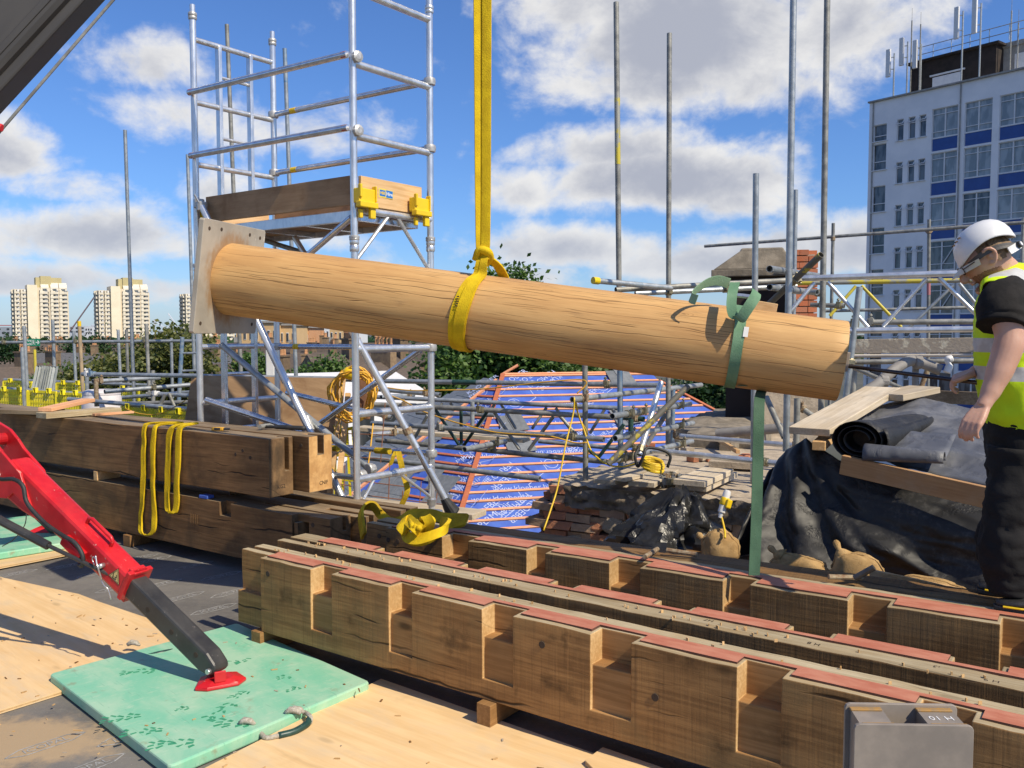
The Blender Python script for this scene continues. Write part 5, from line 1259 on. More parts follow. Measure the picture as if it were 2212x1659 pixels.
# ---------------------------------------------------------------- pale tower blocks, far left
def tower_block(pxl, pxr, dist, pytop, pybot, label):
 c = D((pxl + pxr) / 2, 718, dist); wid = (pxr - pxl) / F * dist
 z0, z1 = GZ, zz(pytop, dist)
 Hh = z1 - z0
 th = R(33)                                # broad lit face turned a little
 M = Matrix.Translation((c.x, dist, z0)) @ Matrix.Rotation(th, 4, 'Z')
 o = thing('tower_block', label, 'tower block', 'pale concrete tower blocks on the skyline', M)
 k = wid / 36.
 A = MB(); A.box((4.5 * k, 9 * k, Hh * .475), (24 * k, 16 * k, Hh * .95)); A.obj('main_block', M_['cream_side'], o, M)
 B = MB(); B.prism([(-9.5 * k, -1.0 * k), (-3.0 * k, -1.0 * k), (-3.0 * k, 17 * k), (-9.5 * k, 17 * k)], 0, Hh * .985); B.add([(-9.5 * k, -1. * k, Hh * .95), (-3 * k, -1 * k, Hh * .985), (-3 * k, 17 * k, Hh * .985), (-9.5 * k, 17 * k, Hh * .985)], [(0, 1, 2, 3)]); B.obj('stair_slab', M_['cream'], o, M)
 C_ = MB(); C_.box((-13.5 * k, 9 * k, Hh * .46), (9 * k, 14 * k, Hh * .92)); C_.obj('side_wing', M_['cream_side'], o, M)
 P = MB(); P.box((5 * k, 9 * k, Hh * 1.0), (17 * k, 11 * k, Hh * .20)); P.box((3 * k, 7 * k, Hh * 1.015), (7 * k, 9 * k, Hh * .21)); pt = P.obj('plant_room', M_['cream_yellow'], o, M)
 n = 15; fh = Hh * .92 / n
 bal = MB(); bal.box((0, -.65 * k, fh * .22), (5.2 * k, 1.3 * k, fh * .5)); bal.box((-1.6 * k, -.5 * k, fh * .72), (1.6 * k, 1.1 * k, fh * .5)); bm_ = bal.mesh('balcony', M_['balcony'])
 rec = MB(); rec.box((.2 * k, .05 * k, fh * .5), (6.0 * k, .5 * k, fh * .55)); rm_ = rec.mesh('window_band', M_['darkglass'])
 pn = MB(); pn.box((1.6 * k, -.28 * k, fh * .72), (2.0 * k, .3 * k, fh * .42)); pm_ = pn.mesh('window_frame', M_['white_plastic'])
 pg = MB()
 for q in range(3): pg.box(((.9 + q * .7) * k, -.46 * k, fh * .72), (.45 * k, .06 * k, fh * .3))
 gm_ = pg.mesh('pane', M_['darkglass'])
 for f_ in range(n):
  for j, x in enumerate((1.2, 8.2, 14.)):
   m = M @ T(x * k, .95 * k, f_ * fh)
   w_ = inst('window_band', rm_, o, m); inst('balcony', bm_, o, m); inst('window_frame', pm_, w_, m)
   inst('pane', gm_, o, m)
  for j, y in enumerate((4.5, 11.5)):
   m = M @ T(-18.0 * k, y * k, f_ * fh) @ Matrix.Rotation(R(-90), 4, 'Z')
   inst('window_band', rm_, o, m); inst('balcony', bm_, o, m)
  for j, x in enumerate((-16., -11.8)):
   m = M @ T(x * k, 1.95 * k, f_ * fh) @ Matrix.Scale(.62, 4, (1, 0, 0))
   w_ = inst('window_band', rm_, o, m); inst('balcony', bm_, o, m); inst('window_frame', pm_, w_, m)
 for j, x in enumerate((2., 8.4, 14.)):
  q = MB(); q.add([(-2.6 * k, 0, 0), (2.6 * k, 0, 0), (2.6 * k, 0, fh * 1.1), (-2.6 * k, 0, fh * 1.1), (-2.6 * k, 3 * k, fh * 2.3), (2.6 * k, 3 * k, fh * 2.3)], [(0, 1, 2, 3), (3, 2, 5, 4), (0, 3, 4), (1, 5, 2)])
  q.obj('roof_dormer', M_['balcony'], o, M @ T(x * k, .6 * k, Hh * .885)); q = MB(); q.box((0, .45 * k, fh * .55), (2.6 * k, .2 * k, fh * .5)); q.obj('dormer_window', M_['glass'], o, M @ T(x * k, .1 * k, Hh * .885))
 for x in (4.9, 11.2, 17.0):
  q = MB(); q.box((x * k, .7 * k, Hh * .45), (.9 * k, .8 * k, Hh * .9)); q.obj('wall_rib', M_['cream_side'], o, M)
tower_block(40, 146, 560, 614, 760, 'leftmost pale tower block with rows of balconies on the skyline')
tower_block(219, 323, 575, 617, 760, 'middle pale tower block behind the tall scaffold pole')
tower_block(404, 508, 590, 625, 760, 'pale tower block mostly hidden behind the steel base plate')
def far_crane(px, py0, pyb, tips, dist, mat, label, w=.9):
 b = D(px, pyb, dist); b.z = GZ; t_ = D(px, py0, dist)
 o = thing('tower_crane', label, 'crane', 'construction cranes on the skyline', Matrix.Translation(b))
 mb = MB(); mb.bar(b, t_, w, w); mb.obj('mast', mat, o, None)
 for (x0, y0, x1, y1) in tips:
  mb = MB(); mb.bar(D(x0, y0, dist), D(x1, y1, dist), w * .8, w * .8); mb.obj('jib', mat, o, None)
M_['crane_red'] = plain('faded_red_crane', (.42, .16, .17), rough=.7); M_['crane_white'] = plain('pale_crane', (.62, .66, .72), rough=.7); M_['crane_grey'] = plain('grey_red_crane', (.22, .16, .18), rough=.7)
far_crane(27, 702, 740, [(-20, 703, 42, 703)], 900, M_['crane_red'], 'small red tower crane left of the tower blocks', 1.2)
far_crane(146, 722, 740, [(148, 720, 212, 630)], 620, M_['crane_grey'], 'raked lattice crane jib between the two left tower blocks', .9)
far_crane(333, 690, 740, [(333, 712, 337, 690), (338, 697, 362, 712), (362, 712, 366, 702)], 900, M_['crane_white'], 'pale crane with a short jib right of the middle tower block', 1.1)
far_crane(386, 712, 740, [(363, 677, 388, 712), (388, 708, 396, 700), (380, 704, 398, 704)], 880, M_['crane_white'], 'pale crane with a long raked jib near the third tower block', 1.1)
def far_block(px0, px1, pyt, dist, mat, label, n=0):
 a, b = D(px0, 718, dist), D(px1, 718, dist); z1 = zz(pyt, dist)
 o = thing('distant_building', label, 'building', 'hazy buildings on the skyline', T((a.x + b.x) / 2, dist, GZ))
 mb = MB(); mb.box(((a.x + b.x) / 2, dist + 10, (GZ + z1) / 2), (b.x - a.x, 20, z1 - GZ)); mb.obj('wall', mat, o, None)
 rows_ = max(2, int((z1 - 1) / 3.4));
 for r_i in range(rows_):
  z = z1 - 1.8 - r_i * 3.2
  mb = MB(); k = max(3, int((b.x - a.x) / 4))
  for c in range(k):
   if (c + r_i) % 5 == 4: continue
   mb.box((a.x + (c + .5) * (b.x - a.x) / k, dist - .1, z), ((b.x - a.x) / k * .5, .3, 1.5))
  mb.obj('window', M_['darkglass'], o, None)
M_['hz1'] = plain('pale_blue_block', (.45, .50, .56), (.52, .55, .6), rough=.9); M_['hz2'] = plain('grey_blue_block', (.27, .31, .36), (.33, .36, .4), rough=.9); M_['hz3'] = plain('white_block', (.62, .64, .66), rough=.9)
far_block(-40, 44, 706, 760, M_['hz2'], 'long layered grey building at the left edge of the skyline')
far_block(150, 184, 704, 800, M_['hz1'], 'pale blue slab block just right of the left tower block')
far_block(184, 200, 707, 780, M_['hz3'], 'white building in the skyline gap, left of the cylinder')
far_block(197, 207, 701, 820, M_['hz1'], 'narrow pale tower in the skyline gap')
far_block(203, 222, 712, 760, M_['hz2'], 'low blue-grey building left of the middle tower block')
far_block(362, 384, 709, 700, M_['hz3'], 'white low building behind the left trees')
far_block(340, 362, 714, 780, M_['hz2'], 'grey low building behind the left trees')
far_block(384, 408, 706, 720, M_['hz2'], 'dark building under the far cranes')
def apart(px0, px1, pyt, dist, mat, label, cols, rws, wm='darkglass', pyb=760):
 a, b = D(px0, 718, dist), D(px1, 718, dist); z1 = zz(pyt, dist); w = b.x - a.x
 M = T(a.x, dist, GZ)
 o = thing('apartment_house', label, 'apartment house', 'flats beyond the terraced roofs', M)
 mb = MB(); mb.box((w / 2, 6, (z1 - GZ) / 2), (w, 12, z1 - GZ)); mb.obj('wall', M_[mat], o, M)
 mb = MB(); mb.box((w / 2, 6, z1 - GZ + .15), (w + .6, 12.6, .3)); mb.obj('roof_edge', M_['concrete'], o, M)
 fm = MB(); cw = w / cols; fm.box((0, -.03, 0), (cw * .42, .1, 1.5)); fme = fm.mesh('window', M_['frame_white'])
 gm = MB(); gm.box((-cw * .09, -.09, 0), (cw * .16, .06, 1.3)); gm.box((cw * .1, -.09, 0), (cw * .16, .06, 1.3)); gme = gm.mesh('pane', M_[wm])
 for i in range(cols):
  for j in range(rws):
   m = M @ T((i + .5) * cw, 0, z1 - GZ - 1.9 - j * 3.0)
   wi = inst('window', fme, o, m); inst('pane', gme, wi, m)
 for i in range(0, cols, 3):
  mb = MB(); mb.box(((i + .5) * cw, -.7, z1 - GZ - 3. - .0), (cw * .9, 1.4, .2)); mb.box(((i + .5) * cw, -1.35, z1 - GZ - 2.6), (cw * .9, .06, .7)); mb.obj('balcony', M_['concrete'], o, M)
apart(510, 600, 697, 140, 'apart', 'buff brick flats under the steel base plate', 7, 3)
apart(590, 640, 703, 142, 'apart', 'buff brick flats just right of the base plate, with recessed balconies', 4, 3)
apart(640, 668, 708, 150, 'pot', 'low pinkish flats right of the buff flats', 3, 2)
apart(668, 688, 690, 200, 'hz2', 'dark glazed tower seen under the log', 3, 6, 'glass_blind')
apart(688, 712, 703, 190, 'hz3', 'white slab flats with slit windows under the log', 3, 4)
apart(712, 740, 706, 190, 'apart', 'cream flats with wide windows under the log', 3, 3)
apart(740, 775, 712, 195, 'hz3', 'pale flats behind the near tower leg', 3, 2)
# ---------------------------------------------------------------- terraced houses
potm = MB(); potm.lathe([(.11, 0), (.13, .1), (.10, .16), (.10, .55), (.135, .6), (.12, .66)], 8); potmesh = potm.mesh('chimney_pot', M_['pot'])
winm = MB(); winm.box((0, -.03, 0), (1.0, .1, 1.5)); winme = winm.mesh('window', M_['frame_white'])
pam = MB(); pam.box((0, -.09, .34), (.8, .04, .6)); pam.box((0, -.09, -.34), (.8, .04, .6)); pame = pam.mesh('pane', M_['darkglass'])
def house(px, dist, pyr, w, d, rot, label, eave=2.3, brick='london', roof='roof_tile', gable=False, chim=(.0,), pots=5, flats=2):
 c = D(px, 718, dist); zr = zz(pyr, dist)
 M = Matrix.Translation((c.x, dist, GZ)) @ Matrix.Rotation(R(rot), 4, 'Z')
 o = thing('terraced_house', label, 'terraced house', 'old terraced houses beyond the scaffold', M)
 he = zr - GZ - eave
 mb = MB(); mb.box((0, d / 2, he / 2), (w, d, he));
 for s in (-1, 1): mb.add([(s * w / 2, 0, he), (s * w / 2, d, he), (s * w / 2, d / 2, he + eave), (s * (w / 2 - .25), 0, he), (s * (w / 2 - .25), d, he), (s * (w / 2 - .25), d / 2, he + eave)], [(0, 1, 2), (3, 5, 4), (0, 2, 5, 3), (1, 4, 5, 2)])
 mb.obj('wall', M_[brick], o, M)
 rf = MB(); t = .12
 for s in (0, 1):
  y0 = -.25 if s == 0 else d + .25; zlo = he - .25 * eave / (d / 2)
  rf.add([(-w / 2 + .02, y0, zlo), (w / 2 - .02, y0, zlo), (w / 2 - .02, d / 2, he + eave), (-w / 2 + .02, d / 2, he + eave), (-w / 2 + .02, y0, zlo + t), (w / 2 - .02, y0, zlo + t), (w / 2 - .02, d / 2, he + eave + t), (-w / 2 + .02, d / 2, he + eave + t)], [(0, 1, 2, 3), (4, 7, 6, 5), (0, 4, 5, 1), (1, 5, 6, 2), (2, 6, 7, 3), (3, 7, 4, 0)])
 rfo = rf.obj('roof', M_[roof], o, M)
 for ci in chim:
  mb = MB(); x = ci * w / 2; hz = he + eave + 1.3
  mb.box((x, d / 2, hz / 2 + he / 2), (.7, 1.9, hz - he)); mb.box((x, d / 2, hz + .05), (.85, 2.05, .14))
  co = mb.obj('chimney', M_[brick], o, M)
  for q in range(pots): inst('chimney_pot', potmesh, co, M @ T(x, d / 2 + (q - (pots - 1) / 2) * .36, hz + .1))
 for fl in range(flats):
  for k in range(max(1, int(w / 2.4))):
   m = M @ T(-w / 2 + (k + .5) * w / max(1, int(w / 2.4)), 0, he - 1.3 - fl * 2.9)
   wi = inst('window', winme, o, m); inst('pane', pame, wi, m)
HS = [ # px, dist, ridge py, w, d, rot, chimneys, pots, label, roof
 (15, 46, 800, 9, 8, 62, (-.9, .9), 4, 'terraced house at the left edge behind the yellow guards', 'roof_tile'),
 (70, 60, 790, 10, 8, 58, (.9,), 5, 'terraced house under the left tower block, in front row', 'roof_tile'),
 (115, 90, 765, 12, 9, 10, (-.8, .8), 6, 'dark terraced house below the left tower block', 'slate_dark'),
 (200, 95, 768, 12, 9, -8, (-.9, .9), 5, 'terraced house in the gap between the tower blocks', 'roof_tile'),
 (35, 120, 772, 12, 9, 20, (.8,), 5, 'small terraced house far left beneath the red crane', 'roof_tile'),
 (275, 110, 764, 10, 9, 0, (-.5,), 4, 'dark roofed house behind the left trees', 'slate_dark'),
 (455, 62, 790, 7, 8, 25, (.9,), 4, 'terraced house right of the left trees with an orange wall', 'roof_tile'),
 (500, 70, 770, 9, 8, -12, (-.9, .9), 5, 'terraced house with a pale roof seen through the tower ladder', 'slate_dark'),
 (565, 78, 762, 12, 9, -8, (.9,), 6, 'terraced house with white windows left of the rear pole', 'roof_tile'),
 (630, 72, 765, 11, 9, 12, (-.9, .0), 5, 'terraced house with two chimneys under the log', 'roof_tile'),
 (690, 66, 768, 10, 9, 6, (.85,), 5, 'terraced house with lace curtained windows under the log', 'roof_tile'),
 (745, 58, 778, 8, 8, 18, (-.2,), 6, 'terraced house behind the near tower leg', 'roof_tile'),
 (660, 48, 806, 9, 7, -4, (-.7,), 4, 'low terraced house with a long brown roof in the nearest row', 'roof_tile'),
 (575, 52, 800, 8, 7, 8, (.8,), 4, 'low terraced house left in the nearest row', 'roof_tile'),
 (820, 45, 770, 9, 9, 30, (-.2, .8), 7, 'terraced house with a tall pot-lined chimney by the big tree', 'roof_tile'),
 (890, 40, 790, 9, 9, 58, (.5,), 5, 'brick gable house next to the big plane tree', 'roof_tile'),
 (800, 36, 862, 8, 6, 20, (), 0, 'low brick outbuilding behind the hanging cables', 'roof_tile')]
M_['slate_dark'] = plain('dark_slates', (.085, .085, .09), (.12, .12, .125), rough=.7, sc=4., bstr=.2, bsc=18., vary=.3)
for (px, ds, py, w, d, rot, ch, pt_, lb_, rf_) in HS: house(px, ds * 1.55, py, w, d, rot, lb_, chim=ch, pots=pt_, roof=rf_, flats=3)
for (px, ds, py, w, lb_) in [(30, 250, 742, 60, 'distant street of houses at the far left'), (110, 210, 752, 45, 'distant terrace below the left tower block'), (200, 240, 744, 50, 'distant terrace between the tower blocks'), (300, 260, 742, 60, 'distant terrace behind the left trees'), (450, 230, 742, 60, 'distant terrace beside the third tower block'), (600, 130, 752, 50, 'distant terrace in front of the buff flats'), (720, 125, 750, 40, 'distant terrace under the middle of the log'), (880, 150, 742, 60, 'distant terrace left of the big tree')]:
 house(px, ds, py, w, 10, rnd.uniform(-6, 6), lb_, chim=(-.9, -.5, -.1, .3, .7), pots=5, flats=2)
c = D(815, 862, 30); M = Matrix.Translation((c.x, 30, c.z - 3)) @ Matrix.Rotation(R(35), 4, 'Z')
o = thing('garden_room', 'small white glazed roof beside the brick house', 'garden room', None, M)
mb = MB(); mb.box((0, 1.5, 1.4), (4, 3, 2.8)); mb.obj('wall', M_['white_wall'], o, M)
mb = MB(); mb.add([(-2.3, -.3, 2.8), (2.3, -.3, 2.8), (2.3, 3.2, 3.7), (-2.3, 3.2, 3.7), (-2.3, -.3, 2.9), (2.3, -.3, 2.9), (2.3, 3.2, 3.8), (-2.3, 3.2, 3.8)], [(0, 1, 2, 3), (4, 7, 6, 5), (0, 4, 5, 1), (1, 5, 6, 2), (2, 6, 7, 3), (3, 7, 4, 0)]); mb.obj('roof', M_['white_plastic'], o, M)
for k in range(4):
 mb = MB(); mb.box((-1.4 + k * .95, -.03, 1.9), (.6, .06, 1.2)); mb.obj('window', M_['darkglass'], o, M)
# ---------------------------------------------------------------- trees: tapered trunk, limbs, leaf clumps
def tree(c, lobes, n, leaf, mat, label, group, trunk_r=.3, name='broadleaf_tree', seed=1, cat='tree'):
 rr = random.Random(seed); c = V(c)
 o = thing(name, label, cat, group, Matrix.Translation(c))
 top = max(V(l[0]).z for l in lobes)
 mb = MB(); mb.path([c, c + V((.1, 0, (top - c.z) * .4)), V((c.x, c.y, top * .75 + c.z * .25))], [trunk_r, trunk_r * .75, trunk_r * .3], 8)
 for l in lobes:
  a = c + V((0, 0, (V(l[0]).z - c.z) * .45)); b = V(l[0])
  mb.path([a, a.lerp(b, .5) + V((rr.uniform(-.3, .3), 0, rr.uniform(-.1, .4))), b], [trunk_r * .4, trunk_r * .25, trunk_r * .08], 6)
 mb.obj('trunk', M_['bark'], o, None)
 vol = [l[1] * l[2] * l[3] for l in lobes]; tv = sum(vol); V_, F_ = [], []
 for l, v in zip(lobes, vol):
  cnt = int(n * v / tv); lc = V(l[0]); nc = max(6, cnt // 26)
  for q in range(nc):                           # clumps of leaves on the lobe's outer shell
   while True:
    p = V((rr.uniform(-1, 1), rr.uniform(-1, 1), rr.uniform(-1, 1)))
    if .1 < p.length < 1: break
   p = p.normalized() * (.55 + .5 * rr.random() ** .7)
   cc = lc + V((p.x * l[1], p.y * l[2], p.z * l[3])); cr_ = leaf * rr.uniform(1.8, 4.2)
   for i in range(26):
    q_ = V((rr.gauss(0, 1), rr.gauss(0, 1), rr.gauss(0, .75))) * cr_ * .5
    pp = cc + q_; u = V((rr.gauss(0, 1), rr.gauss(0, 1), rr.gauss(0, .6))).normalized(); w = u.cross(V((rr.gauss(0, 1), rr.gauss(0, 1), rr.gauss(0, 1)))).normalized()
    s = leaf * rr.uniform(.55, 1.15); b0 = len(V_)
    V_ += [pp - u * s * .5, pp + w * s * .33, pp + u * s * .5, pp - w * s * .33]; F_.append((b0, b0 + 1, b0 + 2, b0 + 3))
 me = bpy.data.meshes.new('crown'); me.from_pydata([tuple(p) for p in V_], [], F_); me.materials.append(mat); me.update()
 inst('crown', me, o, Matrix())
 return o
def lobes_px(lst, dist, sd=0):
 out = []; rr = random.Random(sd)
 for (x, y, rx, ry) in lst:
  d = dist + rr.uniform(-2, 2); p = D(x, y, d); out.append((p, rx / F * d, max(rx, ry) / F * d * .9, ry / F * d))
 return out
def gnd(px, dist): p = D(px, 718, dist); return (p.x, dist, GZ)
tree(gnd(390, 48), lobes_px([(350, 760, 60, 35), (395, 745, 50, 38), (300, 800, 70, 40), (420, 800, 40, 50), (350, 830, 90, 45), (260, 850, 60, 40), (400, 855, 60, 40)], 48, 1), 15000, .30, M_['leaf_olive'], 'broad olive-green tree behind the left scaffold rails', 'trees beyond the scaffold', .35, seed=2)
tree(gnd(215, 44), lobes_px([(215, 830, 50, 36), (160, 842, 45, 30), (250, 810, 36, 30)], 44, 2), 6000, .28, M_['leaf_olive'], 'lower olive-green tree behind the grey sheet stack', 'trees beyond the scaffold', .25, seed=3)
tree(gnd(1050, 36), lobes_px([(960, 790, 50, 40), (1030, 760, 70, 50), (1110, 720, 75, 75), (1100, 622, 50, 38), (1180, 760, 70, 60), (1240, 800, 60, 40), (990, 830, 60, 40), (1090, 810, 80, 50), (1180, 840, 60, 40), (1020, 870, 70, 40), (1290, 770, 60, 40), (1350, 790, 60, 40), (930, 850, 35, 40)], 36, 3), 26000, .26, M_['leaf'], 'big green plane tree behind the blue roof', 'trees beyond the scaffold', .45, seed=5)
tree(gnd(1560, 24), lobes_px([(1520, 880, 40, 30), (1555, 860, 36, 40), (1575, 890, 30, 36), (1500, 850, 40, 30), (1590, 850, 40, 40)], 24, 4), 7000, .16, M_['leaf_dark'], 'dark ivy-clad tree right of the blue roof', 'trees beyond the scaffold', .2, seed=7)
tree(gnd(545, 50), lobes_px([(545, 790, 26, 24), (530, 815, 22, 20)], 50, 5), 2500, .24, M_['leaf'], 'small green tree between the terraces behind the tower ladder', 'trees beyond the scaffold', .2, seed=8)
tree(gnd(690, 44), lobes_px([(690, 818, 44, 26), (718, 800, 24, 24), (660, 830, 30, 18)], 44, 6), 4200, .22, M_['leaf'], 'bushy green tree in front of the long brown roof', 'trees beyond the scaffold', .2, seed=9)
tree(gnd(20, 150), lobes_px([(20, 755, 34, 16), (55, 758, 24, 12)], 150, 7), 1800, .7, M_['leaf_dark'], 'dark distant tree below the left skyline', 'trees beyond the scaffold', .4, seed=10)
tree(gnd(185, 170), lobes_px([(175, 752, 26, 12), (215, 750, 24, 12)], 170, 8), 1800, .7, M_['leaf_dark'], 'dark distant tree between the tower blocks', 'trees beyond the scaffold', .4, seed=11)
tree(gnd(100, 52), lobes_px([(95, 832, 26, 14), (150, 806, 20, 12)], 52, 9), 1200, .22, M_['leaf'], 'small green tree over the roofs left of the grey sheet stack', 'trees beyond the scaffold', .15, seed=12)
tree(gnd(700, 22), lobes_px([(712, 1055 - 10, 18, 22), (700, 960, 20, 18)], 22, 10), 900, .1, M_['leaf'], 'small green bush seen under the tower', 'trees beyond the scaffold', .08, seed=13)
rr = random.Random(5); V_, F_ = [], []
for k in range(9000):
 d = rr.uniform(300, 900); x = rr.uniform(-.75, .7) * d; s = rr.uniform(2.5, 5); p = V((x, d, GZ + rr.uniform(2, 9)))
 u = V((rr.gauss(0, 1), rr.gauss(0, .6), rr.gauss(0, .6))).normalized(); w = u.cross(V((rr.gauss(0, 1), rr.gauss(0, 1), 1))).normalized(); b0 = len(V_)
 V_ += [p - u * s * .6, p + w * s * .5, p + u * s * .6, p - w * s * .5]; F_.append((b0, b0 + 1, b0 + 2, b0 + 3))
me = bpy.data.meshes.new('distant_woodland'); me.from_pydata([tuple(p) for p in V_], [], F_); me.materials.append(M_['leaf_dark'])
o = inst('distant_woodland', me, None, Matrix()); o['kind'] = 'stuff'
# ================================================================ BLUE ROOF under repair
e1 = V((.958, .287, 0)).normalized(); u1 = (V((-.287, .958, 0)).normalized() * .82 + V((0, 0, .572))).normalized(); n1 = e1.cross(u1).normalized()
H1 = D(994, 1115, 15.3)
e2 = V((.77, -.63, 0)).normalized(); u2 = (V((.63, .77, 0)).normalized() * .82 + V((0, 0, .572))).normalized(); n2 = e2.cross(u2).normalized()
e3 = V((.39, -.92, 0)).normalized(); u3 = (V((.92, .39, 0)).normalized() * .82 + V((0, 0, .572))).normalized(); n3 = e3.cross(u3).normalized()
H2 = onplane(1087, 811, H1, n1)
rf = thing('hipped_roof', 'hipped roof under repair with blue membrane, orange battens and grey slates', 'roof', None, Matrix.Translation(H1 - V((0, 0, 2))))
MF1, MF2 = frame(H1, e1, n1), frame(H1, e2, n2)
Q1 = [onplane(x, y, H1, n1) for x, y in ((946, 1270), (1087, 811), (1408, 806), (1433, 834), (1565, 900), (1720, 985), (1660, 1290))]
L1 = onplane(1073, 823, H1, n2); L2 = onplane(828, 1017, H1, n2)
hipdir = (H2 - H1).normalized(); lhip = (L1 - L2).normalized()
Q2 = [H1 - hipdir * 2.2, H2, L1, L2, L2 - lhip * 2.6]
MF3 = frame(L1, e3, n3)
Q3 = [L1, L2, L2 - lhip * 2.6] + [onplane(x, y, L1, n3) for x, y in ((700, 1095), (760, 985), (880, 890), (1035, 828))]
def facet(Q, M, nm):
 inv = M.inverted(); poly = [inv @ p for p in Q]
 mb = MB(); n = len(poly); vs = [V((p.x, p.y, 0)) for p in poly] + [V((p.x, p.y, -.04)) for p in poly]
 mb.add(vs, [tuple(range(n)), tuple(range(n, 2 * n))[::-1]] + [(i, n + i, n + (i + 1) % n, (i + 1) % n) for i in range(n)])
 o = mb.obj(nm, M_['felt'], rf, M); return [(p.x, p.y) for p in poly], o
P1_, f1 = facet(Q1, MF1, 'membrane'); P2_, f2 = facet(Q2, MF2, 'membrane'); P3_, f3 = facet(Q3, MF3, 'membrane')
def span(poly, y):
 xs = []
 for i in range(len(poly)):
  (x0, y0), (x1, y1) = poly[i], poly[(i + 1) % len(poly)]
  if (y0 - y) * (y1 - y) < 0: xs.append(x0 + (x1 - x0) * (y - y0) / (y1 - y0))
 return (min(xs), max(xs)) if len(xs) >= 2 else None
ytop = max(p[1] for p in P1_)
ymid = (MF1.inverted() @ H2).y
gauge = ymid / 17.6
for i in range(24):
 y = ymid - .05 - i * gauge
 sp = span(P1_, y)
 if not sp: continue
 mb = MB(); mb.box((0, 0, .014), (sp[1] - sp[0] - .02, .048, .028));
 mb.obj('batten', M_['batten'], rf, MF1 @ T((sp[0] + sp[1]) / 2, y + rnd.uniform(-.012, .012), .001) @ Matrix.Rotation(rnd.uniform(-.003, .003), 4, 'Z'))
def hipb(a, b, w, mat, off=.03):
 d = (b - a); mb = MB(); mb.box((d.length / 2, 0, 0), (d.length, w, .05), frame(a + V((0, 0, off)), d, (n1 + n2).normalized())); mb.obj('hip_batten', M_[mat], rf, None)
hipb(H1 - hipdir * 2.2, H2, .085, 'batten_red'); hipb(L2 - lhip * 2.6, L1, .055, 'batten'); hipb(onplane(1425, 826, H1, n1), onplane(1580, 908, H1, n1), .05, 'batten_red')
hipb(H2, onplane(1408, 806, H1, n1), .05, 'batten', .02)
mb = MB(); mb.tube(H2 + V((-.05, .1, 0)), H2 + V((.32, .1, .22)), .03, 8, hollow=False); mb.obj('ridge_offcut', M_['batten'], rf, None)
slm = MB(); slm.box((0, 0, 0), (.29, .46, .008)); slmesh = slm.mesh('slate', M_['slate'])
rs = random.Random(11)
for i in range(26):
 y = ymid - .06 - i * gauge; sp = span(P2_, y)
 if not sp: continue
 open_w = max(.25, .38 + .9 * max(0, math.sin(i * .55 + 2.0)) + rs.uniform(-.1, .15)) if i > 8 else .45 + .25 * (i % 3)
 xr = sp[1]; xl = sp[0]
 gap = (.42 < ((i * .13) % 1) < .72) and i > 9
 mb = MB(); mb.box((0, 0, .014), (min(xr - xl, open_w + .25), .048, .028)); mb.obj('batten', M_['batten_red'], rf, MF2 @ T(xr - min(xr - xl, open_w + .25) / 2 - .03, y, .001))
 if i > 11 and i % 2 == 0 and xr - xl > 1.8:
  mb = MB(); mb.box((0, 0, .014), (.6, .048, .028)); mb.obj('batten', M_['batten_red'], rf, MF2 @ T(xr - open_w - .75 - (i - 11) * .03, y - .2 * gauge, .001))
 x = xr - open_w - .15 - (.15 if i % 2 else 0); q = 0
 while x - .15 > xl + .02 and i > 3:
  if not (i > 11 and .55 < xr - open_w - x < 1.05):
   inst('slate', slmesh, rf, MF2 @ T(x, y - .10, .034) @ Matrix.Rotation(R(-1.6), 4, 'X') @ Matrix.Rotation(rs.uniform(-.012, .012), 4, 'Z'))
  x -= .297
sp3 = [p[1] for p in P3_]; y = max(sp3) - .2; i = 0
while y > min(sp3):
 sp = span(P3_, y)
 if sp:
  x = sp[0] + .12 + (.15 if i % 2 else 0)
  while x < sp[1] - .1:
   inst('slate', slmesh, rf, MF3 @ T(x, y, .02) @ Matrix.Rotation(R(-1.6), 4, 'X')); x += .297
 y -= gauge; i += 1
for (px, py, a) in [(1095, 920, .1), (1110, 965, .1), (1330, 820, .05), (1340, 905, .2)]:
 p = MF1.inverted() @ onplane(px, py, H1, n1)
 for k in range(2):
  inst('slate', slmesh, rf, MF1 @ T(p.x + k * .22, p.y + k * .05, .045 + k * .012) @ Matrix.Rotation(a * .5 + k * .1, 4, 'Z') @ Matrix.Scale(1.15, 4))
txt_s = text_mesh('www.kloeber.biz', .17, M_['white_ink'], None, None, 'printed_web_address'); txt_l = text_mesh("KLOEBER\nPERMO'air", .19, M_['white_ink'], None, None, 'printed_name')
for k, (px, py) in enumerate([(1060, 985), (1215, 976), (1130, 1054), (1085, 1076), (1185, 872), (1160, 915), (1390, 915)]):
 p = MF1.inverted() @ onplane(px, py, H1, n1); inst('printed_web_address', txt_s, f1, MF1 @ T(p.x, p.y, .0035) @ (Matrix.Rotation(R(180), 4, 'Z') if k % 3 == 1 else Matrix()))
for k, (px, py) in enumerate([(1085, 1028), (1060, 1105), (1120, 1098), (1120, 820), (1180, 822), (1250, 950), (1330, 930), (1275, 860)]):
 p = MF1.inverted() @ onplane(px, py, H1, n1); inst('printed_name', txt_l, f1, MF1 @ T(p.x, p.y, .0035) @ Matrix.Rotation(R(38 if k % 2 else 218), 4, 'Z'))
sw = MB()
for k in range(60):
 a0, a1 = k * .12, (k + 1) * .12; sw.bar((.05 * math.exp(-a0 * .12) * a0 ** .5 * math.cos(a0) * 2.2, .11 * math.exp(-a0 * .12) * a0 ** .5 * math.sin(a0), 0), (.05 * math.exp(-a1 * .12) * a1 ** .5 * math.cos(a1) * 2.2, .11 * math.exp(-a1 * .12) * a1 ** .5 * math.sin(a1), 0), .014, .0006)
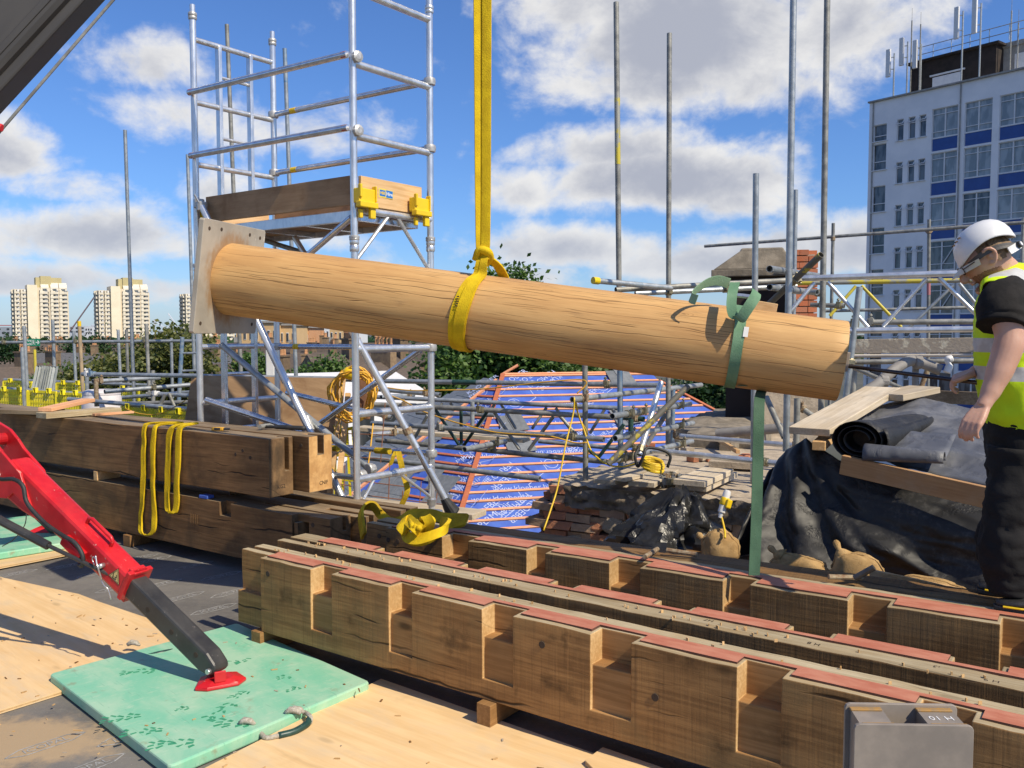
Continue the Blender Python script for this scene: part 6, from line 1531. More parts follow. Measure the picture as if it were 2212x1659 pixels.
sw.bar((-.1, -.2, 0), (.5, -.2, 0), .014, .0006); sw.bar((.5, -.2, 0), (.62, .05, 0), .014, .0006)
swm = sw.mesh('printed_swirl', M_['white_ink'])
for k, (px, py) in enumerate([(1078, 1100), (1130, 1030), (1150, 830), (1300, 835), (1190, 1000), (1410, 890), (1110, 870)]):
 p = MF1.inverted() @ onplane(px, py, H1, n1); inst('printed_swirl', swm, f1, MF1 @ T(p.x, p.y, .003) @ Matrix.Rotation(R(38), 4, 'Z'))
for k, (px, py) in enumerate([(1015, 990), (990, 1040), (985, 1075), (960, 1100), (1040, 850), (1030, 930), (940, 1095), (1035, 895)]):
 p = MF2.inverted() @ onplane(px, py, H1, n2); inst('printed_swirl', swm, f2, MF2 @ T(p.x, p.y, .003) @ Matrix.Rotation(R(25), 4, 'Z'))
 inst('printed_name', txt_l, f2, MF2 @ T(p.x - .1, p.y + .25, .0035) @ Matrix.Rotation(R(60), 4, 'Z'))
mb = MB(); mb.box((1.0, 2.4, -3.2), (8.5, 4.6, 4.9)); mb.obj('house_wall', M_['london'], rf, frame(H1, e1))
# ================================================================ RUINED BRICK WALL and its top
dW = V((.865, -.5, 0)).normalized(); WT = .34
OW = Z(1172, 1037, WT); MWl = frame((OW.x, OW.y, 0), dW)
wl = thing('brick_wall', 'broken old brick wall with a rough mortar top in the middle', 'brick wall', None, MWl @ T(0, 0, -.9))
mb = MB(); mb.box((1.6, .62, -.36), (3.1, 1.15, 1.28)); mb.obj('wall_core', M_['mortar_dark'], wl, MWl)
brm = MB(); brm.box((0, 0, 0), (.212, .10, .064)); bms = []
for k in range(7):                                    # a few chipped brick shapes
 b = MB(); b.box((0, 0, 0), (.212, .10, .064)); rr = random.Random(k)
 for v in b.v: v.x += rr.uniform(-.012, .012) * (2.2 if k > 3 else 1); v.y += rr.uniform(-.012, .012); v.z += rr.uniform(-.005, .005)
 bms.append(b.mesh('brick', M_[('brick', 'brick_dusty')[k % 2]]))
rr = random.Random(4)
for c in range(13):
 z = .27 - c * .076; x = -.02 + (.11 if c % 2 else 0) + [.10, .02, -.08, -.06, -.12, -.05, -.1, -.04, -.02, 0, 0, 0, 0][c]
 k = 0
 while x < 2.0:
  skip = (c < 2 and x > .28) or (rr.random() < .12 and x > .3 and c > 2)
  if not skip:
   inst('brick', bms[rr.randrange(7)], wl, MWl @ T(x + .1, .03 + rr.uniform(-.03, .015), z + rr.uniform(-.006, .006)) @ Matrix.Rotation(rr.uniform(-.05, .05), 4, 'Z') @ Matrix.Rotation(rr.uniform(-.03, .03), 4, 'Y'))
  x += .224; k += 1
 for y in (.18, .40, .62):                          # the ragged left return
  inst('brick', bms[rr.randrange(7)], wl, MWl @ T([.10, .02, -.08, -.06, -.12, -.05, -.1, -.04, -.02, 0, 0, 0, 0][c] + rr.uniform(-.03, .03) + .02, y, z) @ Matrix.Rotation(R(90) + rr.uniform(-.08, .08), 4, 'Z'))
def rough(poly, z, amp, h, name, mat, parent, M, step=.09, seed=0, skirt=.06, **kw):
 """rubbly slab: gridded top with noise, sides dropping down"""
 xs = [p[0] for p in poly]; ys = [p[1] for p in poly]
 def inside(x, y):
  c = False
  for i in range(len(poly)):
   (x0, y0), (x1, y1) = poly[i], poly[i - 1]
   if (y0 > y) != (y1 > y) and x < (x1 - x0) * (y - y0) / (y1 - y0) + x0: c = not c
  return c
 nx = int((max(xs) - min(xs)) / step) + 1; ny = int((max(ys) - min(ys)) / step) + 1
 gx = lambda i: min(xs) + i * step; gy = lambda j: min(ys) + j * step
 ins = {(i, j) for i in range(nx) for j in range(ny) if inside(gx(i + .5), gy(j + .5))}
 vi = {}; vs = []; fs = []
 def vert(i, j, b):
  if (i, j, b) not in vi:
   vi[(i, j, b)] = len(vs); x, y = gx(i), gy(j); q = V((x * 3.1, y * 3.1, seed))
   edge = sum((i + a, j + d) in ins for a in (-1, 0) for d in (-1, 0)) < 4
   hh = amp * (mnoise.noise(q) + .5 * mnoise.noise(q * 2.7) + .35 * mnoise.noise(q * 7)) - (skirt * abs(mnoise.noise(q * 2)) if edge else 0)
   vs.append((x + .4 * step * mnoise.noise(q * 3 + V((9, 0, 0))) * (1 if edge else .4), y + .4 * step * mnoise.noise(q * 3 + V((0, 9, 0))) * (1 if edge else .4), z + (hh if not b else -h)))
  return vi[(i, j, b)]
 for (i, j) in ins:
  fs.append((vert(i, j, 0), vert(i + 1, j, 0), vert(i + 1, j + 1, 0), vert(i, j + 1, 0)))
  for (a, d, p, q) in ((-1, 0, (i, j + 1), (i, j)), (1, 0, (i + 1, j), (i + 1, j + 1)), (0, -1, (i, j), (i + 1, j)), (0, 1, (i + 1, j + 1), (i, j + 1))):
   if (i + a, j + d) not in ins: fs.append((vert(*q, 0), vert(*p, 0), vert(*p, 1), vert(*q, 1)))
 mb = MB(); mb.add(vs, fs); return mb.obj(name, mat, parent, M, autosmooth=50, **kw)
rough([(.02, .08), (.5, -.02), (2.6, -.03), (3.6, .1), (3.6, 1.2), (0, 1.2)], WT - .02, .03, .06, 'mortar_top', M_['mortar'], wl, MWl, .07, 1)
mfc = [[MWl @ V((.24 + i * .04 + (.03 * mnoise.noise((j, i, 0)) if i == 0 else 0), -.055 + .055 * mnoise.noise((i * .31, j * .4, 2)) + .035 * mnoise.noise((i * .9, j * 1.1, 5)) - .012 * (1 if j < 1 else 0), .33 - j * .024 + .02 * mnoise.noise((i * .5, j, 7)))) for i in range(70)] for j in range(9)]
mb = MB(); mb.add([p for r in mfc for p in r], [(j * 70 + i, (j + 1) * 70 + i, (j + 1) * 70 + i + 1, j * 70 + i + 1) for j in range(8) for i in range(69)]); mb.obj('mortar_face', M_['mortar_dark'], wl, Matrix(), autosmooth=60)
for k in range(22):                                     # mortar lumps clinging to the face
 x, z = rr.uniform(.3, 1.6), rr.uniform(-.5, .12); b = bmesh.new(); bmesh.ops.create_icosphere(b, subdivisions=2, radius=1)
 mb = MB(); s = rr.uniform(.03, .075)
 mb.add([tuple(v.co * (1 + .5 * mnoise.noise(v.co * 1.7 + V((k, 0, 0))))) for v in b.verts], [tuple(v.index for v in f.verts) for f in b.faces]); b.free()
 mb.obj('mortar_lump', M_[('mortar', 'mortar_dark', 'brick')[k % 3]], wl, MWl @ T(x, -.02, z) @ Matrix.Diagonal((s * 1.6, s * .5, s, 1)))
inv = MWl.inverted()
fl = [(lambda p: (p.x, p.y))(inv @ Z(x, y, .33)) for x, y in ((1250, 1012), (1400, 1040), (1600, 1060), (1760, 1010), (1690, 915), (1560, 925), (1490, 935), (1440, 962), (1395, 990))]
rough(fl, .325, .012, .5, 'masonry_ledge', M_['mortar'], None, MWl, .13, 6, label='dusty masonry ledge behind the broken brick wall', cat='ledge')
rough([(lambda p: (p.x, p.y))(inv @ Z(x, y, .4)) for x, y in ((1470, 945), (1560, 960), (1650, 950), (1640, 905), (1560, 898), (1490, 915))], .50, .07, .35, 'broken_parapet', M_['stone'], None, MWl, .16, 9, label='broken stone coping at the back of the ledge', cat='parapet')
for k in range(16):
 p = Z(rr.uniform(1400, 1640), rr.uniform(945, 1000), .34); b = MB(); b.box((0, 0, .02), (rr.uniform(.04, .2), rr.uniform(.04, .1), rr.uniform(.03, .065)))
 for v in b.v: v.x += rr.uniform(-.015, .015); v.y += rr.uniform(-.015, .015)
 b.obj('brick_rubble', M_[('brick', 'mortar', 'brick_orange')[k % 3]], M=Matrix.Translation((p.x, p.y, .34)) @ Matrix.Rotation(rr.uniform(0, 3), 4, 'Z'), label='loose lump of brick rubble on the dusty ledge', cat='rubble', group='brick rubble on the ledge')
mb = MB(); mb.box((-.1, .6, -3.5), (5.5, .9, 6.2)); mb.box((1.9, 2.6, -3.5), (4.5, 4., 6.0)); mb.obj('house_wall', M_['london'], M=MWl, label='brick house wall below the broken wall', cat='wall')
def lplank(px, z, w, th, mat, label, group='short planks on the brick ledge'):
 a, b = Z(*px[0], z), Z(*px[1], z); m = frame(a, b - a); L = (b - a).length
 mb = MB(); mb.box((L / 2, 0, th / 2), (L, w, th)); return mb.obj('short_plank', M_[mat], M=m, bevel=.003, label=label, cat='plank', group=group)
lplank([(1305, 1046), (1395, 1016)], .375, .2, .035, 'board', 'leftmost pale plank on the brick ledge')
lplank([(1385, 1052), (1440, 1022)], .372, .22, .04, 'board', 'pale plank in the middle of the brick ledge beside the coupler pile')
lplank([(1340, 1040), (1380, 1030)], .418, .1, .03, 'board', 'narrow pale plank lying over the leftmost plank')
lplank([(1492, 1060), (1562, 1028)], .362, .26, .045, 'board', 'grey-edged plank at the bottom of the right pair on the ledge')
lplank([(1488, 1050), (1552, 1022)], .412, .26, .045, 'board', 'bright plank on top of the right pair on the ledge')
lplank([(1535, 1006), (1640, 1012)], .345, .22, .06, 'mortar', 'dusty plank with black writing behind the right pair')
lplank([(1528, 938), (1594, 980)], .42, .04, .04, 'pine', 'thin broken stick leaning on the lower ledger tube')
for k in range(16):
 p = Z(1450 + rr.uniform(-20, 28), 1043 + rr.uniform(-16, 8), .38); mb = MB(); mb.tube(p - V((.02, 0, 0)), p + V((.03, .02, .01)), .027, 10); mb.box((0, 0, .03), (.03, .06, .05), Matrix.Translation(p)); mb.obj('loose_coupler', M_[('brass', 'rusty', 'galv_old')[k % 3]], label='loose scaffold coupler in the pile between the planks', cat='coupler', group='loose scaffold couplers piled on the ledge')
# ================================================================ POLYTHENE SHEETS
def sheetmesh(grid, name, mat, thick=.003, **kw):
 """grid[j][i] of points -> smooth sheet"""
 n, m = len(grid[0]), len(grid); mb = MB()
 mb.add([p for row in grid for p in row], [(j * n + i, j * n + i + 1, (j + 1) * n + i + 1, (j + 1) * n + i) for j in range(m - 1) for i in range(n - 1)])
 kw.setdefault('autosmooth', 55)
 o = mb.obj(name, mat, kw.pop('parent', None), None, **kw)
 s = o.modifiers.new('thickness', 'SOLIDIFY'); s.thickness = thick
 return o
def lerp3(pts, f):
 f = max(0, min(.9999, f)) * (len(pts) - 1); i = int(f); return V(pts[i]).lerp(V(pts[i + 1]), f - i)
bot = [D(1600, 1196, 5.05), D(1650, 1212, 4.92), D(1740, 1222, 4.78), D(1900, 1238, 4.55), D(2110, 1276, 4.25), D(2290, 1310, 4.02)]
top = [D(1655, 1020, 5.25), D(1690, 975, 5.2), D(1734, 950, 5.12), D(1815, 1005, 4.86), D(2136, 1085, 4.36), D(2320, 1130, 4.1)]
cd = V((-.61, -.79, 0)).normalized()                       # towards the camera
grid = []
NX, NY = 130, 44
for j in range(NY + 1):
 v = j / NY; row = []
 for i in range(NX + 1):
  u = i / NX
  p = lerp3(top, u).lerp(lerp3(bot, u), v)
  du = (u - .40); k1 = max(0, 1 - u / .62)
  fold = .085 * (.25 + v) * math.sin((u * 46) / (1 + .5 * v) + 1.2 + 2 * mnoise.noise((u * 4, v * 1.5, 0))) * k1 ** .7
  fold += .045 * mnoise.noise((u * 5 + v * 2.2, v * 2.5 - u * 3, 4)) * (1 - k1) * 1.6 + .05 * abs(mnoise.noise((u * 3.3 - v * 1.7, v * 1.1, 8))) * (1 - k1)
  fold += .012 * mnoise.noise((u * 17, v * 13, 3)) + .05 * max(0, 1 - abs(((u * 3.2 - v * 1.1 + .25) % 1.0) - .5) * 7) * (1 - k1) * v
  bulge = .16 * math.sin(v * math.pi * .62) * (.7 + .3 * math.sin(u * 7))
  row.append(p + cd * (bulge + fold - .06) + V((0, 0, .012 * mnoise.noise((u * 9, v * 6, 2)))))
 grid.append(row)
curtain = sheetmesh(grid, 'polythene_curtain', M_['tarp'], label='black polythene sheet hanging in folds behind the rear beam', cat='polythene sheet')
fl_, fr2_ = [D(1820, 975, 4.95), D(1960, 1010, 4.72), D(2140, 1050, 4.42), D(2330, 1085, 4.15)], [D(1850, 880, 6.0), D(1990, 858, 5.85), D(2160, 898, 5.45), D(2330, 930, 5.1)]
grid = []
for j in range(31):
 v = j / 30; row = []
 for i in range(61):
  u = i / 60; p = lerp3(fl_, u).lerp(lerp3(fr2_, v * 0 + u), v)
  h = .018 * mnoise.noise((u * 5, v * 6, 1)) + .03 * max(0, math.sin(v * 13 - u * 3.0)) ** 6 + .01 * mnoise.noise((u * 18, v * 18, 5)) + .02 * max(0, math.sin(u * 9 + v * 2)) ** 10
  row.append(p + V((0, 0, h)))
 grid.append(row)
sheetmesh(grid, 'membrane_cover', M_['tarp_top'], label='dusty grey membrane laid over the covered stack beside the workman', cat='membrane')
mb = MB(); mb.prism([(p.x, p.y) for p in [lerp3(bot, k / 6) - cd * .30 for k in range(7)]] + [(p.x, p.y) for p in [lerp3(fr2_, 1 - k / 4) for k in range(5)]], .0, .70)
mb.obj('covered_stack', M_['board'], M=Matrix(), label='stack of boards hidden under the black polythene', cat='stack')
def free_plank(a, b, w, th, mat, label, up=(0, 0, 1), name='scaffold_board', group='scaffold boards', side=1):
 m = frame(a, b - a, up); L = (b - a).length; mb = MB(); mb.box((L / 2, side * w / 2, th / 2), (L, w, th)); return mb.obj(name, M_[mat], M=m, bevel=.004, label=label, cat='scaffold board', group=group)
a, b = D(1818, 1003, 4.80), D(2330, 1120, 4.02)
mb = MB(); m = frame(a, b - a); mb.box(((b - a).length / 2, 0, 0), ((b - a).length, .035, .105)); mb.obj('edge_board', M_['pine_old'], M=m, bevel=.003, label='brown edge board lying along the front of the covered stack', cat='board')
free_plank(D(1704, 937, 5.05), D(1868, 847, 6.15), .235, .042, 'board', 'pale plank pointing away on the black polythene, crossed by ladder shadows', side=-1)
free_plank(D(1885, 862, 5.9), D(1965, 845, 6.1), .23, .042, 'board', 'shorter pale plank lying across the end of the shadowed plank', side=-1)
mb = MB(); m = frame(D(1770, 962, 4.93), D(1800, 935, 5.4) - D(1770, 962, 4.93)); mb.box((.12, 0, 0), (.3, .07, .05)); mb.obj('timber_block', M_['pine'], M=m, bevel=.003, label='small pale block beside the rolled membrane', cat='block')
ra, rb = D(1853, 951, 4.80), D(1985, 905, 5.5)
axr = (rb - ra).normalized(); mr = frame(ra, axr)
sp_ = thing('membrane_roll', 'rolled black rubber membrane with its open end showing', 'membrane roll', None, mr)
def spiral(x, sc, flat):
 out = []
 for k in range(70):
  a = k / 69 * 2 * math.pi * 3.1; r = (.052 + .010 * a / 2.2) * sc
  out.append(mr @ V((x, -r * math.cos(a) * 1.15, r * math.sin(a) * flat)))
 return out
L_ = (rb - ra).length
grid = [spiral(x, s, f) for x, s, f in ((0, 1., .86), (.05, 1., .85), (.15, .97, .8), (.25, .9, .68), (L_ * .8, .75, .5), (L_ + .05, .6, .38))]
sheetmesh(grid, 'rolled_sheet', M_['tarp'], .004, parent=sp_)
cap = MB(); cap.lathe([(.001, 0), (.075, 0), (.075, .01)], 16); cap.obj('roll_core', M_['slot'], sp_, mr @ T(.12, 0, 0) @ Matrix.Rotation(R(90), 4, 'Y'))
flap = []
fa, fb = D(1868, 985, 4.74), D(2040, 996, 4.50)
for i in range(13):
 t = i / 12; c = fa.lerp(fb, t) + V((0, 0, .01)); row = []
 dn_ = (fb - fa).normalized(); sd_ = V((.55, .82, 0))
 for k in range(14):
  a = R(-30 + 230 * k / 13); r = .055 * (1 - .35 * t)
  row.append(c - sd_ * r * math.cos(a) * 1.1 + V((0, 0, r * math.sin(a))))
 for k in range(1, 9): row.append(c + sd_ * (r * .9 + .05 * k) + V((0, 0, -.01 + .012 * k + .008 * mnoise.noise(V((t * 4, k * .6, 1))))))
 flap.append(row)
sheetmesh(flap, 'curled_lap', M_['tarp_top'], .004, parent=sp_)
hc = D(1452, 1190, 5.35); NA = 60
rings = []
for j in range(22):
 v = j / 21; row = []
 for i in range(NA):
  a = 2 * math.pi * i / NA; c, s = math.cos(a), math.sin(a)
  q = V((c * 1.5, s * 1.5, v * 1.6))
  cr = 1 + .42 * mnoise.noise(q * 1.3) + .30 * (1 - 2 * abs(mnoise.noise(q * 2.1 + V((3, 0, 0))))) + .12 * mnoise.noise(q * 5.2)
  rad = (.255 * (1 - v) ** .8 + .05) * cr
  row.append(hc + V((c * rad * 1.08 - .04 * v + .1 * v * v, s * rad * .8, v * .36 * (1 + .25 * mnoise.noise(q * 1.9 + V((0, 4, 0)))))))
 rings.append(row)
mb = MB(); mb.loft(rings); o = mb.obj('polythene_heap', M_['plastic_heap'], label='crumpled heap of shiny black polythene in front of the brick wall', cat='polythene sheet', autosmooth=24)
mb = MB(); mb.prism([(p.x, p.y) for p in (ST(.9, 1.35), ST(4.6, 1.62), ST(4.6, 2.2), ST(.9, 2.2))], .002, .34); mb.obj('timber_packing', M_['old_oak'], M=Matrix(), label='dark packing timbers behind the rear beam under the sandbags', cat='packing')
# ---------------------------------------------------------------- sandbags
def bag(c, size, ax, label, seed, tie=None):
 b = bmesh.new(); bmesh.ops.create_uvsphere(b, u_segments=28, v_segments=18, radius=1)
 m = frame(c, ax); mb = MB()
 def shape(v):
  p = V(v); q = V((abs(p.x) ** .8 * (1 if p.x > 0 else -1), abs(p.y) ** .8 * (1 if p.y > 0 else -1), abs(p.z) ** .9 * (1 if p.z > 0 else -1)))
  k = 1 + .18 * mnoise.noise(p * 1.6 + V((seed, 0, 0))) + .11 * (1 - 2 * abs(mnoise.noise(p * 3.1 + V((seed, 3, 0))))) - .04
  z = q.z * size[2] * k
  if z < 0: z *= .35
  return (q.x * size[0] * k, q.y * size[1] * k, z)
 mb.add([shape(v.co) for v in b.verts], [tuple(v.index for v in f.verts) for f in b.faces]); b.free()
 o = thing('sandbag', label, 'sandbag', 'hessian sandbags behind the beams', m)
 mb.obj('sack', M_['hessian'], o, m, smooth=True)
 mb = MB(); mb.path([V(shape(V((math.cos(a), math.sin(a) * .25 - .3, max(-.2, math.sin(a)))).normalized())) * 1.012 for a in [R(-8 + 196 * q / 20) for q in range(21)]], .0045, 6); mb.obj('seam', M_['hessian'], o, m, smooth=True)
 if tie:
  mb = MB(); t = V(tie)
  mb.path([t * .7, t * .92, t + V((0, 0, .004)), t + t.normalized() * .022 + V((0, 0, .012)), t + t.normalized() * .035 + V((.0, .01, .010))], [.05, .03, .013, .019, .014], 9); mb.obj('tied_neck', M_['hessian'], o, m, smooth=True)
 return o
bag(D(1556, 1192, 4.95), (.105, .09, .115), (.9, -.4, 0), 'full hessian sandbag with a twisted neck under the yellow plug', 1, (-.10, 0, .06))
bag(D(1728, 1226, 4.56), (.14, .07, .065), (.85, -.5, -.08), 'flat hessian sandbag with a tied corner, just right of the green strap', 2, (-.135, 0, .05))
bag(D(1850, 1243, 4.42), (.135, .08, .11), (.80, -.55, -.28), 'pointed hessian sandbag in the middle of the black curtain', 3, (-.12, 0, .09))
bag(D(2010, 1273, 4.18), (.16, .07, .05), (.84, -.54, -.05), 'low hessian sandbag left of the workman boots', 4)
mb = MB(); a, b = D(1880, 1234, 4.28), D(2125, 1286, 3.95); mb.box(((b - a).length / 2, 0, -.015), ((b - a).length, .02, .05), frame(a, b - a)); mb.obj('edge_lath', M_['pine'], label='thin pine lath behind the low sandbags', cat='lath')
for (p, q, lb_) in (((1440, 1188), (1506, 1198), 'dark steel bar lying on the rear beam by the polythene heap'), ((1393, 1203), (1420, 1186), 'short wooden handle lying across the rear beam'), ((1790, 1246), (1862, 1248), 'long dark pry bar lying on the rear beam below the pointed sandbag')):
 a, b = Z(*p, ZT + .03), Z(*q, ZT + .02); mb = MB(); mb.tube(a, b, .012, 8, hollow=False); mb.obj('metal_bar', M_['rusty'], label=lb_, cat='bar')
mb = MB(); a = Z(1846, 1249, ZT + .03); mb.tube(a, a + V((.07, -.04, .06)), .014, 8, hollow=False); mb.obj('bar_stub', M_['black_steel'], label='dark stub standing up on the rear beam right of the pointed sandbag', cat='bar')
pc = D(1558, 1108, 4.95); pt_ = D(1572, 1060, 4.97); axp = (pt_ - pc).normalized(); mpl_ = frame(pc, axp)
pg_ = thing('site_plug', 'yellow and white site plug standing up on a yellow lead', 'plug', None, mpl_)
def ln_(prof, nm, mat): mb = MB(); mb.lathe(prof, 16); mb.obj(nm, M_[mat], pg_, mpl_ @ Matrix.Rotation(R(90), 4, 'Y'), autosmooth=40)
ln_([(.004, -.03), (.010, -.028), (.014, .0), (.021, .004), (.022, .045)], 'grey_body', 'white_plastic'); ln_([(.0225, .045), (.026, .05), (.026, .085), (.023, .09)], 'yellow_collar', 'yellow_plastic'); ln_([(.022, .09), (.022, .115), (.019, .13), (.01, .134)], 'white_nose', 'white_plastic')
mb = MB(); mb.box((.06, -.032, -.005), (.05, .02, .035)); mb.obj('hinged_cap', M_['yellow_plastic'], pg_, mpl_, bevel=.006)
mb = MB(); mb.path(bez([D(1557, 1112, 4.95), D(1562, 1130, 4.93), D(1566, 1150, 4.88), D(1566, 1162, 4.85)], 5), .006, 7); mb.obj('lead', M_['yellow_cable'], pg_, None, smooth=True)
# ---------------------------------------------------------------- yellow slings on the timbers
def hang(pxs, dep, w, side, nm, parent, mat='yellow_web'):
 pts = bez([D(x, y, d) for (x, y, d) in pxs], 5); pts = [p + V((mnoise.noise(p * 11) * .006, mnoise.noise(p * 11 + V((3, 0, 0))) * .006, 0)) for p in pts]
 mb = MB(); sd = [V(side).lerp(V((-side[1], side[0], 0)), .25 * mnoise.noise(p * 6)) for p in pts]
 mb.ribbon(pts, sd, w, .012); mb.obj(nm, M_[mat], parent, None, autosmooth=60)
ds = thing('draped_sling', 'pair of yellow webbing slings draped over the upper front timber', 'lifting sling', 'yellow slings on the timbers', Matrix.Translation(D(350, 915, 6.2)))
sd = dA
def yA(px, off=.03): # depth of the front face of the stack at a pixel column
 r = ray(px, 950); k = dA.y / dA.x; s = (OA.y - k * OA.x) / (r.y - k * r.x); return s * r.y - off
hang([(392, 912, yA(392, -.16)), (350, 913, yA(350, -.06)), (322, 915, yA(322, -.01)), (312, 922, yA(312, .025)), (310, 960, yA(310)), (309, 1040, yA(309)), (306, 1090, yA(306)), (303, 1128, yA(303, .02)), (305, 1150, yA(305, .05)), (320, 1156, yA(320, .06)), (331, 1145, yA(331, .05)), (333, 1115, yA(333)), (330, 1050, yA(330)), (330, 980, yA(330)), (333, 930, yA(333, .025)), (342, 918, yA(342, -.02)), (380, 914, yA(380, -.12))], 0, .045, sd, 'webbing', ds)
hang([(416, 914, yA(416, -.13)), (380, 920, yA(380, .0)), (367, 935, yA(367, .025)), (363, 990, yA(363)), (361, 1060, yA(361)), (362, 1100, yA(362, .03)), (372, 1108, yA(372, .05)), (380, 1098, yA(380, .03)), (382, 1050, yA(382)), (385, 985, yA(385)), (386, 935, yA(386, .025)), (395, 920, yA(395, -.01)), (424, 914, yA(424, -.12))], 0, .052, sd, 'webbing', ds)
hp_ = thing('sling_heap', 'bright yellow sling heaped on the left end of the third notched beam', 'lifting sling', 'yellow slings on the timbers', Matrix.Translation(Z(905, 1150, .5)))
zt = .5
def HZ(x, y, z): return Z(x, y, z)
mb = MB(); sp1 = bez([HZ(872, 1140, .53), HZ(880, 1160, .53), HZ(905, 1166, .535), HZ(935, 1158, .56), HZ(960, 1144, .58), HZ(968, 1132, .57), HZ(955, 1128, .54)], 6)
mb.ribbon(sp1, [V((.2, .7, .7))] * len(sp1), .07, .02)
sp2 = bez([HZ(878, 1148, .56), HZ(868, 1135, .58), HZ(878, 1122, .60), HZ(900, 1140, .60), HZ(912, 1150, .56)], 6); mb.ribbon(sp2, [V((.6, .4, .5))] * len(sp2), .065, .02)
sp3 = bez([HZ(905, 1152, .55), HZ(912, 1128, .61), HZ(920, 1116, .65), HZ(930, 1130, .62), HZ(925, 1150, .56)], 6); mb.ribbon(sp3, [V((.75, -.3, .3))] * len(sp3), .06, .018)
mb.obj('webbing', M_['yellow_web'], hp_, None, autosmooth=60)
mb = MB()
for k in range(3):
 s_ = bez([HZ(884 + k * 7, 1120 + k * 3, .60), HZ(892 + k * 7, 1138 + k * 2, .60)], 4); mb.path(s_, .016, 8)
mb.obj('webbing_fold', M_['yellow_web'], hp_, None, smooth=True)
hp2 = thing('sling_tail', 'dirty yellow sling running from the timber end along the rear beam', 'lifting sling', 'yellow slings on the timbers', Matrix.Translation(Z(800, 1130, .45)))
mb = MB(); s_ = bez([D(786, 1158, 5.35), D(781, 1130, 5.42), D(780, 1105, 5.5), D(792, 1092, 5.55), D(808, 1094, 5.55), D(822, 1112, 5.5), D(842, 1128, 5.42), D(862, 1126, 5.35), D(885, 1112, 5.3), D(930, 1112, 5.25), D(960, 1120, 5.2), D(1008, 1122, 5.1), D(980, 1132, 5.1), D(950, 1140, 5.0)], 6)
mb.ribbon(s_, [V((.35, -.5, .6)) if i < 30 else V((.2, .6, .5)) for i in range(len(s_))], .075, .016); mb.obj('webbing', M_['yellow_old'], hp2, None, autosmooth=60)
# ---------------------------------------------------------------- steel bracket, bottom right
bz = .69
mk = frame((.955, 2.055, 0), (1, -.035, 0))
br_ = thing('steel_bracket', 'grey welded steel bracket standing in front of the nearest beam', 'steel bracket', None, mk)
def rplate(x0, x1, y, th, z1, nm):
 mb = MB(); r = .012
 poly = [(x0, 0.02), (x1, .02), (x1, z1 - r), (x1 - r * .3, z1 - r * .3), (x1 - r, z1), (x0 + r, z1), (x0 + r * .3, z1 - r * .3), (x0, z1 - r)]
 mb.prism(poly, y - th / 2, y + th / 2, Matrix.Rotation(R(90), 4, 'X'));
 return mb.obj(nm, M_['steel_plate'], br_, mk, bevel=.0015)
rplate(-.14, .14, 0, .010, bz, 'front_plate'); rplate(-.122, .155, -.118, .010, bz, 'back_plate')
M_['rust_weld'] = plain('rusty_weld', (.42, .23, .06), (.30, .20, .10), rough=.7, sc=40, metal=.2)
for x0, x1 in ((-.118, -.04), (.045, .132)):
 mb = MB()
 for (a, b) in ((0, 0),): mb.add([(x0, .006, bz - .012), (x1, .006, bz - .012), (x1 + .008, .112, bz - .012), (x0 + .008, .112, bz - .012), (x0, .006, bz - .5), (x1, .006, bz - .5), (x1 + .008, .112, bz - .5), (x0 + .008, .112, bz - .5)], [(0, 1, 2, 3), (4, 7, 6, 5), (0, 4, 5, 1), (1, 5, 6, 2), (2, 6, 7, 3), (3, 7, 4, 0)])
 bx_ = mb.obj('spacer_block', M_['steel_plate'], br_, mk)
 for y in (.015, .104):
  mb = MB(); mb.bar((x0 + .004, y, bz - .0095), (x1 + .004, y, bz - .0095), .016, .006); mb.obj('weld', M_['rust_weld'], bx_, mk, bevel=.002)
 if x0 > 0: text_mesh('H 10', .03, M_['white_plastic'], bx_, mk @ T(.092, .062, bz - .0112) @ Matrix.Rotation(R(180), 4, 'Z'), 'chalk_mark', .0003)
mb = MB(); mb.box((.06, -.02, .55), (.03, .03, .012)); mb.obj('stud', M_['steel_plate'], br_, mk)
# ---------------------------------------------------------------- chimney stack behind the log, right
cs = D(1640, 590, 11.5); Mc = frame((cs.x, 11.5, 0), (.96, -.28, 0))
ch_ = thing('chimney_stack', 'old stone capped chimney stack behind the ratchet strap', 'chimney stack', None, Mc @ T(0, 0, -1))
zc = zz(597, 11.5); w_ = .42
mb = MB(); mb.box((0, .3, zc - 1.3), (.8, .6, 2.6)); mb.obj('stack', M_['darkbrick'], ch_, Mc)
mb = MB(); mb.box((-.05, .3, zc + .04), (1.1, .8, .09)); mb.obj('cap_slab', M_['stone'], ch_, Mc, bevel=.01)
mb = MB(); mb.loft([[V((x * .53 - .05, .3 + y * .38, zc + .085)) for x, y in ((-1, -1), (1, -1), (1, 1), (-1, 1))], [V((x * .28 + .03, .3 + y * .25, zc + .33)) for x, y in ((-1, -1), (1, -1), (1, 1), (-1, 1))], [V((x * .26 + .03, .3 + y * .24, zc + .37)) for x, y in ((-1, -1), (1, -1), (1, 1), (-1, 1))]]); mb.obj('flaunching', M_['stone'], ch_, Mc, bevel=.02)
cs2 = D(1735, 600, 11.0); Mc2 = frame((cs2.x, 11.0, 0), (.99, -.12, 0))
c2_ = thing('brick_pier', 'bright orange brick pier with a broken top right of the stone chimney', 'brick pier', None, Mc2 @ T(0, 0, -.5))
zt2 = zz(540, 11.)
mb = MB(); mb.box((0, .12, (zt2 - .06 + 1.6) / 2), (.27, .22, zt2 - .06 - 1.6)); mb.box((-.1, .45, .2), (.8, .8, 2.9)); mb.obj('mortar_core', M_['mortar'], c2_, Mc2)
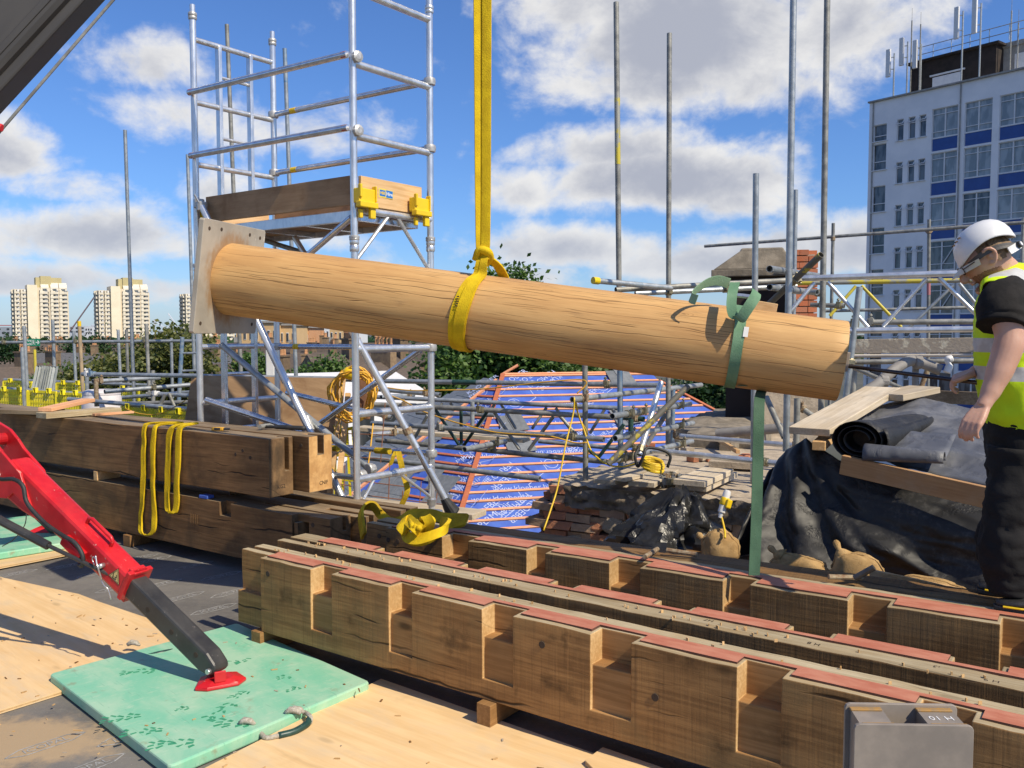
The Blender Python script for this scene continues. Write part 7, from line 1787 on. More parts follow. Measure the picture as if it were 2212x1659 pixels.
ob = MB(); ob.box((0, 0, 0), (.105, .10, .065)); obm = ob.mesh('brick', M_['brick_orange'])
ob = MB(); ob.box((0, 0, 0), (.215, .10, .065)); obm2 = ob.mesh('brick', M_['brick_orange'])
c = 0; z = zt2 - .04
while z > 1.75:
 off = .06 * mnoise.noise((z * 3, 0, 0))
 if c % 2 == 0:
  for x in (-.11, 0, .11):
   if not (c == 0 and x > .05): inst('brick', obm, c2_, Mc2 @ T(x + off * .2, .0 + rr.uniform(-.006, .006), z))
 else:
  inst('brick', obm2, c2_, Mc2 @ T(-.06, .0, z)); inst('brick', obm, c2_, Mc2 @ T(.11, 0, z))
 for y in (.12,): inst('brick', obm, c2_, Mc2 @ T(-.125, y, z) @ Matrix.Rotation(R(90), 4, 'Z')); inst('brick', obm, c2_, Mc2 @ T(.125, y, z) @ Matrix.Rotation(R(90), 4, 'Z'))
 z -= .078; c += 1
# ================================================================ SCAFFOLD TUBES
TR = .0242
def coupler(par, p, ax, mat='brass', big=1.):
 """double coupler: two saddles and a bolt"""
 ax = V(ax).normalized(); m = frame(p, ax)
 mb = MB(); mb.tube(m @ V((-.028 * big, 0, 0)), m @ V((.028 * big, 0, 0)), .034 * big, 10, hollow=False); mb.box((0, -.042 * big, .012), (.04, .03, .06), m); mb.tube(m @ V((0, -.05 * big, -.03)), m @ V((0, -.05 * big, .075 * big)), .008, 6, hollow=False); mb.tube(m @ V((0, -.05 * big, .05 * big)), m @ V((0, -.05 * big, .066 * big)), .016, 6, hollow=False)
 return mb.obj('coupler', M_[mat], par, None, bevel=.004)
def scaf(label, a, b, mat='galv', cps=(), cat='scaffold tube', group='scaffold tubes', r=TR, name='scaffold_tube', caps=None, bands=()):
 A, B = (D(*q) if not isinstance(q, V) else q for q in (a, b))
 mb = MB(); mb.tube(A, B, r, 14); o = mb.obj(name, M_[mat], label=label, cat=cat, group=group, autosmooth=40)
 for t, cm in cps: coupler(o, A.lerp(B, t), B - A, cm)
 for t0, t1, bm in bands:
  mb = MB(); mb.tube(A.lerp(B, t0), A.lerp(B, t1), r * 1.04, 14, hollow=False); mb.obj('paint_band', M_[bm], o, None, autosmooth=40)
 if caps:
  mb = MB(); d = (B - A).normalized(); mb.tube(A - d * .01, A + d * .05, r * 1.25, 12, hollow=False); mb.obj('end_cap', M_[caps], o, None)
 return o
def vert(label, px, ytop, d, ybot, mat='galv', px2=None, **kw):
 t = D(px, ytop, d); b = D(px2 if px2 is not None else px, ybot, d)
 if px2 is None: b.x = t.x
 kw.setdefault('name', 'scaffold_pole'); kw.setdefault('cat', 'scaffold pole'); kw.setdefault('group', 'upright scaffold poles')
 return scaf(label, b, t, mat, **kw)
def low(d): return d
vert('tall thin pole in front of the middle tower block', 270, 281, 12.2, 872, px2=290)
vert('tall pole close to the left legs of the aluminium tower', 405, 334, 13, 800, px2=420)
vert('tall dull pole seen through the tower ladder', 490, 53, 10.6, 820, 'galv_old', px2=521)
vert('tall bluish pole just right of the rear left tower leg', 615, 105, 10.5, 830, 'galv', px2=640, bands=((.9, 1., 'blue_tube'),))
vert('tall pole with yellow paint marks right of the yellow sling', 1331, 5, 7.9, 1015, 'galv_old', px2=1341, bands=((.66, .80, 'yellow_tube'), (0, .22, 'blue_tube')))
vert('tall plain pole between the yellow-marked pole and the ratchet strap', 1446, 72, 8.4, 985, 'galv_old', px2=1443)
vert('shiny short pole rising behind the ratchet buckle', 1633, 375, 7.1, 1045, 'galv', px2=1627)
vert('very tall thick pole just left of the brick pier, running out of the picture', 1715, -60, 6.46, 975, 'galv', px2=1698)
vert('thin pole half hidden behind the very tall pole', 1719, 410, 9.5, 700, 'galv')
vert('very tall pole in front of the orange brick pier', 1787, -10, 7.2, 1000, 'galv_old', px2=1772)
vert('short dark pole with a rusty coupler left of the white building', 1800, 482, 13, 900, 'galv_old', cps=((.92, 'rusty'),))
vert('pole with a red mark in front of the white building', 2007, 474, 12.6, 900, 'galv_old', px2=2004, cps=((.94, 'rusty'),), bands=((.62, .68, 'crane_red'),))
vert('pole at the right edge behind the workman', 2211, 470, 12, 900, 'galv_old')
scaf('long sloping rail crossing in front of the white building at hat height', (1522, 532, 14.2), (2260, 477, 11.6), 'galv_old')
scaf('rail passing behind the lattice girder in front of the white building', (1776, 672, 13.5), (2220, 661, 12.5), 'galv_old')
def lattice(label, ch, diags, mat, dmat, r=TR, rd=.0165, mats=None):
 A, B = D(*ch[0][0]), D(*ch[0][1])
 o = thing('lattice_girder', label, 'lattice girder', 'scaffold lattice girders', Matrix.Translation(A))
 for i, (a, b) in enumerate(ch):
  mb = MB(); mb.tube(D(*a), D(*b), r, 14); c = mb.obj('chord', M_[mat if not mats else mats[i]], o, None, autosmooth=40)
 for q in diags:
  a, b = q[:2]; mb = MB(); mb.tube(D(*a), D(*b), rd, 10, hollow=False); mb.obj('diagonal', M_[q[2] if len(q) > 2 else dmat], o, None, autosmooth=40)
 return o
def c5(x, y, d): return (1694.2 + x / 3.4, 460.8 + y / 3.4, d)
def c20(x, y, d): return (1694.2 + x / 5.693, 555.7 + y / 5.693, d)
lattice('near silver lattice girder running from the post end to the workman', [((1716, 602, 7.1), (2260, 584, 6.4)), ((1700, 716, 7.1), (2260, 709, 6.4))],
  [(c20(370, 315, 7.05), c20(80, 660, 7.05)), (c20(530, 300, 7.0), c20(1030, 860, 6.9)), (c20(1750, 265, 6.75), c20(1215, 850, 6.85)), (c20(1900, 250, 6.7), (2122, 692, 6.6))], 'alu', 'alu')
lattice('far lattice girder with yellow diagonals behind the silver girder', [((1700, 612, 9.6), (2230, 603, 8.8)), (c20(1070, 800, 8.9), (2230, 694, 8.5))],
  [(c20(880, 355, 9.3), c20(560, 720, 9.3), 'yellow_paint'), (c20(950, 350, 9.3), c20(1440, 860, 9.2), 'yellow_paint'), (c20(2080, 345, 8.9), c20(1540, 860, 9.0)), ((2072, 612, 8.85), (2118, 668, 8.8))], 'yellow_tube', 'galv', mats=('yellow_tube', 'galv_old'))
vert('leaning pale upright behind the end of the oak post', 1857, 620, 6.9, 868, 'galv', px2=1826, cps=((.35, 'brass'),))
scaf('short tube end clamped beside the post end', (1806, 698, 7.2), (1851, 700, 7.1), 'galv', cps=((.9, 'brass'),))
o = scaf('thick grey tube with a pointed clamp behind the girder', c20(1060, 800, 7.6), (2200, 694, 7.2), 'galv_old', cps=((.0, 'galv_old'),))
scaf('short tube with an open end by the brick pier', c20(325, 585, 9.), c20(740, 600, 8.8), 'galv_old', cps=((.85, 'brass'), (.35, 'brass')))
scaf('short stub tube left of the brick pier below the girder', c20(95, 415, 7.6), c20(405, 430, 7.4), 'galv')
def c3b(x, y, d): return (1287.6 + x / 3.496, 474.4 + y / 3.496, d)
scaf('tube with an open end pointing at the camera above the post', c3b(1310, 372, 6.2), c3b(1720, 430, 8.2), 'galv')
scaf('sloping dark tube with flaking yellow paint by the brick pier', c3b(1700, 265, 6.3), c3b(1240, 700, 6.9), 'peeling', cps=((.42, 'brass'),))
scaf('yellow-capped tube pointing left above the post', c3b(0, 455, 7.5) if False else (1283, 606, 7.4), (1450, 622, 7.9), 'galv', caps='yellow_plastic', bands=((.5, .6, 'blue_tube'),))
scaf('dull tube lying just over the top of the post', (1330, 626, 7.7), (1725, 604, 8.4), 'galv_old', bands=((.45, .55, 'blue_tube'),))
scaf('second tube lying behind the post below the capped one', (1372, 634, 8.2), (1720, 618, 8.6), 'galv', cps=((.2, 'brass'), (.55, 'brass')))
scaf('short open tube end beside the strap buckle', c3b(1310, 510, 6.6), c3b(1680, 555, 8.), 'galv', cps=((.25, 'brass'), (.98, 'rusty')))
a, b = D(1835, 748, 7.9), D(2240, 743, 7.2); m = frame(a, b - a); mb = MB(); L = (b - a).length
mb.box((L / 2, 0, -.002), (L, .04, .125)); mb.obj('toe_board', M_['plaster_board'], M=m, bevel=.003, label='pale toe board splashed with plaster behind the post end', cat='scaffold board', group='scaffold boards')
scaf('slim pale rail under the plastered toe board', (1826, 769, 7.9), (2240, 766, 7.2), 'board_pale', r=.016)
scaf('dark tube in the shade below the plastered toe board', (1845, 782, 8.4), (2240, 778, 7.9), 'galv_old')
scaf('thin diagonal tube behind the steel bar', c20(860, 1360, 7.4), c20(1600, 1680, 7.0), 'galv_old', r=.018)
scaf('thin dark upright behind the plastered toe board', c20(870, 1350, 7.8), c20(840, 1700, 7.8), 'galv_old')
pp_ = thing('soil_pipe', 'old grey soil pipe with a swan-neck bend behind the steel bar', 'pipe', None, Matrix.Translation(D(1880, 840, 7)))
pts = [c20(950, 1680, 6.7), c20(1150, 1560, 6.75), c20(1330, 1400, 6.8), c20(1500, 1290, 6.85), c20(1600, 1275, 6.85), c20(1720, 1310, 6.85), c20(1930, 1390, 6.8)]
mb = MB(); mb.path(bez([D(*q) for q in pts], 6), .042, 12); mb.obj('pipe_body', M_['pipe_grey'], pp_, None, smooth=True)
for q, r_ in ((c20(1220, 1520, 6.77), .052), (c20(1640, 1290, 6.85), .054)):
 mb = MB(); p = D(*q); mb.tube(p - V((.03, 0, 0)), p + V((.03, 0, .0)), r_, 12, hollow=False); mb.obj('pipe_collar', M_['pipe_grey'], pp_, None, bevel=.01)
mb = MB(); mb.path(bez([D(2045, 805, 6.75), D(2050, 790, 6.75), D(2046, 778, 6.75), D(2056, 774, 6.75)], 5), [.028] * 6 + [.02] * 5 + [.028] * 5, 10); mb.obj('tap_fitting', M_['white_plastic'], pp_, None, smooth=True)
vert('short brown upright pipe under the soil pipe', 1978, 792, 6.9, 850, 'pipe_grey');
scaf('slanting brown strut under the soil pipe', (2003, 800, 7.), (1985, 850, 7.), 'rusty', r=.02)
mb = MB(); a, b = D(1890, 852, 6.6), D(2140, 862, 6.1); mb.box(((b - a).length / 2, 0, 0), ((b - a).length, .04, .09), frame(a, b - a)); mb.obj('edge_board', M_['old_top'], label='dark board along the back of the covered stack', cat='board')
def c22(x, y, d): return (1800 / 1.47559 + x / 5.0216, 1130 / 1.47559 + y / 5.0216, d)
vert('grey-brown pole standing on the broken brick wall', 1263, 700, 7.75, 1037, 'galv_old', px2=1265)
scaf('long tube with an open end at the top of the centre lattice', (820, 823, 9.2), c22(1050, 333, 7.9), 'galv', cps=((.83, 'brass'),), bands=((.29, .38, 'green_paint'),))
scaf('banded tube running up to the right behind the standing pole', c22(80, 490, 7.2), c22(1480, 330, 9.4), 'galv', bands=((.34, .38, 'galv_old'), (.5, .53, 'galv_old')), cps=((.06, 'rusty'),))
scaf('shiny sloping aluminium tube below the post', c22(1045, 300, 7.2), c22(810, 1090, 6.9), 'alu', cps=((.92, 'brass'),))
scaf('sloping dark tube with yellow paint below the post', c22(1340, 340, 7.0), c22(470, 1190, 6.8), 'peeling')
scaf('upper short tube with couplers below the middle of the post', c22(515, 670, 6.9), c22(1360, 535, 8.4), 'galv', cps=((.17, 'brass'), (.32, 'brass'), (.82, 'brass')))
scaf('lower short tube with couplers below the middle of the post', c22(545, 910, 6.9), c22(1390, 745, 8.4), 'galv', cps=((.15, 'galv_old'), (.78, 'brass')))
scaf('lowest tube stub by the yellow cable coil', c22(520, 1150, 6.9), c22(1380, 940, 8.2), 'galv', cps=((.08, 'brass'), (.16, 'brass'), (.82, 'brass')))
scaf('dark green tube end beside the blue-marked pole', c22(300, 660, 8.3), c22(860, 700, 8.0), 'green_paint', cps=((.85, 'rusty'),))
vert('dark green upright behind the short coupled tubes', c22(718, 0, 0)[0], c22(0, 700, 0)[1], 8.0, c22(0, 1010, 0)[1], 'green_paint')
vert('blue upright behind the plain pole', c22(1175, 0, 0)[0], c22(0, 380, 0)[1], 8.8, c22(0, 1040, 0)[1], 'blue_tube')
scaf('shiny ledger tube nearest the ledge', c22(960, 1040, 7.4), (1720, 1005, 6.6), 'alu', cps=((.80, 'brass'),))
scaf('shiny ledger tube further back on the ledge', c22(1200, 880, 8.6), (1735, 964, 7.6), 'alu', cps=((.02, 'rusty'), (.96, 'rusty')))
scaf('thick old pipe lying on the back of the ledge', c22(1650, 860, 9.), (1800, 915, 8.4), 'pipe_grey', r=.05)
scaf('diagonal dark tube behind the green tail, left one', (1655, 858, 7.4), (1694, 945, 7.1), 'galv_old')
scaf('diagonal dark tube behind the green tail, right one', (1730, 880, 7.6), (1790, 925, 7.4), 'galv_old', cps=((.05, 'rusty'),))
vert('dark upright just right of the tall thick pole, under the post', 1722, 860, 6.9, 960, 'galv_old')
scaf('grey diagonal behind the plain pole', c22(1100, 640, 8.9), c22(890, 980, 8.9), 'galv_old')
def c2b(x, y, d): return (1200 / 1.47559 + x / 4.08, 1150 / 1.47559 + y / 4.08, d)
lattice('near lattice girder, half of it painted dark green, under the post', [(c2b(470, 405, 8.6), c2b(2090, 497, 7.7)), (c2b(0, 698, 9.0), c2b(2030, 890, 7.7))],
  [(c2b(520, 430, 8.6), c2b(730, 745, 8.6), 'green_paint'), (c2b(975, 450, 8.3), c2b(770, 745, 8.6), 'green_paint'), (c2b(745, 430, 8.5), c2b(748, 740, 8.5), 'green_paint'), (c2b(1040, 455, 8.3), c2b(1260, 780, 8.2), 'galv_old'), (c2b(1560, 490, 8.), c2b(1340, 790, 8.1), 'galv_old'), (c2b(1620, 490, 8.), c2b(1760, 650, 7.95), 'galv_old'), (c2b(1870, 790, 7.85), c2b(1960, 850, 7.8), 'green_paint'), (c2b(2180, 560, 7.7), c2b(1950, 860, 7.8), 'green_paint'), (c2b(450, 480, 8.7), c2b(330, 690, 8.8), 'galv_old')], 'galv_old', 'galv_old')
for (a, b) in ((c2b(470, 405, 8.59), c2b(850, 428, 8.38)), (c2b(380, 730, 8.77), c2b(800, 772, 8.49)), (c2b(1850, 483, 7.83), c2b(2092, 497, 7.69)), (c2b(1850, 873, 7.81), c2b(2030, 890, 7.69))): pass
gl_ = [o for o in COL.objects if o.name.startswith('lattice_girder')][-1]
for (a, b) in ((c2b(470, 405, 8.6), c2b(850, 427, 8.386)), (c2b(380, 734, 8.757), c2b(800, 774, 8.49)), (c2b(1850, 483.5, 7.833), c2b(2088, 497, 7.701))):
 mb = MB(); mb.tube(D(*a), D(*b), TR * 1.03, 14, hollow=False); mb.obj('painted_sleeve', M_['green_paint'], gl_, None, autosmooth=40)
for q in ((c2b(920, 432, 8.3)), (c2b(1020, 780, 8.3))): coupler(gl_, D(*q), V((1, -.6, 0)), 'brass')
lattice('rear lattice girder with pale chords under the post', [(c2b(-20, 318, 10.2), c2b(2140, 418, 9.2)), (c2b(1430, 708, 9.6), c2b(2130, 772, 9.2))],
  [(c2b(580, 370, 9.9), c2b(540, 440, 9.9)), (c2b(650, 370, 9.9), c2b(690, 430, 9.9)), (c2b(1040, 385, 9.7), c2b(900, 580, 9.7)), (c2b(1100, 385, 9.7), c2b(1230, 600, 9.65)), (c2b(1500, 410, 9.5), c2b(1370, 600, 9.5)), (c2b(1580, 415, 9.45), c2b(1720, 620, 9.4)), (c2b(2010, 430, 9.25), c2b(1880, 640, 9.3)), (c2b(2080, 430, 9.2), c2b(2190, 600, 9.2))], 'galv', 'galv_old')
scaf('pale tube crossing behind the green lattice, upper one', c2b(350, 455, 9.8), c2b(1040, 478, 9.5), 'galv')
vert('short pale upright in the centre lattice', c2b(845, 0, 0)[0], c2b(0, 360, 0)[1], 9.5, c2b(0, 570, 0)[1], 'galv')
scaf('middle ledger tube with a yellow cable along it', c2b(-40, 548, 8.9), c2b(2005, 692, 7.4), 'galv', cps=((.34, 'galv_old'), (.89, 'brass')))
scaf('short galvanised tube with an open end and coupler in the centre', c2b(775, 782, 7.6), c2b(1135, 712, 8.3), 'galv', cps=((.68, 'brass'),))
scaf('long low tube ending in mid air over the blue roof', c2b(-120, 850, 8.6), c2b(1440, 1040, 7.5), 'galv', bands=())
a, b = D(*c2b(-200, 585, 9.2)), D(*c2b(1300, 690, 8.6)); mb = MB(); mb.box(((b - a).length / 2, .11, -.02), ((b - a).length, .225, .038), frame(a, b - a)); mb.obj('scaffold_board', M_['board'], label='long board seen edge-on under the middle ledger tube', cat='scaffold board', group='scaffold boards', bevel=.003)
for k, (q, e) in enumerate([((0, 250, 9.6), (560, 300, 9.2)), ((-150, 380, 9.5), (350, 395, 9.4)), ((-60, 655, 8.3), (180, 630, 8.6)), ((-100, 440, 9.0), (130, 500, 8.9)), ((40, 320, 10.), (330, 300, 10.4))]):
 scaf('assorted tube in the tangle right of the tower, ' + ['top one', 'upper flat one', 'bright short one', 'lower sloping one', 'rearmost one'][k], c2b(*q), c2b(*e), ('galv', 'galv_old', 'alu', 'galv', 'galv')[k], cps=((.8, 'rusty'),))
M_['rebar'] = plain('rusty_rebar', (.25, .11, .06), (.18, .08, .05), rough=.8, sc=40)
rb = thing('mesh_guard', 'rusty steel mesh panel under the tower in front of the slates', 'mesh guard', None, Matrix.Translation(D(860, 1050, 7.2)))
for (a, b) in (((770, 1038, 7.3), (960, 1062, 7.2)), ((790, 1070, 7.2), (975, 1092, 7.1)), ((780, 1095, 7.2), (900, 1108, 7.1)), ((842, 1000, 7.3), (838, 1115, 7.2)), ((870, 1060, 7.2), (866, 1115, 7.2)), ((910, 1040, 7.2), (905, 1110, 7.1)), ((945, 1060, 7.2), (938, 1115, 7.1)), ((700, 935, 7.8), (850, 940, 7.7)), ((730, 985, 7.7), (840, 992, 7.6)), ((832, 870, 7.7), (822, 1000, 7.6)), ((745, 1000, 7.6), (742, 1090, 7.5)), ((704, 1040, 7.5), (760, 1050, 7.5))):
 mb = MB(); mb.tube(D(*a), D(*b), .0045, 6, hollow=False); mb.obj('mesh_bar', M_['rebar'], rb, None)
def guard(label, quad, d0, d1, nx=14, ny=5, clips=2, bar=.013):
 """plastic brick guard: frame, bars, clips; quad = four image corners"""
 (ax_, ay), (bx_, by), (cx_, cy_), (dx_, dy_) = quad
 A, B_, C_, E_ = D(ax_, ay, d0), D(bx_, by, d1), D(cx_, cy_, d1), D(dx_, dy_, d0)
 o = thing('brick_guard', label, 'brick guard', 'yellow plastic brick guards', Matrix.Translation(E_))
 fr_ = MB()
 for p, q in ((A, B_), (B_, C_), (C_, E_), (E_, A)): fr_.bar(p, q, .022, .03)
 fr_.obj('frame', M_['guard_yellow'], o, None)
 g1 = MB()
 for i in range(1, nx): t = i / nx; g1.bar(A.lerp(B_, t), E_.lerp(C_, t), bar, bar)
 for j in range(1, ny): t = j / ny; g1.bar(A.lerp(E_, t), B_.lerp(C_, t), bar * 1.2, bar * 1.6)
 go = g1.obj('grille', M_['guard_yellow'], o, None); go['kind'] = 'stuff'
 for k in range(clips):
  t = (k + .5) / clips if clips > 1 else .5; p = A.lerp(B_, t); d = (B_ - A).normalized(); mm = frame(p + V((0, -.02, .02)), d) @ Matrix.Scale(.62, 4)
  c = MB(); c.box((-.035, 0, 0), (.018, .07, .10), mm); c.box((.035, 0, 0), (.018, .07, .10), mm); c.box((0, 0, .045), (.09, .075, .016), mm); c.box((0, 0, -.05), (.09, .05, .018), mm); c.obj('clip', M_['guard_yellow'], o, None, bevel=.003)
guard('yellow plastic guard standing under the aluminium tower', ((700, 935), (762, 925), (775, 1092), (690, 1080)), 7.9, 7.8, 5, 3, 1, .02)
# ---------------------------------------------------------------- left scaffold
def cL(x, y, d): return (x / 5.264, 880 / 1.47559 + y / 5.264, d)
scaf('long high rail across the left scaffold', (-30, 740, 14), (432, 736, 13.6), 'galv', cps=((.09, 'brass'), (.43, 'brass'), (.75, 'brass')))
vert('leftmost front pole carrying the exit sign', 52, 704, 12.5, 900, 'galv', px2=62)
vert('short pole right beside the exit sign pole', 48, 750, 11.5, 900, 'galv', px2=54)
vert('thin pole in front of the left tower block', 114, 691, 14, 842, 'galv', px2=119)
vert('old pole with a bright yellow cap', 171, 697, 12, 868, 'peel_wood', px2=180, caps=None, bands=((.955, 1.02, 'yellow_plastic'),))
vert('slim pole left of the yellow-capped pole', 159, 715, 15, 855, 'galv', px2=165)
vert('pole right of the middle tower block', 255, 712, 15, 858, 'galv', px2=262)
vert('dull pole right of the middle tower block', 273, 712, 14.5, 862, 'galv_old', px2=278)
vert('weathered flat-topped pole by the olive tree', 316, 699, 12.5, 860, 'galv_old', px2=323)
vert('thin upright in front of the olive tree', 370, 730, 15, 860, 'galv')
vert('bluish ladder stile left of the tower', 394, 728, 11, 872, 'blue_tube', px2=386)
scaf('upper ladder rung left of the tower', (396, 763, 11), (440, 762, 10.9), 'galv', r=.014); scaf('lower ladder rung left of the tower', (395, 801, 11), (440, 800, 10.9), 'galv', r=.014)
vert('short stub pole behind the white tub', 188, 796, 11.5, 868, 'galv', px2=188)
vert('short stub pole right of the white tub', 330, 800, 11, 870, 'galv_old', px2=331, cps=((.3, 'galv_old'),))
vert('yellow pole below the exit sign', 75, 755, 16, 810, 'yellow_paint')
scaf('front rail of the left scaffold in front of the tub', (178, 808, 10.4), (435, 812, 9.6), 'galv', cps=((.06, 'white_plastic'), (.1, 'blue_tube')))
scaf('tube with an open end under the front rail', (200, 824, 9.8), (345, 816, 10.5), 'galv', cps=((.09, 'rusty'),))
scaf('second open tube under the front rail', (226, 846, 9.4), (425, 830, 10.2), 'galv', cps=((.5, 'brass'),))
scaf('lower rail carrying yellow clips, right part', (148, 862, 9.9), (420, 885, 9.0), 'galv')
scaf('middle rail carrying yellow clips, left part', (-20, 838, 12), (200, 852, 11.2), 'galv')
scaf('rear rail carrying yellow clips', (10, 820, 14), (320, 832, 13.2), 'galv')
scaf('rusty white tube behind the tub', (330, 850, 10.6), (430, 856, 10.2), 'galv', cps=((.1, 'white_plastic'),)); scaf('dark tube low behind the tub', (262, 872, 11), (430, 868, 10.6), 'galv_old')
vert('dark flat upright in front of the white tub', 207, 818, 9.7, 878, 'rusty', px2=209)
scaf('short diagonal in the left scaffold', (365, 850, 10.4), (378, 880, 10.4), 'galv_old', r=.02); scaf('second short diagonal in the left scaffold', (356, 852, 10.4), (344, 882, 10.4), 'galv_old', r=.02)
scaf('far pale tube left of the plywood panel', (262, 859, 11.5), (425, 846, 11), 'galv')
guard('yellow guard at the left edge, front row', ((-6, 842), (60, 845), (60, 894), (-6, 892)), 11.9, 11.6, 18, 4)
guard('yellow guard left of the grey sheets, front row', ((64, 845), (122, 848), (122, 896), (64, 894)), 11.6, 11.4, 16, 4)
guard('yellow guard under the grey sheets, front row', ((124, 850), (178, 852), (178, 897), (124, 896)), 11.4, 11.2, 15, 4)
guard('yellow guard at the left edge, rear row', ((8, 824), (70, 826), (70, 858), (8, 856)), 13.9, 13.7, 16, 4)
guard('yellow guard right of the grey sheets, rear row', ((122, 828), (185, 830), (185, 862), (122, 860)), 13.6, 13.4, 16, 4)
guard('yellow guard between the tub and the short pole', ((255, 840), (300, 842), (300, 872), (255, 870)), 13.2, 13., 12, 3)
guard('low yellow guard with two clips right of the tub', ((262, 880), (330, 886), (330, 915), (262, 908)), 9.5, 9.3, 16, 4)
guard('low yellow guard beside the plywood panel', ((334, 887), (405, 893), (405, 922), (334, 916)), 9.3, 9.0, 16, 4)
sg_ = frame(D(72, 739.5, 13.4), V((1, -.03, 0)), V((0, -1, 0)))
es = thing('exit_sign', 'green and white exit sign with a running man and arrow hung on the left rail', 'sign', None, sg_)
mb = MB(); mb.prism([(-.105, -.055), (.105, -.055), (.105, .055), (-.105, .055)], 0, .004); mb.obj('sign_board', M_['sign_green'], es, sg_)
text_mesh('Fire\nexit', .05, M_['white_plastic'], es, sg_ @ T(-.068, 0, .005), 'lettering', .0003, bold=.001)
mb = MB(); mb.box((0, .028, .005), (.014, .014, .001)); mb.bar((-.002, .018, .005), (.004, -.008, .005), .012, .001); mb.bar((.004, -.008, .005), (-.012, -.034, .005), .007, .001); mb.bar((.004, -.008, .005), (.016, -.022, .005), .007, .001); mb.bar((.016, -.022, .005), (.014, -.036, .005), .006, .001); mb.bar((0, .014, .005), (.018, .004, .005), .006, .001); mb.bar((0, .014, .005), (-.016, .002, .005), .006, .001); mb.bar((-.024, -.042, .005), (-.024, .042, .005), .003, .001); mb.bar((.028, -.042, .005), (.028, .042, .005), .003, .001); mb.obj('running_man', M_['white_plastic'], es, sg_)
mb = MB(); mb.bar((.042, 0, .005), (.088, 0, .005), .012, .001); mb.bar((.066, .028, .005), (.093, -.002, .005), .012, .001); mb.bar((.066, -.028, .005), (.093, .002, .005), .012, .001); mb.obj('arrow', M_['white_plastic'], es, sg_)
st_o = thing('sheet_stack', 'stack of grey corrugated sheets leaning behind the yellow guards', 'sheet stack', None, Matrix.Translation(D(100, 860, 12)))
for k in range(7):
 a, b = D(78 + k * 7.3, 790 + k * .3, 12.3 - k * .03), D(62 + k * 7.6, 866, 11.9 - k * .03); mb = MB(); wd = D(78 + (k + 1) * 7.3 - .4, 790, 12.3).x - a.x
 mb.add([a, a + V((wd, 0, 0)), b + V((wd, 0, 0)), b, a + V((wd * .5, .03, 0)), b + V((wd * .5, .03, 0)), a + V((0, .06, 0)), b + V((0, .06, 0)), a + V((wd, .06, 0)), b + V((wd, .06, 0))], [(0, 4, 5, 3), (4, 1, 2, 5), (0, 3, 7, 6), (1, 8, 9, 2), (6, 7, 9, 8), (0, 6, 8, 1), (3, 2, 9, 7)])
 mb.obj('corrugated_sheet', M_['sheet_grey'], st_o, None)
tb = thing('white_tub', 'dusty white plastic tub behind the left timber stack', 'tub', None, Matrix.Translation(D(219, 900, 10.6)))
c = D(219, 842, 10.6); m = Matrix.Translation((c.x, c.y, c.z - .36)); mb = MB(); mb.lathe([(.24, -.1), (.225, .0), (.222, .25), (.205, .30), (.21, .31), (.205, .325), (.16, .345), (.001, .35)], 28, m @ Matrix.Diagonal((1, 1, 1.05, 1))); mb.obj('tub_body', M_['bucket'], tb, Matrix(), autosmooth=40)
mb = MB(); mb.lathe([(.205, .30), (.214, .305), (.214, .335), (.20, .338)], 28, m); mb.obj('tub_rim', M_['bucket'], tb, Matrix())
def panel(label, px, d, th=.02, mat='ply_board', name='plywood_board'):
 A, B_, C_, E_ = (D(x, y, dd) for (x, y), dd in zip(px, d)); nn = (B_ - A).cross(E_ - A).normalized() * th
 m = frame(E_, C_ - E_, (A - E_)); inv = m.inverted(); mb = MB(); mb.add([inv @ q for q in (A, B_, C_, E_, A + nn, B_ + nn, C_ + nn, E_ + nn)], [(0, 1, 2, 3), (4, 7, 6, 5), (0, 4, 5, 1), (1, 5, 6, 2), (2, 6, 7, 3), (3, 7, 4, 0)])
 return mb.obj(name, M_[mat], M=m, label=label, cat='plywood panel', group='plywood panels behind the tower')
panel('large weathered plywood panel leaning behind the aluminium tower', ((440, 811), (738, 817), (716, 1085), (428, 1000)), (8.35, 8.0, 7.6, 8.2))
panel('narrow plywood panel at the left edge of the large leaning panel', ((413, 816), (437, 816), (425, 930), (396, 930)), (8.4, 8.38, 8.3, 8.3))
for (a, b, lb_) in (((741, 818, 7.95), (711, 1080, 7.5), 'pale upright batten on the right edge of the plywood panel'), ((752, 850, 7.9), (728, 1080, 7.45), 'second pale batten just right of the plywood panel')):
 mb = MB(); mb.bar(D(*a), D(*b), .045, .03); mb.obj('timber_batten', M_['pine'], label=lb_, cat='batten', group='battens by the plywood panel')
scaf('tube lying along the top of the plywood panel', (430, 813, 8.5), (790, 820, 8.1), 'galv')
mb = MB(); mb.box((0, 0, 0), (.085, .02, .28), frame(D(584, 788, 8.4), (1, 0, 0))); mb.obj('slotted_panel', M_['white_plastic'], label='pale slotted plastic panel behind the tower ladder', cat='panel', bevel=.01)
cc = thing('cable_coil', 'orange extension cable coiled over a post behind the near tower leg', 'cable coil', None, Matrix.Translation(D(765, 870, 7.6)))
rr = random.Random(9)
mb = MB()
for k in range(13):
 cx_, cy_ = 763 + rr.uniform(-6, 6), 848 + rr.uniform(-6, 10); rx, ry = rr.uniform(32, 52), rr.uniform(38, 60)
 pts = [D(cx_ + rx * math.cos(a) + rr.uniform(-3, 3), cy_ + ry * math.sin(a) * (1.1 if math.sin(a) > 0 else .9) + rr.uniform(-3, 3), 7.55 + .05 * math.cos(a * 2 + k) - .01 * k) for a in [2 * math.pi * q / 18 for q in range(18)]]
 mb.path(pts, .0075, 6, closed=True)
mb.obj('cable_loops', M_['orange_cable'], cc, None, smooth=True)
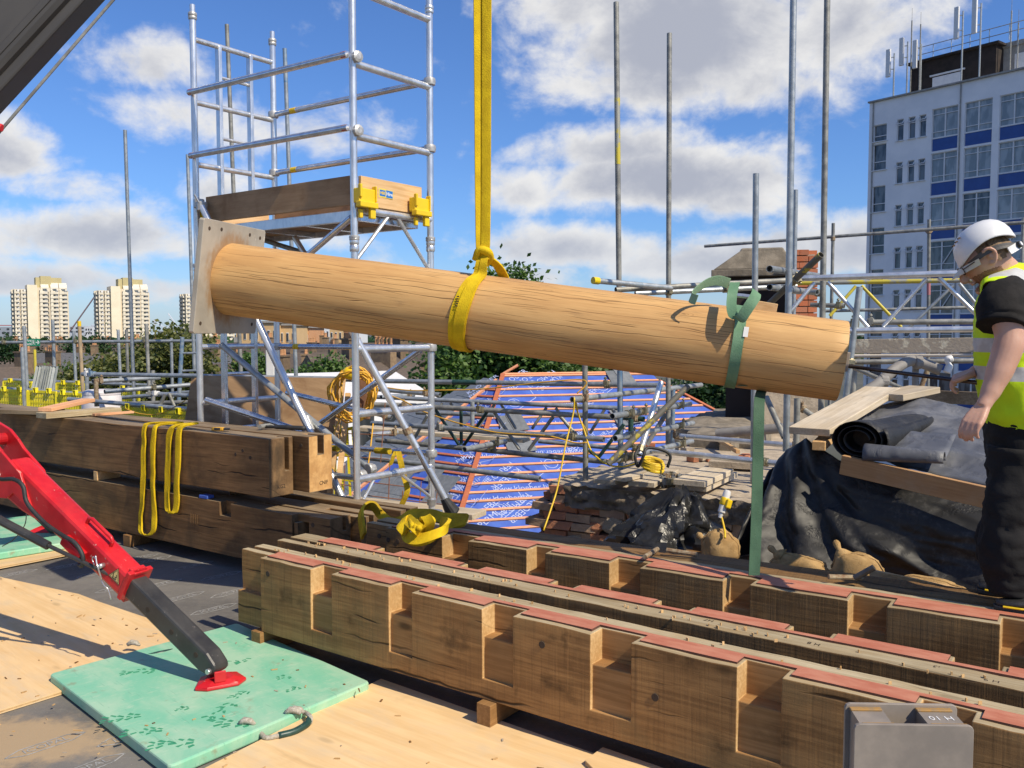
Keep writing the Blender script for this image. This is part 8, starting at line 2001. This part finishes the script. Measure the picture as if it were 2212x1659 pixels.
mb = MB(); p = D(757, 806, 7.5); bm2 = bmesh.new(); bmesh.ops.create_icosphere(bm2, subdivisions=2, radius=.06); mb.add([p + V((v.co.x * 1.2, v.co.y, v.co.z)) for v in bm2.verts], [tuple(v.index for v in f.verts) for f in bm2.faces]); bm2.free(); mb.obj('connector', M_['yellow_plastic'], cc, None, smooth=True)
mb = MB(); mb.bar(D(790, 800, 7.7), D(782, 905, 7.7), .14, .05); mb.obj('cable_hanger', M_['rusty_board'], cc, None, bevel=.01)
def cable(label, pts, r=.0065, mat='orange_cable', n=6):
 mb = MB(); mb.path(bez([D(*p) for p in pts], n), r, 6); mb.obj('cable', M_[mat], label=label, cat='cable', group='trailing yellow and orange cables', smooth=True)
cable('orange cable hanging down the batten beside the plywood panel', [(746, 880, 7.5), (722, 935, 7.4), (712, 985, 7.35), (718, 1010, 7.3), (740, 1030, 7.3), (765, 1032, 7.3), (790, 1020, 7.35), (798, 985, 7.4), (806, 915, 7.5)])
cable('orange cable strung along the top tube of the centre lattice', [(800, 832, 8.8), (880, 843, 8.6), (945, 843, 8.4), (1030, 841, 8.2), (1110, 833, 7.95), (1180, 825, 7.75), (1245, 820, 7.65), (1266, 824, 7.6), (1262, 836, 7.6), (1246, 850, 7.6)])
cable('orange cable sagging along the middle ledger tube', [(825, 848, 9.), (870, 865, 8.8), (908, 886, 8.5), (960, 905, 8.2), (1020, 922, 7.95), (1080, 935, 7.8), (1180, 941, 7.5), (1240, 956, 7.4), (1268, 956, 7.35)])
cable('yellow cable hanging in a loop from the standing pole to the coil', [(1240, 858, 7.2), (1246, 885, 7.5), (1262, 930, 7.5), (1278, 975, 7.4), (1310, 1002, 7.2), (1345, 1008, 7.1), (1378, 1000, 7.0)], .007, 'yellow_cable')
cable('yellow cable dropping past the left side of the standing pole to the beam', [(1241, 860, 7.1), (1238, 895, 7.1), (1222, 960, 7.0), (1205, 1050, 6.9), (1190, 1100, 6.8), (1174, 1146, 6.7)], .007, 'yellow_cable')
cable('yellow cable hanging close beside the standing pole', [(1243, 862, 7.3), (1252, 905, 7.5), (1268, 935, 7.6), (1270, 990, 7.6)], .006, 'yellow_cable')
cable('thin orange cable in front of the low yellow guards', [(380, 905, 8.9), (420, 912, 8.9), (460, 918, 8.9)], .005); cable('thin cable looping past the tub to the plywood panel', [(265, 880, 9.2), (300, 893, 9.1), (340, 895, 9.), (375, 880, 8.9), (400, 865, 8.8)], .005)
yb = thing('cable_bundle', 'bundle of bright yellow cable tied to the foot of the sloping tube', 'cable coil', None, Matrix.Translation(D(1410, 1010, 7)))
mb = MB()
for k in range(12):
 a = k / 11; cx_, cy_ = 1410 + rr.uniform(-3, 3), 995 + a * 18
 pts = [D(cx_ + 24 * math.cos(q) * (1 - .2 * abs(a - .5)), cy_ + 7 * math.sin(q) + 14 * (math.cos(q)) * .35, 6.95 - .07 * math.sin(q)) for q in [2 * math.pi * j / 14 for j in range(14)]]
 mb.path(pts, .0085, 6, closed=True)
mb.obj('cable_loops', M_['yellow_cable'], yb, None, smooth=True)
mb = MB(); mb.path(bez([D(1380, 968, 6.9), D(1372, 985, 6.85), D(1378, 1008, 6.85), D(1390, 985, 6.82), D(1398, 968, 6.85), D(1430, 972, 6.85), D(1448, 985, 6.85), D(1442, 1010, 6.85)], 5), .012, 7); mb.obj('black_tie', M_['rubber'], yb, None, smooth=True)
# ================================================================ THE WORKMAN
_D0 = D
def D(x, y, d): return _D0(x, y, d * .975)
fF = V((-.95, .31, 0)).normalized(); lF = V((0, 0, 1)).cross(fF).normalized(); uF = V((0, 0, 1))
man_base = D(2190, 1300, 3.76); man_base.z = ZT
man = thing('person', 'workman in a white hard hat and hi-vis vest looking down, holding a steel bar', 'person', None, Matrix.Translation(man_base))
def ringat(c, f, l, rf, rl, n=24, sq=1.0):
 out = []
 for k in range(n):
  a = 2 * math.pi * k / n; ca, sa = math.cos(a), math.sin(a)
  out.append(V(c) + f * (rf * (abs(ca) ** sq) * (1 if ca > 0 else -1)) + l * (rl * (abs(sa) ** sq) * (1 if sa > 0 else -1)))
 return out
def limb(mb, pts, n=14, sub=4):
 ps = [V(p[:3]) for p in pts]; rs = [p[3] for p in pts]; sm = bez(ps, sub); rr_ = []
 for i in range(len(ps) - 1):
  for k in range(sub): t = k / sub; t = t * t * (3 - 2 * t); rr_.append(rs[i] * (1 - t) + rs[i + 1] * t)
 rr_.append(rs[-1]); mb.path(sm, rr_, n)
def P4(x, y, d, r): return (*D(x, y, d), r)
B = MB()
tor = [(2212, 950, .09, .12), (2207, 905, .108, .15), (2196, 840, .118, .155), (2188, 770, .122, .16), (2186, 700, .125, .175), (2190, 650, .115, .185), (2194, 622, .09, .16), (2190, 602, .065, .10)]
tc = [D(x, y, 3.80) for x, y, _, _ in tor]
B.loft([ringat(tc[i], fF, lF, tor[i][2], tor[i][3]) for i in range(len(tor))])
limb(B, [P4(2192, 615, 3.79, .07), P4(2172, 588, 3.77, .060), P4(2148, 566, 3.75, .058), P4(2135, 550, 3.75, .05)])
hc = D(2131, 559, 3.74); hb = (fF * -.82 + uF * .50); hb.normalize(); hf = -hb; hl = lF; hu = hl.cross(hb).normalized()
if hu.z < 0: hu = -hu
bmh = bmesh.new(); bmesh.ops.create_uvsphere(bmh, u_segments=32, v_segments=24, radius=1)
def headpt(v):
 a, b, c = v.x, v.y, v.z                   # a forward, b sideways, c up
 fwd = .099 * a; lat = .077 * b; up = .112 * c
 if c < 0:
  lat *= 1 - .28 * (-c) ** 1.3;
  if a > 0: fwd *= 1 - .12 * (-c); fwd += .012 * max(0, -c - .3)
  else: fwd *= 1 - .35 * (-c)
 fwd += .006 * math.exp(-((c - .12) / .12) ** 2) * (a > .4)
 return hc + hf * fwd + hl * lat + hu * up
B.add([headpt(v.co) for v in bmh.verts], [tuple(v.index for v in f.verts) for f in bmh.faces]); bmh.free()
def HP(a, b, c): return hc + hf * a + hl * b + hu * c
limb(B, [(*HP(.096, 0, .012), .010), (*HP(.108, 0, -.012), .013), (*HP(.117, 0, -.032), .014), (*HP(.098, 0, -.042), .012)], 10)      # nose
for s in (-1, 1): limb(B, [(*HP(.09, s * .012, -.062), .008), (*HP(.094, 0, -.063), .009), (*HP(.09, -s * .012, -.062), .008)], 8, 2)     # lips
limb(B, [(*HP(.078, -.02, -.098), .018), (*HP(.084, 0, -.1), .02), (*HP(.078, .02, -.098), .018)], 10, 2)                             # chin
for s in (-1, 1):                                                                                                                   # ears
 e = [HP(.018, s * .078, .020), HP(.012, s * .090, .034), HP(-.008, s * .096, .036), HP(-.022, s * .096, .016), HP(-.016, s * .09, -.010), HP(0, s * .084, -.026), HP(.012, s * .078, -.018)]
 limb(B, [(*p, .0075) for p in e], 8, 3); limb(B, [(*HP(-.004, s * .080, .02), .011), (*HP(0, s * .082, -.005), .009)], 8, 2)
limb(B, [P4(2178, 640, 3.66, .066), P4(2170, 655, 3.585, .066), P4(2176, 692, 3.55, .058), P4(2181, 726, 3.53, .0535), P4(2177, 752, 3.52, .055), P4(2162, 795, 3.51, .050), P4(2143, 840, 3.50, .038), P4(2130, 866, 3.49, .0285), P4(2122, 880, 3.485, .027)], 18)
def hand(W_, K, pal, th, curl, size=1.0, spread=.014, thumb=None):
 """wrist point, knuckle direction, palm normal direction (towards the palm), thumb side direction"""
 K = K.normalized(); pal = (pal - K * pal.dot(K)).normalized(); th = (th - K * th.dot(K) - pal * th.dot(pal)).normalized()
 k0 = W_ + K * .085 * size
 for j in (-1.5, -.5, .5, 1.5):
  limb(B, [(*(W_ + th * j * .010), .017 * size), (*(W_ + K * .045 * size + th * j * .016), .0165 * size), (*(k0 + th * j * .019), .0135 * size)], 8, 2)
 for j, (ln, rr0) in enumerate(((.072, .0098), (.080, .0100), (.074, .0096), (.058, .0086))):
  p = k0 + th * (1.5 - j) * .0195; d = K.copy(); pts = [(*p, rr0 * 1.12)]; ang = 0
  for seg, (fr, cu) in enumerate(((.46, curl[0]), (.31, curl[1]), (.23, curl[2]))):
   ang += cu * (1 + .07 * j); d = (K * math.cos(ang) + pal * math.sin(ang) + th * (1.5 - j) * .03)
   p = p + d.normalized() * ln * fr * size; pts.append((*p, rr0 * (1 - .08 * (seg + 1))))
  limb(B, pts, 9, 3)
 t0 = W_ + K * .022 * size + th * .022;
 tt = thumb or [(K * .5 + th * .75 + pal * .25), (K * .8 + th * .35 + pal * .45), (K * .9 + pal * .5)]
 p = t0; pts = [(*p, .0165)]
 for d, l_, r0 in zip(tt, (.040, .032, .026), (.0135, .0115, .0095)): p = p + d.normalized() * l_ * size; pts.append((*p, r0))
 limb(B, pts, 9, 3)
wn = D(2121, 881, 3.485)
hand(wn, D(2106, 904, 3.47) - wn, V((.75, .5, .1)), V((-.6, .6, .1)), (.42, .62, .4), .98, thumb=[V((.05, .5, -.8)), V((.25, .35, -.9)), V((.4, .2, -.9))])
rodA, rodB = C1 + axL * .02 + V((0, -.0, -.02)), D(2128, 829, 3.84)
rodd = (rodB - rodA).normalized()
limb(B, [P4(2186, 645, 3.98, .062), P4(2190, 700, 4.03, .052), P4(2188, 770, 4.04, .046), P4(2170, 790, 4.0, .044), P4(2140, 796, 3.93, .038), P4(2112, 802, 3.885, .029), P4(2105, 804, 3.875, .027)], 16)
wr = D(2105, 804, 3.87); rp = rodA + rodd * ((D(2078, 822, 3.87) - rodA).dot(rodd))
hand(wr, (rp + V((.0, 0, .012))) - wr + V((-.03, 0, .0)), V((.05, .2, -1)), V((-.1, -1, -.2)), (.75, .95, .55), .95, thumb=[V((-.9, -.5, -.2)), V((-.9, .1, -.35)), V((-.8, .3, -.4))])
for dd, dx in ((3.72, 2), (3.90, -4)):
 limb(B, [P4(2206 + dx, 940, dd, .065), P4(2186 + dx, 1080, dd, .05), P4(2176 + dx, 1180, dd, .048), P4(2182 + dx, 1265, dd, .04)], 12)
body = B.obj('body', M_['skin'], man, Matrix())
rm = body.modifiers.new('remesh', 'REMESH'); rm.mode = 'VOXEL'; rm.voxel_size = .0052; rm.use_smooth_shade = True
sm_ = body.modifiers.new('smooth', 'SMOOTH'); sm_.iterations = 3; sm_.factor = .5
dg = bpy.context.evaluated_depsgraph_get(); me = bpy.data.meshes.new_from_object(body.evaluated_get(dg)); me.name = 'body'
body.modifiers.clear(); body.data = me
M_['beard'] = plain('ginger_stubble', (.30, .15, .085), (.20, .095, .05), rough=.75, sc=160., bstr=.3, bsc=300.)
me.materials.append(M_['beard']); me.materials.append(M_['hair'])
for p in me.polygons:
 q = p.center - hc
 if q.length < .17:
  a, b, c = q.dot(hf), q.dot(hl), q.dot(hu)
  if -.02 < a and c < -.038 - .25 * max(0, .03 - a) and a < .13 and c > -.125 and (q.length < .14) and not (a > .085 and abs(b) < .018 and c > -.075): p.material_index = 1
  elif c > -.02 and a < -.018 and abs(b) < .085 and not (abs(b) > .0815): p.material_index = 2
  elif c > .0 and -.02 <= a < .03 and abs(b) < .078 and c > .03: p.material_index = 2
bmh = bmesh.new(); bmesh.ops.create_uvsphere(bmh, u_segments=36, v_segments=24, radius=1)
hv = [hc + hf * (.107 * v.co.x - .002) + hl * .0835 * v.co.y + hu * .119 * v.co.z for v in bmh.verts]
keep = [tuple(v.index for v in f.verts) for f in bmh.faces if (lambda c: c.z > -.22 - .15 * min(0, c.x + .3) and (c.x < -.12 or (c.z > .45 and c.x < .3)))(f.calc_center_median())]
bmh.free(); mb = MB(); mb.add([p + V((mnoise.noise(p * 90), mnoise.noise(p * 90 + V((3, 1, 0))), mnoise.noise(p * 90 + V((7, 1, 0))))) * .0035 for p in hv], keep); ho = mb.obj('hair', M_['hair'], man, Matrix(), smooth=True)
for s in (-1, 1):
 b = MB(); bm2 = bmesh.new(); bmesh.ops.create_uvsphere(bm2, u_segments=12, v_segments=8, radius=.008); c = HP(.077, s * .032, .006); b.add([c + v.co for v in bm2.verts], [tuple(v.index for v in f.verts) for f in bm2.faces]); bm2.free(); b.obj('eye', M_['rubber'], man, Matrix(), smooth=True)
g_ = MB()
for s in (-1, 1):
 fr_ = [HP(.104, s * (.034 + .025 * math.cos(a)), .004 + .018 * math.sin(a)) for a in [2 * math.pi * k / 14 for k in range(14)]]
 g_.path(fr_, .0022, 6, closed=True); g_.path([HP(.104, s * .059, .010), HP(.09, s * .075, .012), HP(.04, s * .083, .016), HP(.0, s * .086, .02)], .0024, 6)
g_.path([HP(.106, -.009, .008), HP(.11, 0, .012), HP(.106, .009, .008)], .002, 6)
g_.obj('spectacles', M_['spec_frame'] if 'spec_frame' in M_ else M_['rubber'], man, Matrix(), smooth=True)
hat_c = D(2128, 538, 3.74); hh = hb * 1.0
def hatring(c, rf, rl, n=40, peak=0):
 out = []
 for k in range(n):
  a = 2 * math.pi * k / n; ca, sa = math.cos(a), math.sin(a)
  r = rf + (peak * max(0, ca) ** 3)
  out.append(c + hf * (r * ca) + hl * (rl * sa) + hu * (.048 * sa * sa * max(0, 1 - ((c - hat_c).dot(hu) + .02) / .085)))
 return out
dome = [(-.022, .130, .110), (-.012, .1315, .111), (.0, .130, .1095), (.03, .128, .107), (.06, .119, .099), (.085, .103, .086), (.105, .080, .068), (.118, .052, .046), (.124, .022, .02), (.125, .004, .004)]
dome = [(z * .9, a * .90, b * .92) for z, a, b in dome]
mb = MB(); mb.loft([hatring(hat_c + hu * z - hf * .0 - hf * .004 * (z * 10), rf, rl) for z, rf, rl in dome], cap=False)
hat = mb.obj('hard_hat', M_['helmet'], man, Matrix(), smooth=True); so = hat.modifiers.new('thick', 'SOLIDIFY'); so.thickness = .004; so.offset = -1
mb = MB(); n = 24; top_ = [];
for lay in (0, .004):
 for k in range(n + 1):
  a = R(-62 + 124 * k / n)
  for rr_, dz in ((.118, -.018), (.165 - .05 * abs(math.sin(a)) ** 1.5, -.040)):
   top_.append(hat_c + hf * (rr_ * math.cos(a)) + hl * ((.101 if rr_ == .118 else .094) * math.sin(a)) + hu * (dz - lay))
m_ = 2 * (n + 1); fs = []
for k in range(n):
 q = 2 * k; fs += [(q, q + 1, q + 3, q + 2), (m_ + q, m_ + q + 2, m_ + q + 3, m_ + q + 1), (q + 1, m_ + q + 1, m_ + q + 3, q + 3), (q, q + 2, m_ + q + 2, m_ + q)]
mb.add(top_, fs); mb.obj('hat_peak', M_['hat_under'] if 'hat_under' in M_ else M_['helmet'], hat, Matrix(), smooth=False)
mb = MB(); mb.ribbon(bez([hat_c + hu * (-.03 + .030 * math.sin(a) ** 2) + hf * (.104 * math.cos(a)) + hl * (.092 * math.sin(a)) + hu * (-.012 * (1 - math.cos(a))) for a in [R(20 + 160 * k / 12) for k in range(13)]], 2), hu, .022, .004); mb.ribbon(bez([hat_c + hu * (-.03 + .030 * math.sin(a) ** 2) + hf * (.104 * math.cos(a)) - hl * (.092 * math.sin(a)) + hu * (-.012 * (1 - math.cos(a))) for a in [R(20 + 160 * k / 12) for k in range(13)]], 2), hu, .022, .004)
mb.obj('hat_cradle', M_['grey_band'] if 'grey_band' in M_ else M_['rubber'], hat, Matrix())
mb = MB(); mb.ribbon(bez([hat_c + hu * -.052 + hf * (.111 * math.cos(a)) + hl * (.096 * math.sin(a)) for a in [R(118 + 62 * k / 8) for k in range(9)]], 2), hu, .030, .005); mb.obj('rear_band', M_['white_plastic'], hat, Matrix())
kn = hat_c + hu * -.050 + hf * (.113 * math.cos(R(150))) + hl * (.104 * math.sin(R(150))); nk = (hf * math.cos(R(150)) + hl * math.sin(R(150))).normalized()
mb = MB(); mb.tube(kn, kn + nk * .010, .014, 16, hollow=False); mb.obj('adjuster_knob', M_['rubber'], hat, None); mb = MB(); mb.tube(kn + nk * .009, kn + nk * .014, .009, 14, hollow=False); mb.obj('knob_cap', M_['white_plastic'], hat, None)
for k in range(3):
 c = hat_c + hu * (.075 + .008 * k) + hf * (.100 - .016 * k) + hl * .030; mb = MB(); mb.path([c - hf * .006 + hl * .012, c + hf * .006 + hl * .026], .0035, 6); mb.obj('vent_slot', M_['slot'], hat, Matrix())
def clothloft(name, secs, mat, wr=.006, frq=(9, 9, 9), n=48, parent=man, seed=0, capit=True, smooth=True):
 rings = []
 S_ = []
 for i in range(len(secs) - 1):
  for k in range(6): t = k / 6; S_.append([a * (1 - t) + b * t for a, b in zip(secs[i], secs[i + 1])])
 S_.append(list(secs[-1]))
 for x, y, d, rf, rl in S_:
  c = D(x, y, d); rg = ringat(c, fF, lF, rf, rl, n, .92)
  out = []
  for p in rg:
   q = V((p.x * frq[0], p.y * frq[1], p.z * frq[2] + seed)); dirn = (p - c).normalized()
   out.append(p + dirn * wr * (mnoise.noise(q) + .6 * (1 - 2 * abs(mnoise.noise(q * 1.7 + V((2, 2, 2)))))))
  rings.append(out)
 mb = MB(); mb.loft(rings, cap=capit)
 return mb.obj(name, mat, parent, Matrix(), smooth=smooth)
clothloft('t_shirt', [(2207, 905, 3.80, .124, .168), (2188, 770, 3.80, .128, .166), (2186, 700, 3.80, .131, .178), (2190, 650, 3.80, .124, .178), (2192, 622, 3.79, .10, .150), (2186, 600, 3.78, .078, .095)], M_['black_cloth'], .003)
def sleeve(pts, nm):
 mb = MB(); ps = bez([V(p[:3]) for p in pts], 5); rs = []
 for i in range(len(pts) - 1):
  for k in range(5): t = k / 5; rs.append(pts[i][3] * (1 - t) + pts[i + 1][3] * t)
 rs.append(pts[-1][3]); n = 28; rings = []
 up = None
 for i, p in enumerate(ps):
  t = (ps[min(i + 1, len(ps) - 1)] - ps[max(i - 1, 0)]).normalized(); s_ = t.cross(V((0, -1, .2))).normalized(); u_ = s_.cross(t)
  rings.append([p + (s_ * math.cos(a) + u_ * math.sin(a)) * (rs[i] * (1 + .10 * mnoise.noise(V((math.cos(a) * 2, math.sin(a) * 2, i * .35))))) for a in [2 * math.pi * k / n for k in range(n)]])
 rings.append([q.lerp(ps[-1], .12) for q in rings[-1]])
 mb.loft(rings); mb.obj(nm, M_['black_cloth'], man, Matrix(), smooth=True)
sleeve([P4(2188, 632, 3.70, .072), P4(2170, 645, 3.60, .086), P4(2163, 668, 3.565, .090), P4(2164, 690, 3.55, .090), P4(2163, 705, 3.54, .088)], 'sleeve')
sleeve([P4(2190, 632, 3.92, .07), P4(2188, 660, 4.0, .078), P4(2190, 715, 4.03, .074)], 'sleeve')
vs_ = [(2212, 922, 3.80, .128, .176), (2208, 905, 3.80, .136, .184), (2199, 850, 3.80, .142, .186), (2190, 790, 3.80, .143, .180), (2187, 745, 3.80, .141, .180), (2187, 700, 3.80, .143, .190), (2190, 655, 3.80, .136, .196), (2193, 628, 3.79, .118, .176), (2190, 606, 3.78, .092, .120), (2188, 598, 3.775, .082, .098)]
vest = clothloft('hi_vis_vest', vs_, [M_['hivis'], M_['reflect'], M_['black_cloth'], M_['hivis']], .012, (8, 8, 12), 72, capit=False)
so = vest.modifiers.new('thick', 'SOLIDIFY'); so.thickness = .003; so.offset = -1
zb = [D(2190, y, 3.72).z for y in (731, 759, 794, 824)]
dele = []
for p in vest.data.polygons:
 c = p.center; cz = c.z
 cen = D(2190, CY, 3.80); cen.z = cz; q = c - cen; la, fo = q.dot(lF), q.dot(fF)
 yr = CY - F * math.tan(math.atan((cz - EYE) / 3.72) + PITCH)
 mi = 0
 if zb[1] < cz < zb[0] or zb[3] < cz < zb[2]: mi = 1
 if la > .06 and yr < 728 and -.035 < fo < .105 - .0006 * max(0, 690 - yr) and yr > 618: mi = 2
 elif la < -.06 and yr < 728 and -.06 < fo < .1 and yr > 618: mi = 2
 elif mi == 0 and yr < 725 and la > .035 and la < .105 and fo < -.0: mi = 1
 elif mi == 0 and yr < 725 and la < -.035 and la > -.105 and fo < -.0: mi = 1
 p.material_index = mi
def strap(pts, w, mat, nm, th=.004, side=None):
 mb = MB(); mb.ribbon(bez(pts, 6), side or (fF * .9 + uF * .25), w, th); return mb.obj(nm, M_[mat], vest, Matrix(), autosmooth=60)
Lc = bez([D(2118, 650, 3.66), D(2119, 628, 3.62), D(2123, 613, 3.605), D(2138, 606, 3.59), D(2168, 610, 3.565), D(2190, 625, 3.55), D(2203, 662, 3.55), D(2208, 722, 3.57)], 6)
Uc = bez([D(2116, 640, 3.74), D(2117, 616, 3.72), D(2122, 605, 3.71), D(2145, 593, 3.71), D(2178, 577, 3.72), D(2204, 567, 3.74), D(2236, 590, 3.72), D(2250, 700, 3.68)], 6)
yk = sheetmesh([[a.lerp(b, v) + V((0, -.4, .6)) * (.016 * math.sin(v * math.pi)) + V((0, 0, .004 * mnoise.noise(a * 14 + V((0, 0, v * 3))))) for a, b in zip(Lc, Uc)] for v in [k / 10 for k in range(11)]], 'vest_yoke', [M_['hivis'], M_['reflect']], .004, parent=vest)
for k, p in enumerate(yk.data.polygons):
 r, c = divmod(k, len(Lc) - 1)
 if 3 <= r <= 6 and c > 15: p.material_index = 1
def tr(secs, nm, seed): return clothloft(nm, secs, M_['trouser'], .014, (9, 9, 17), 64, seed=seed)
tr([(2210, 898, 3.80, .130, .172), (2210, 925, 3.80, .134, .176), (2208, 960, 3.80, .135, .175), (2204, 990, 3.80, .125, .165)], 'trouser_seat', 1)
tr([(2206, 965, 3.73, .118, .10), (2196, 1030, 3.72, .104, .095), (2183, 1085, 3.70, .090, .085), (2178, 1130, 3.70, .092, .085), (2172, 1180, 3.70, .098, .085), (2178, 1225, 3.70, .096, .085), (2184, 1262, 3.70, .088, .08), (2187, 1280, 3.70, .082, .075)], 'trouser_leg', 3)
tr([(2198, 965, 3.90, .115, .10), (2190, 1030, 3.92, .10, .095), (2178, 1085, 3.92, .086, .085), (2168, 1130, 3.92, .09, .085), (2162, 1180, 3.92, .096, .085), (2166, 1222, 3.92, .088, .08), (2172, 1250, 3.92, .078, .07)], 'trouser_leg', 9)
mb = MB(); k_ = D(2140, 1072, 3.74); mb.loft([ringat(k_ + uF * z, fF, lF, r, r * 1.8, 12) for z, r in ((-.03, .012), (-.02, .02), (.03, .02), (.05, .01))]); mb.obj('thigh_pocket', M_['trouser'], man, Matrix(), smooth=True)
def boot(toe, d, sc, nm):
 m = frame(V((D(toe, 1290, d).x, D(toe, 1290, d).y, ZT + .002)), -V((-.93, .36, 0)))     # x runs back from the toe
 secs = [(.0, .018, .03, .030), (.03, .038, .045, .034), (.08, .046, .052, .042), (.14, .042, .05, .062), (.19, .038, .05, .095), (.24, .038, .05, .13), (.285, .03, .045, .14)]
 mb = MB(); rg = []
 for x, w, zc_, h in secs:
  rg.append([m @ V((x, w * math.cos(a) * 1.05, max(.012, .012 + (h * 1.0) * (math.sin(a) * .5 + .5)))) for a in [2 * math.pi * k / 16 for k in range(16)]])
 mb.loft(rg); o = mb.obj(nm, M_['leather'], man, Matrix(), smooth=True)
 mb = MB(); pts = [(x, w) for x, w in ((-.008, .018), (.02, .038), (.08, .050), (.15, .044), (.24, .042), (.292, .032))]
 poly = [(x, w) for x, w in pts] + [(x, -w) for x, w in reversed(pts)]
 mb.prism(poly[::-1], 0, .02, m); mb.obj('sole', M_['rubber'], o, Matrix(), bevel=.004)
 mb = MB(); mb.path([m @ V((x, s, .022)) for x, s in ((.02, -.040), (.08, -.052), (.15, -.046), (.24, -.044), (.285, -.034))], .0045, 6); mb.path([m @ V((x, s, .022)) for x, s in ((.02, .040), (.08, .052), (.15, .046), (.24, .044), (.285, .034))], .0045, 6)
 mb.obj('yellow_welt', M_['yellow_plastic'], o, Matrix())
 mb = MB(); mb.path([m @ V((.11, -.046, .05)), m @ V((.135, -.047, .058)), m @ V((.15, -.046, .048))], .003, 6); mb.path([m @ V((.10, .047, .05)), m @ V((.13, .047, .055))], .003, 6); mb.obj('side_flash', M_['yellow_plastic'], o, Matrix())
boot(2152, 3.66, 1, 'boot'); boot(2113, 3.90, 1, 'boot')
mb = MB(); mb.tube(rodA, rodB, .0092, 12, hollow=False); mb.obj('steel_bar', M_['bar_steel'] if 'bar_steel' in M_ else M_['black_steel'], label='dark shiny steel bar running from the post end to the workman hand', cat='bar', autosmooth=40)
D = _D0
# ================================================================ site litter
rr = random.Random(21); mb = MB()
for k in range(420):
 x, y = rr.uniform(-3.3, 1.2), rr.uniform(2.2, 5.6); p = V((x, y, .0225))
 q = p - OB; s, t = q.dot(dB), q.dot(nB)
 if t > -.08: continue
 a = rr.uniform(0, 6.3); L, w = rr.uniform(.003, .014) * (2 if rr.random() < .08 else 1), rr.uniform(.002, .005); c, d = math.cos(a), math.sin(a)
 if (mp.inverted() @ p).x > -.02 and -.03 < (mp.inverted() @ p).x < 1.2 and abs((mp.inverted() @ p).y) < 1.3 and -1.5 < x < -.5: p.z = .056
 mb.cur = rr.randrange(3)
 mb.prism([(p.x + u * c - v * d, p.y + u * d + v * c) for u, v in ((-L, -w), (L, -w * .6), (L * .8, w), (-L * .9, w * .7))], p.z, p.z + .003)
o = mb.obj('wood_chips', [M_['oak_cut'], M_['mortar'], M_['old_oak']], M=Matrix()); o['kind'] = 'stuff'
mb = MB()
for k in range(90):
 s, t = rr.uniform(-.1, 3.6), rr.choice([rr.uniform(.13, .19), rr.uniform(.32, .38), rr.uniform(.35, .39)]); p = ST(s, t, ZT + .009)
 a = rr.uniform(0, 6.3); L, w = rr.uniform(.002, .008), rr.uniform(.0015, .003); c, d = math.cos(a), math.sin(a); mb.cur = rr.randrange(2)
 mb.prism([(p.x + u * c - v * d, p.y + u * d + v * c) for u, v in ((-L, -w), (L, -w * .6), (L * .8, w), (-L * .9, w * .7))], p.z - .009, p.z + .002)
o = mb.obj('sawdust', [M_['pine'], M_['oak_cut']], M=Matrix()); o['kind'] = 'stuff'
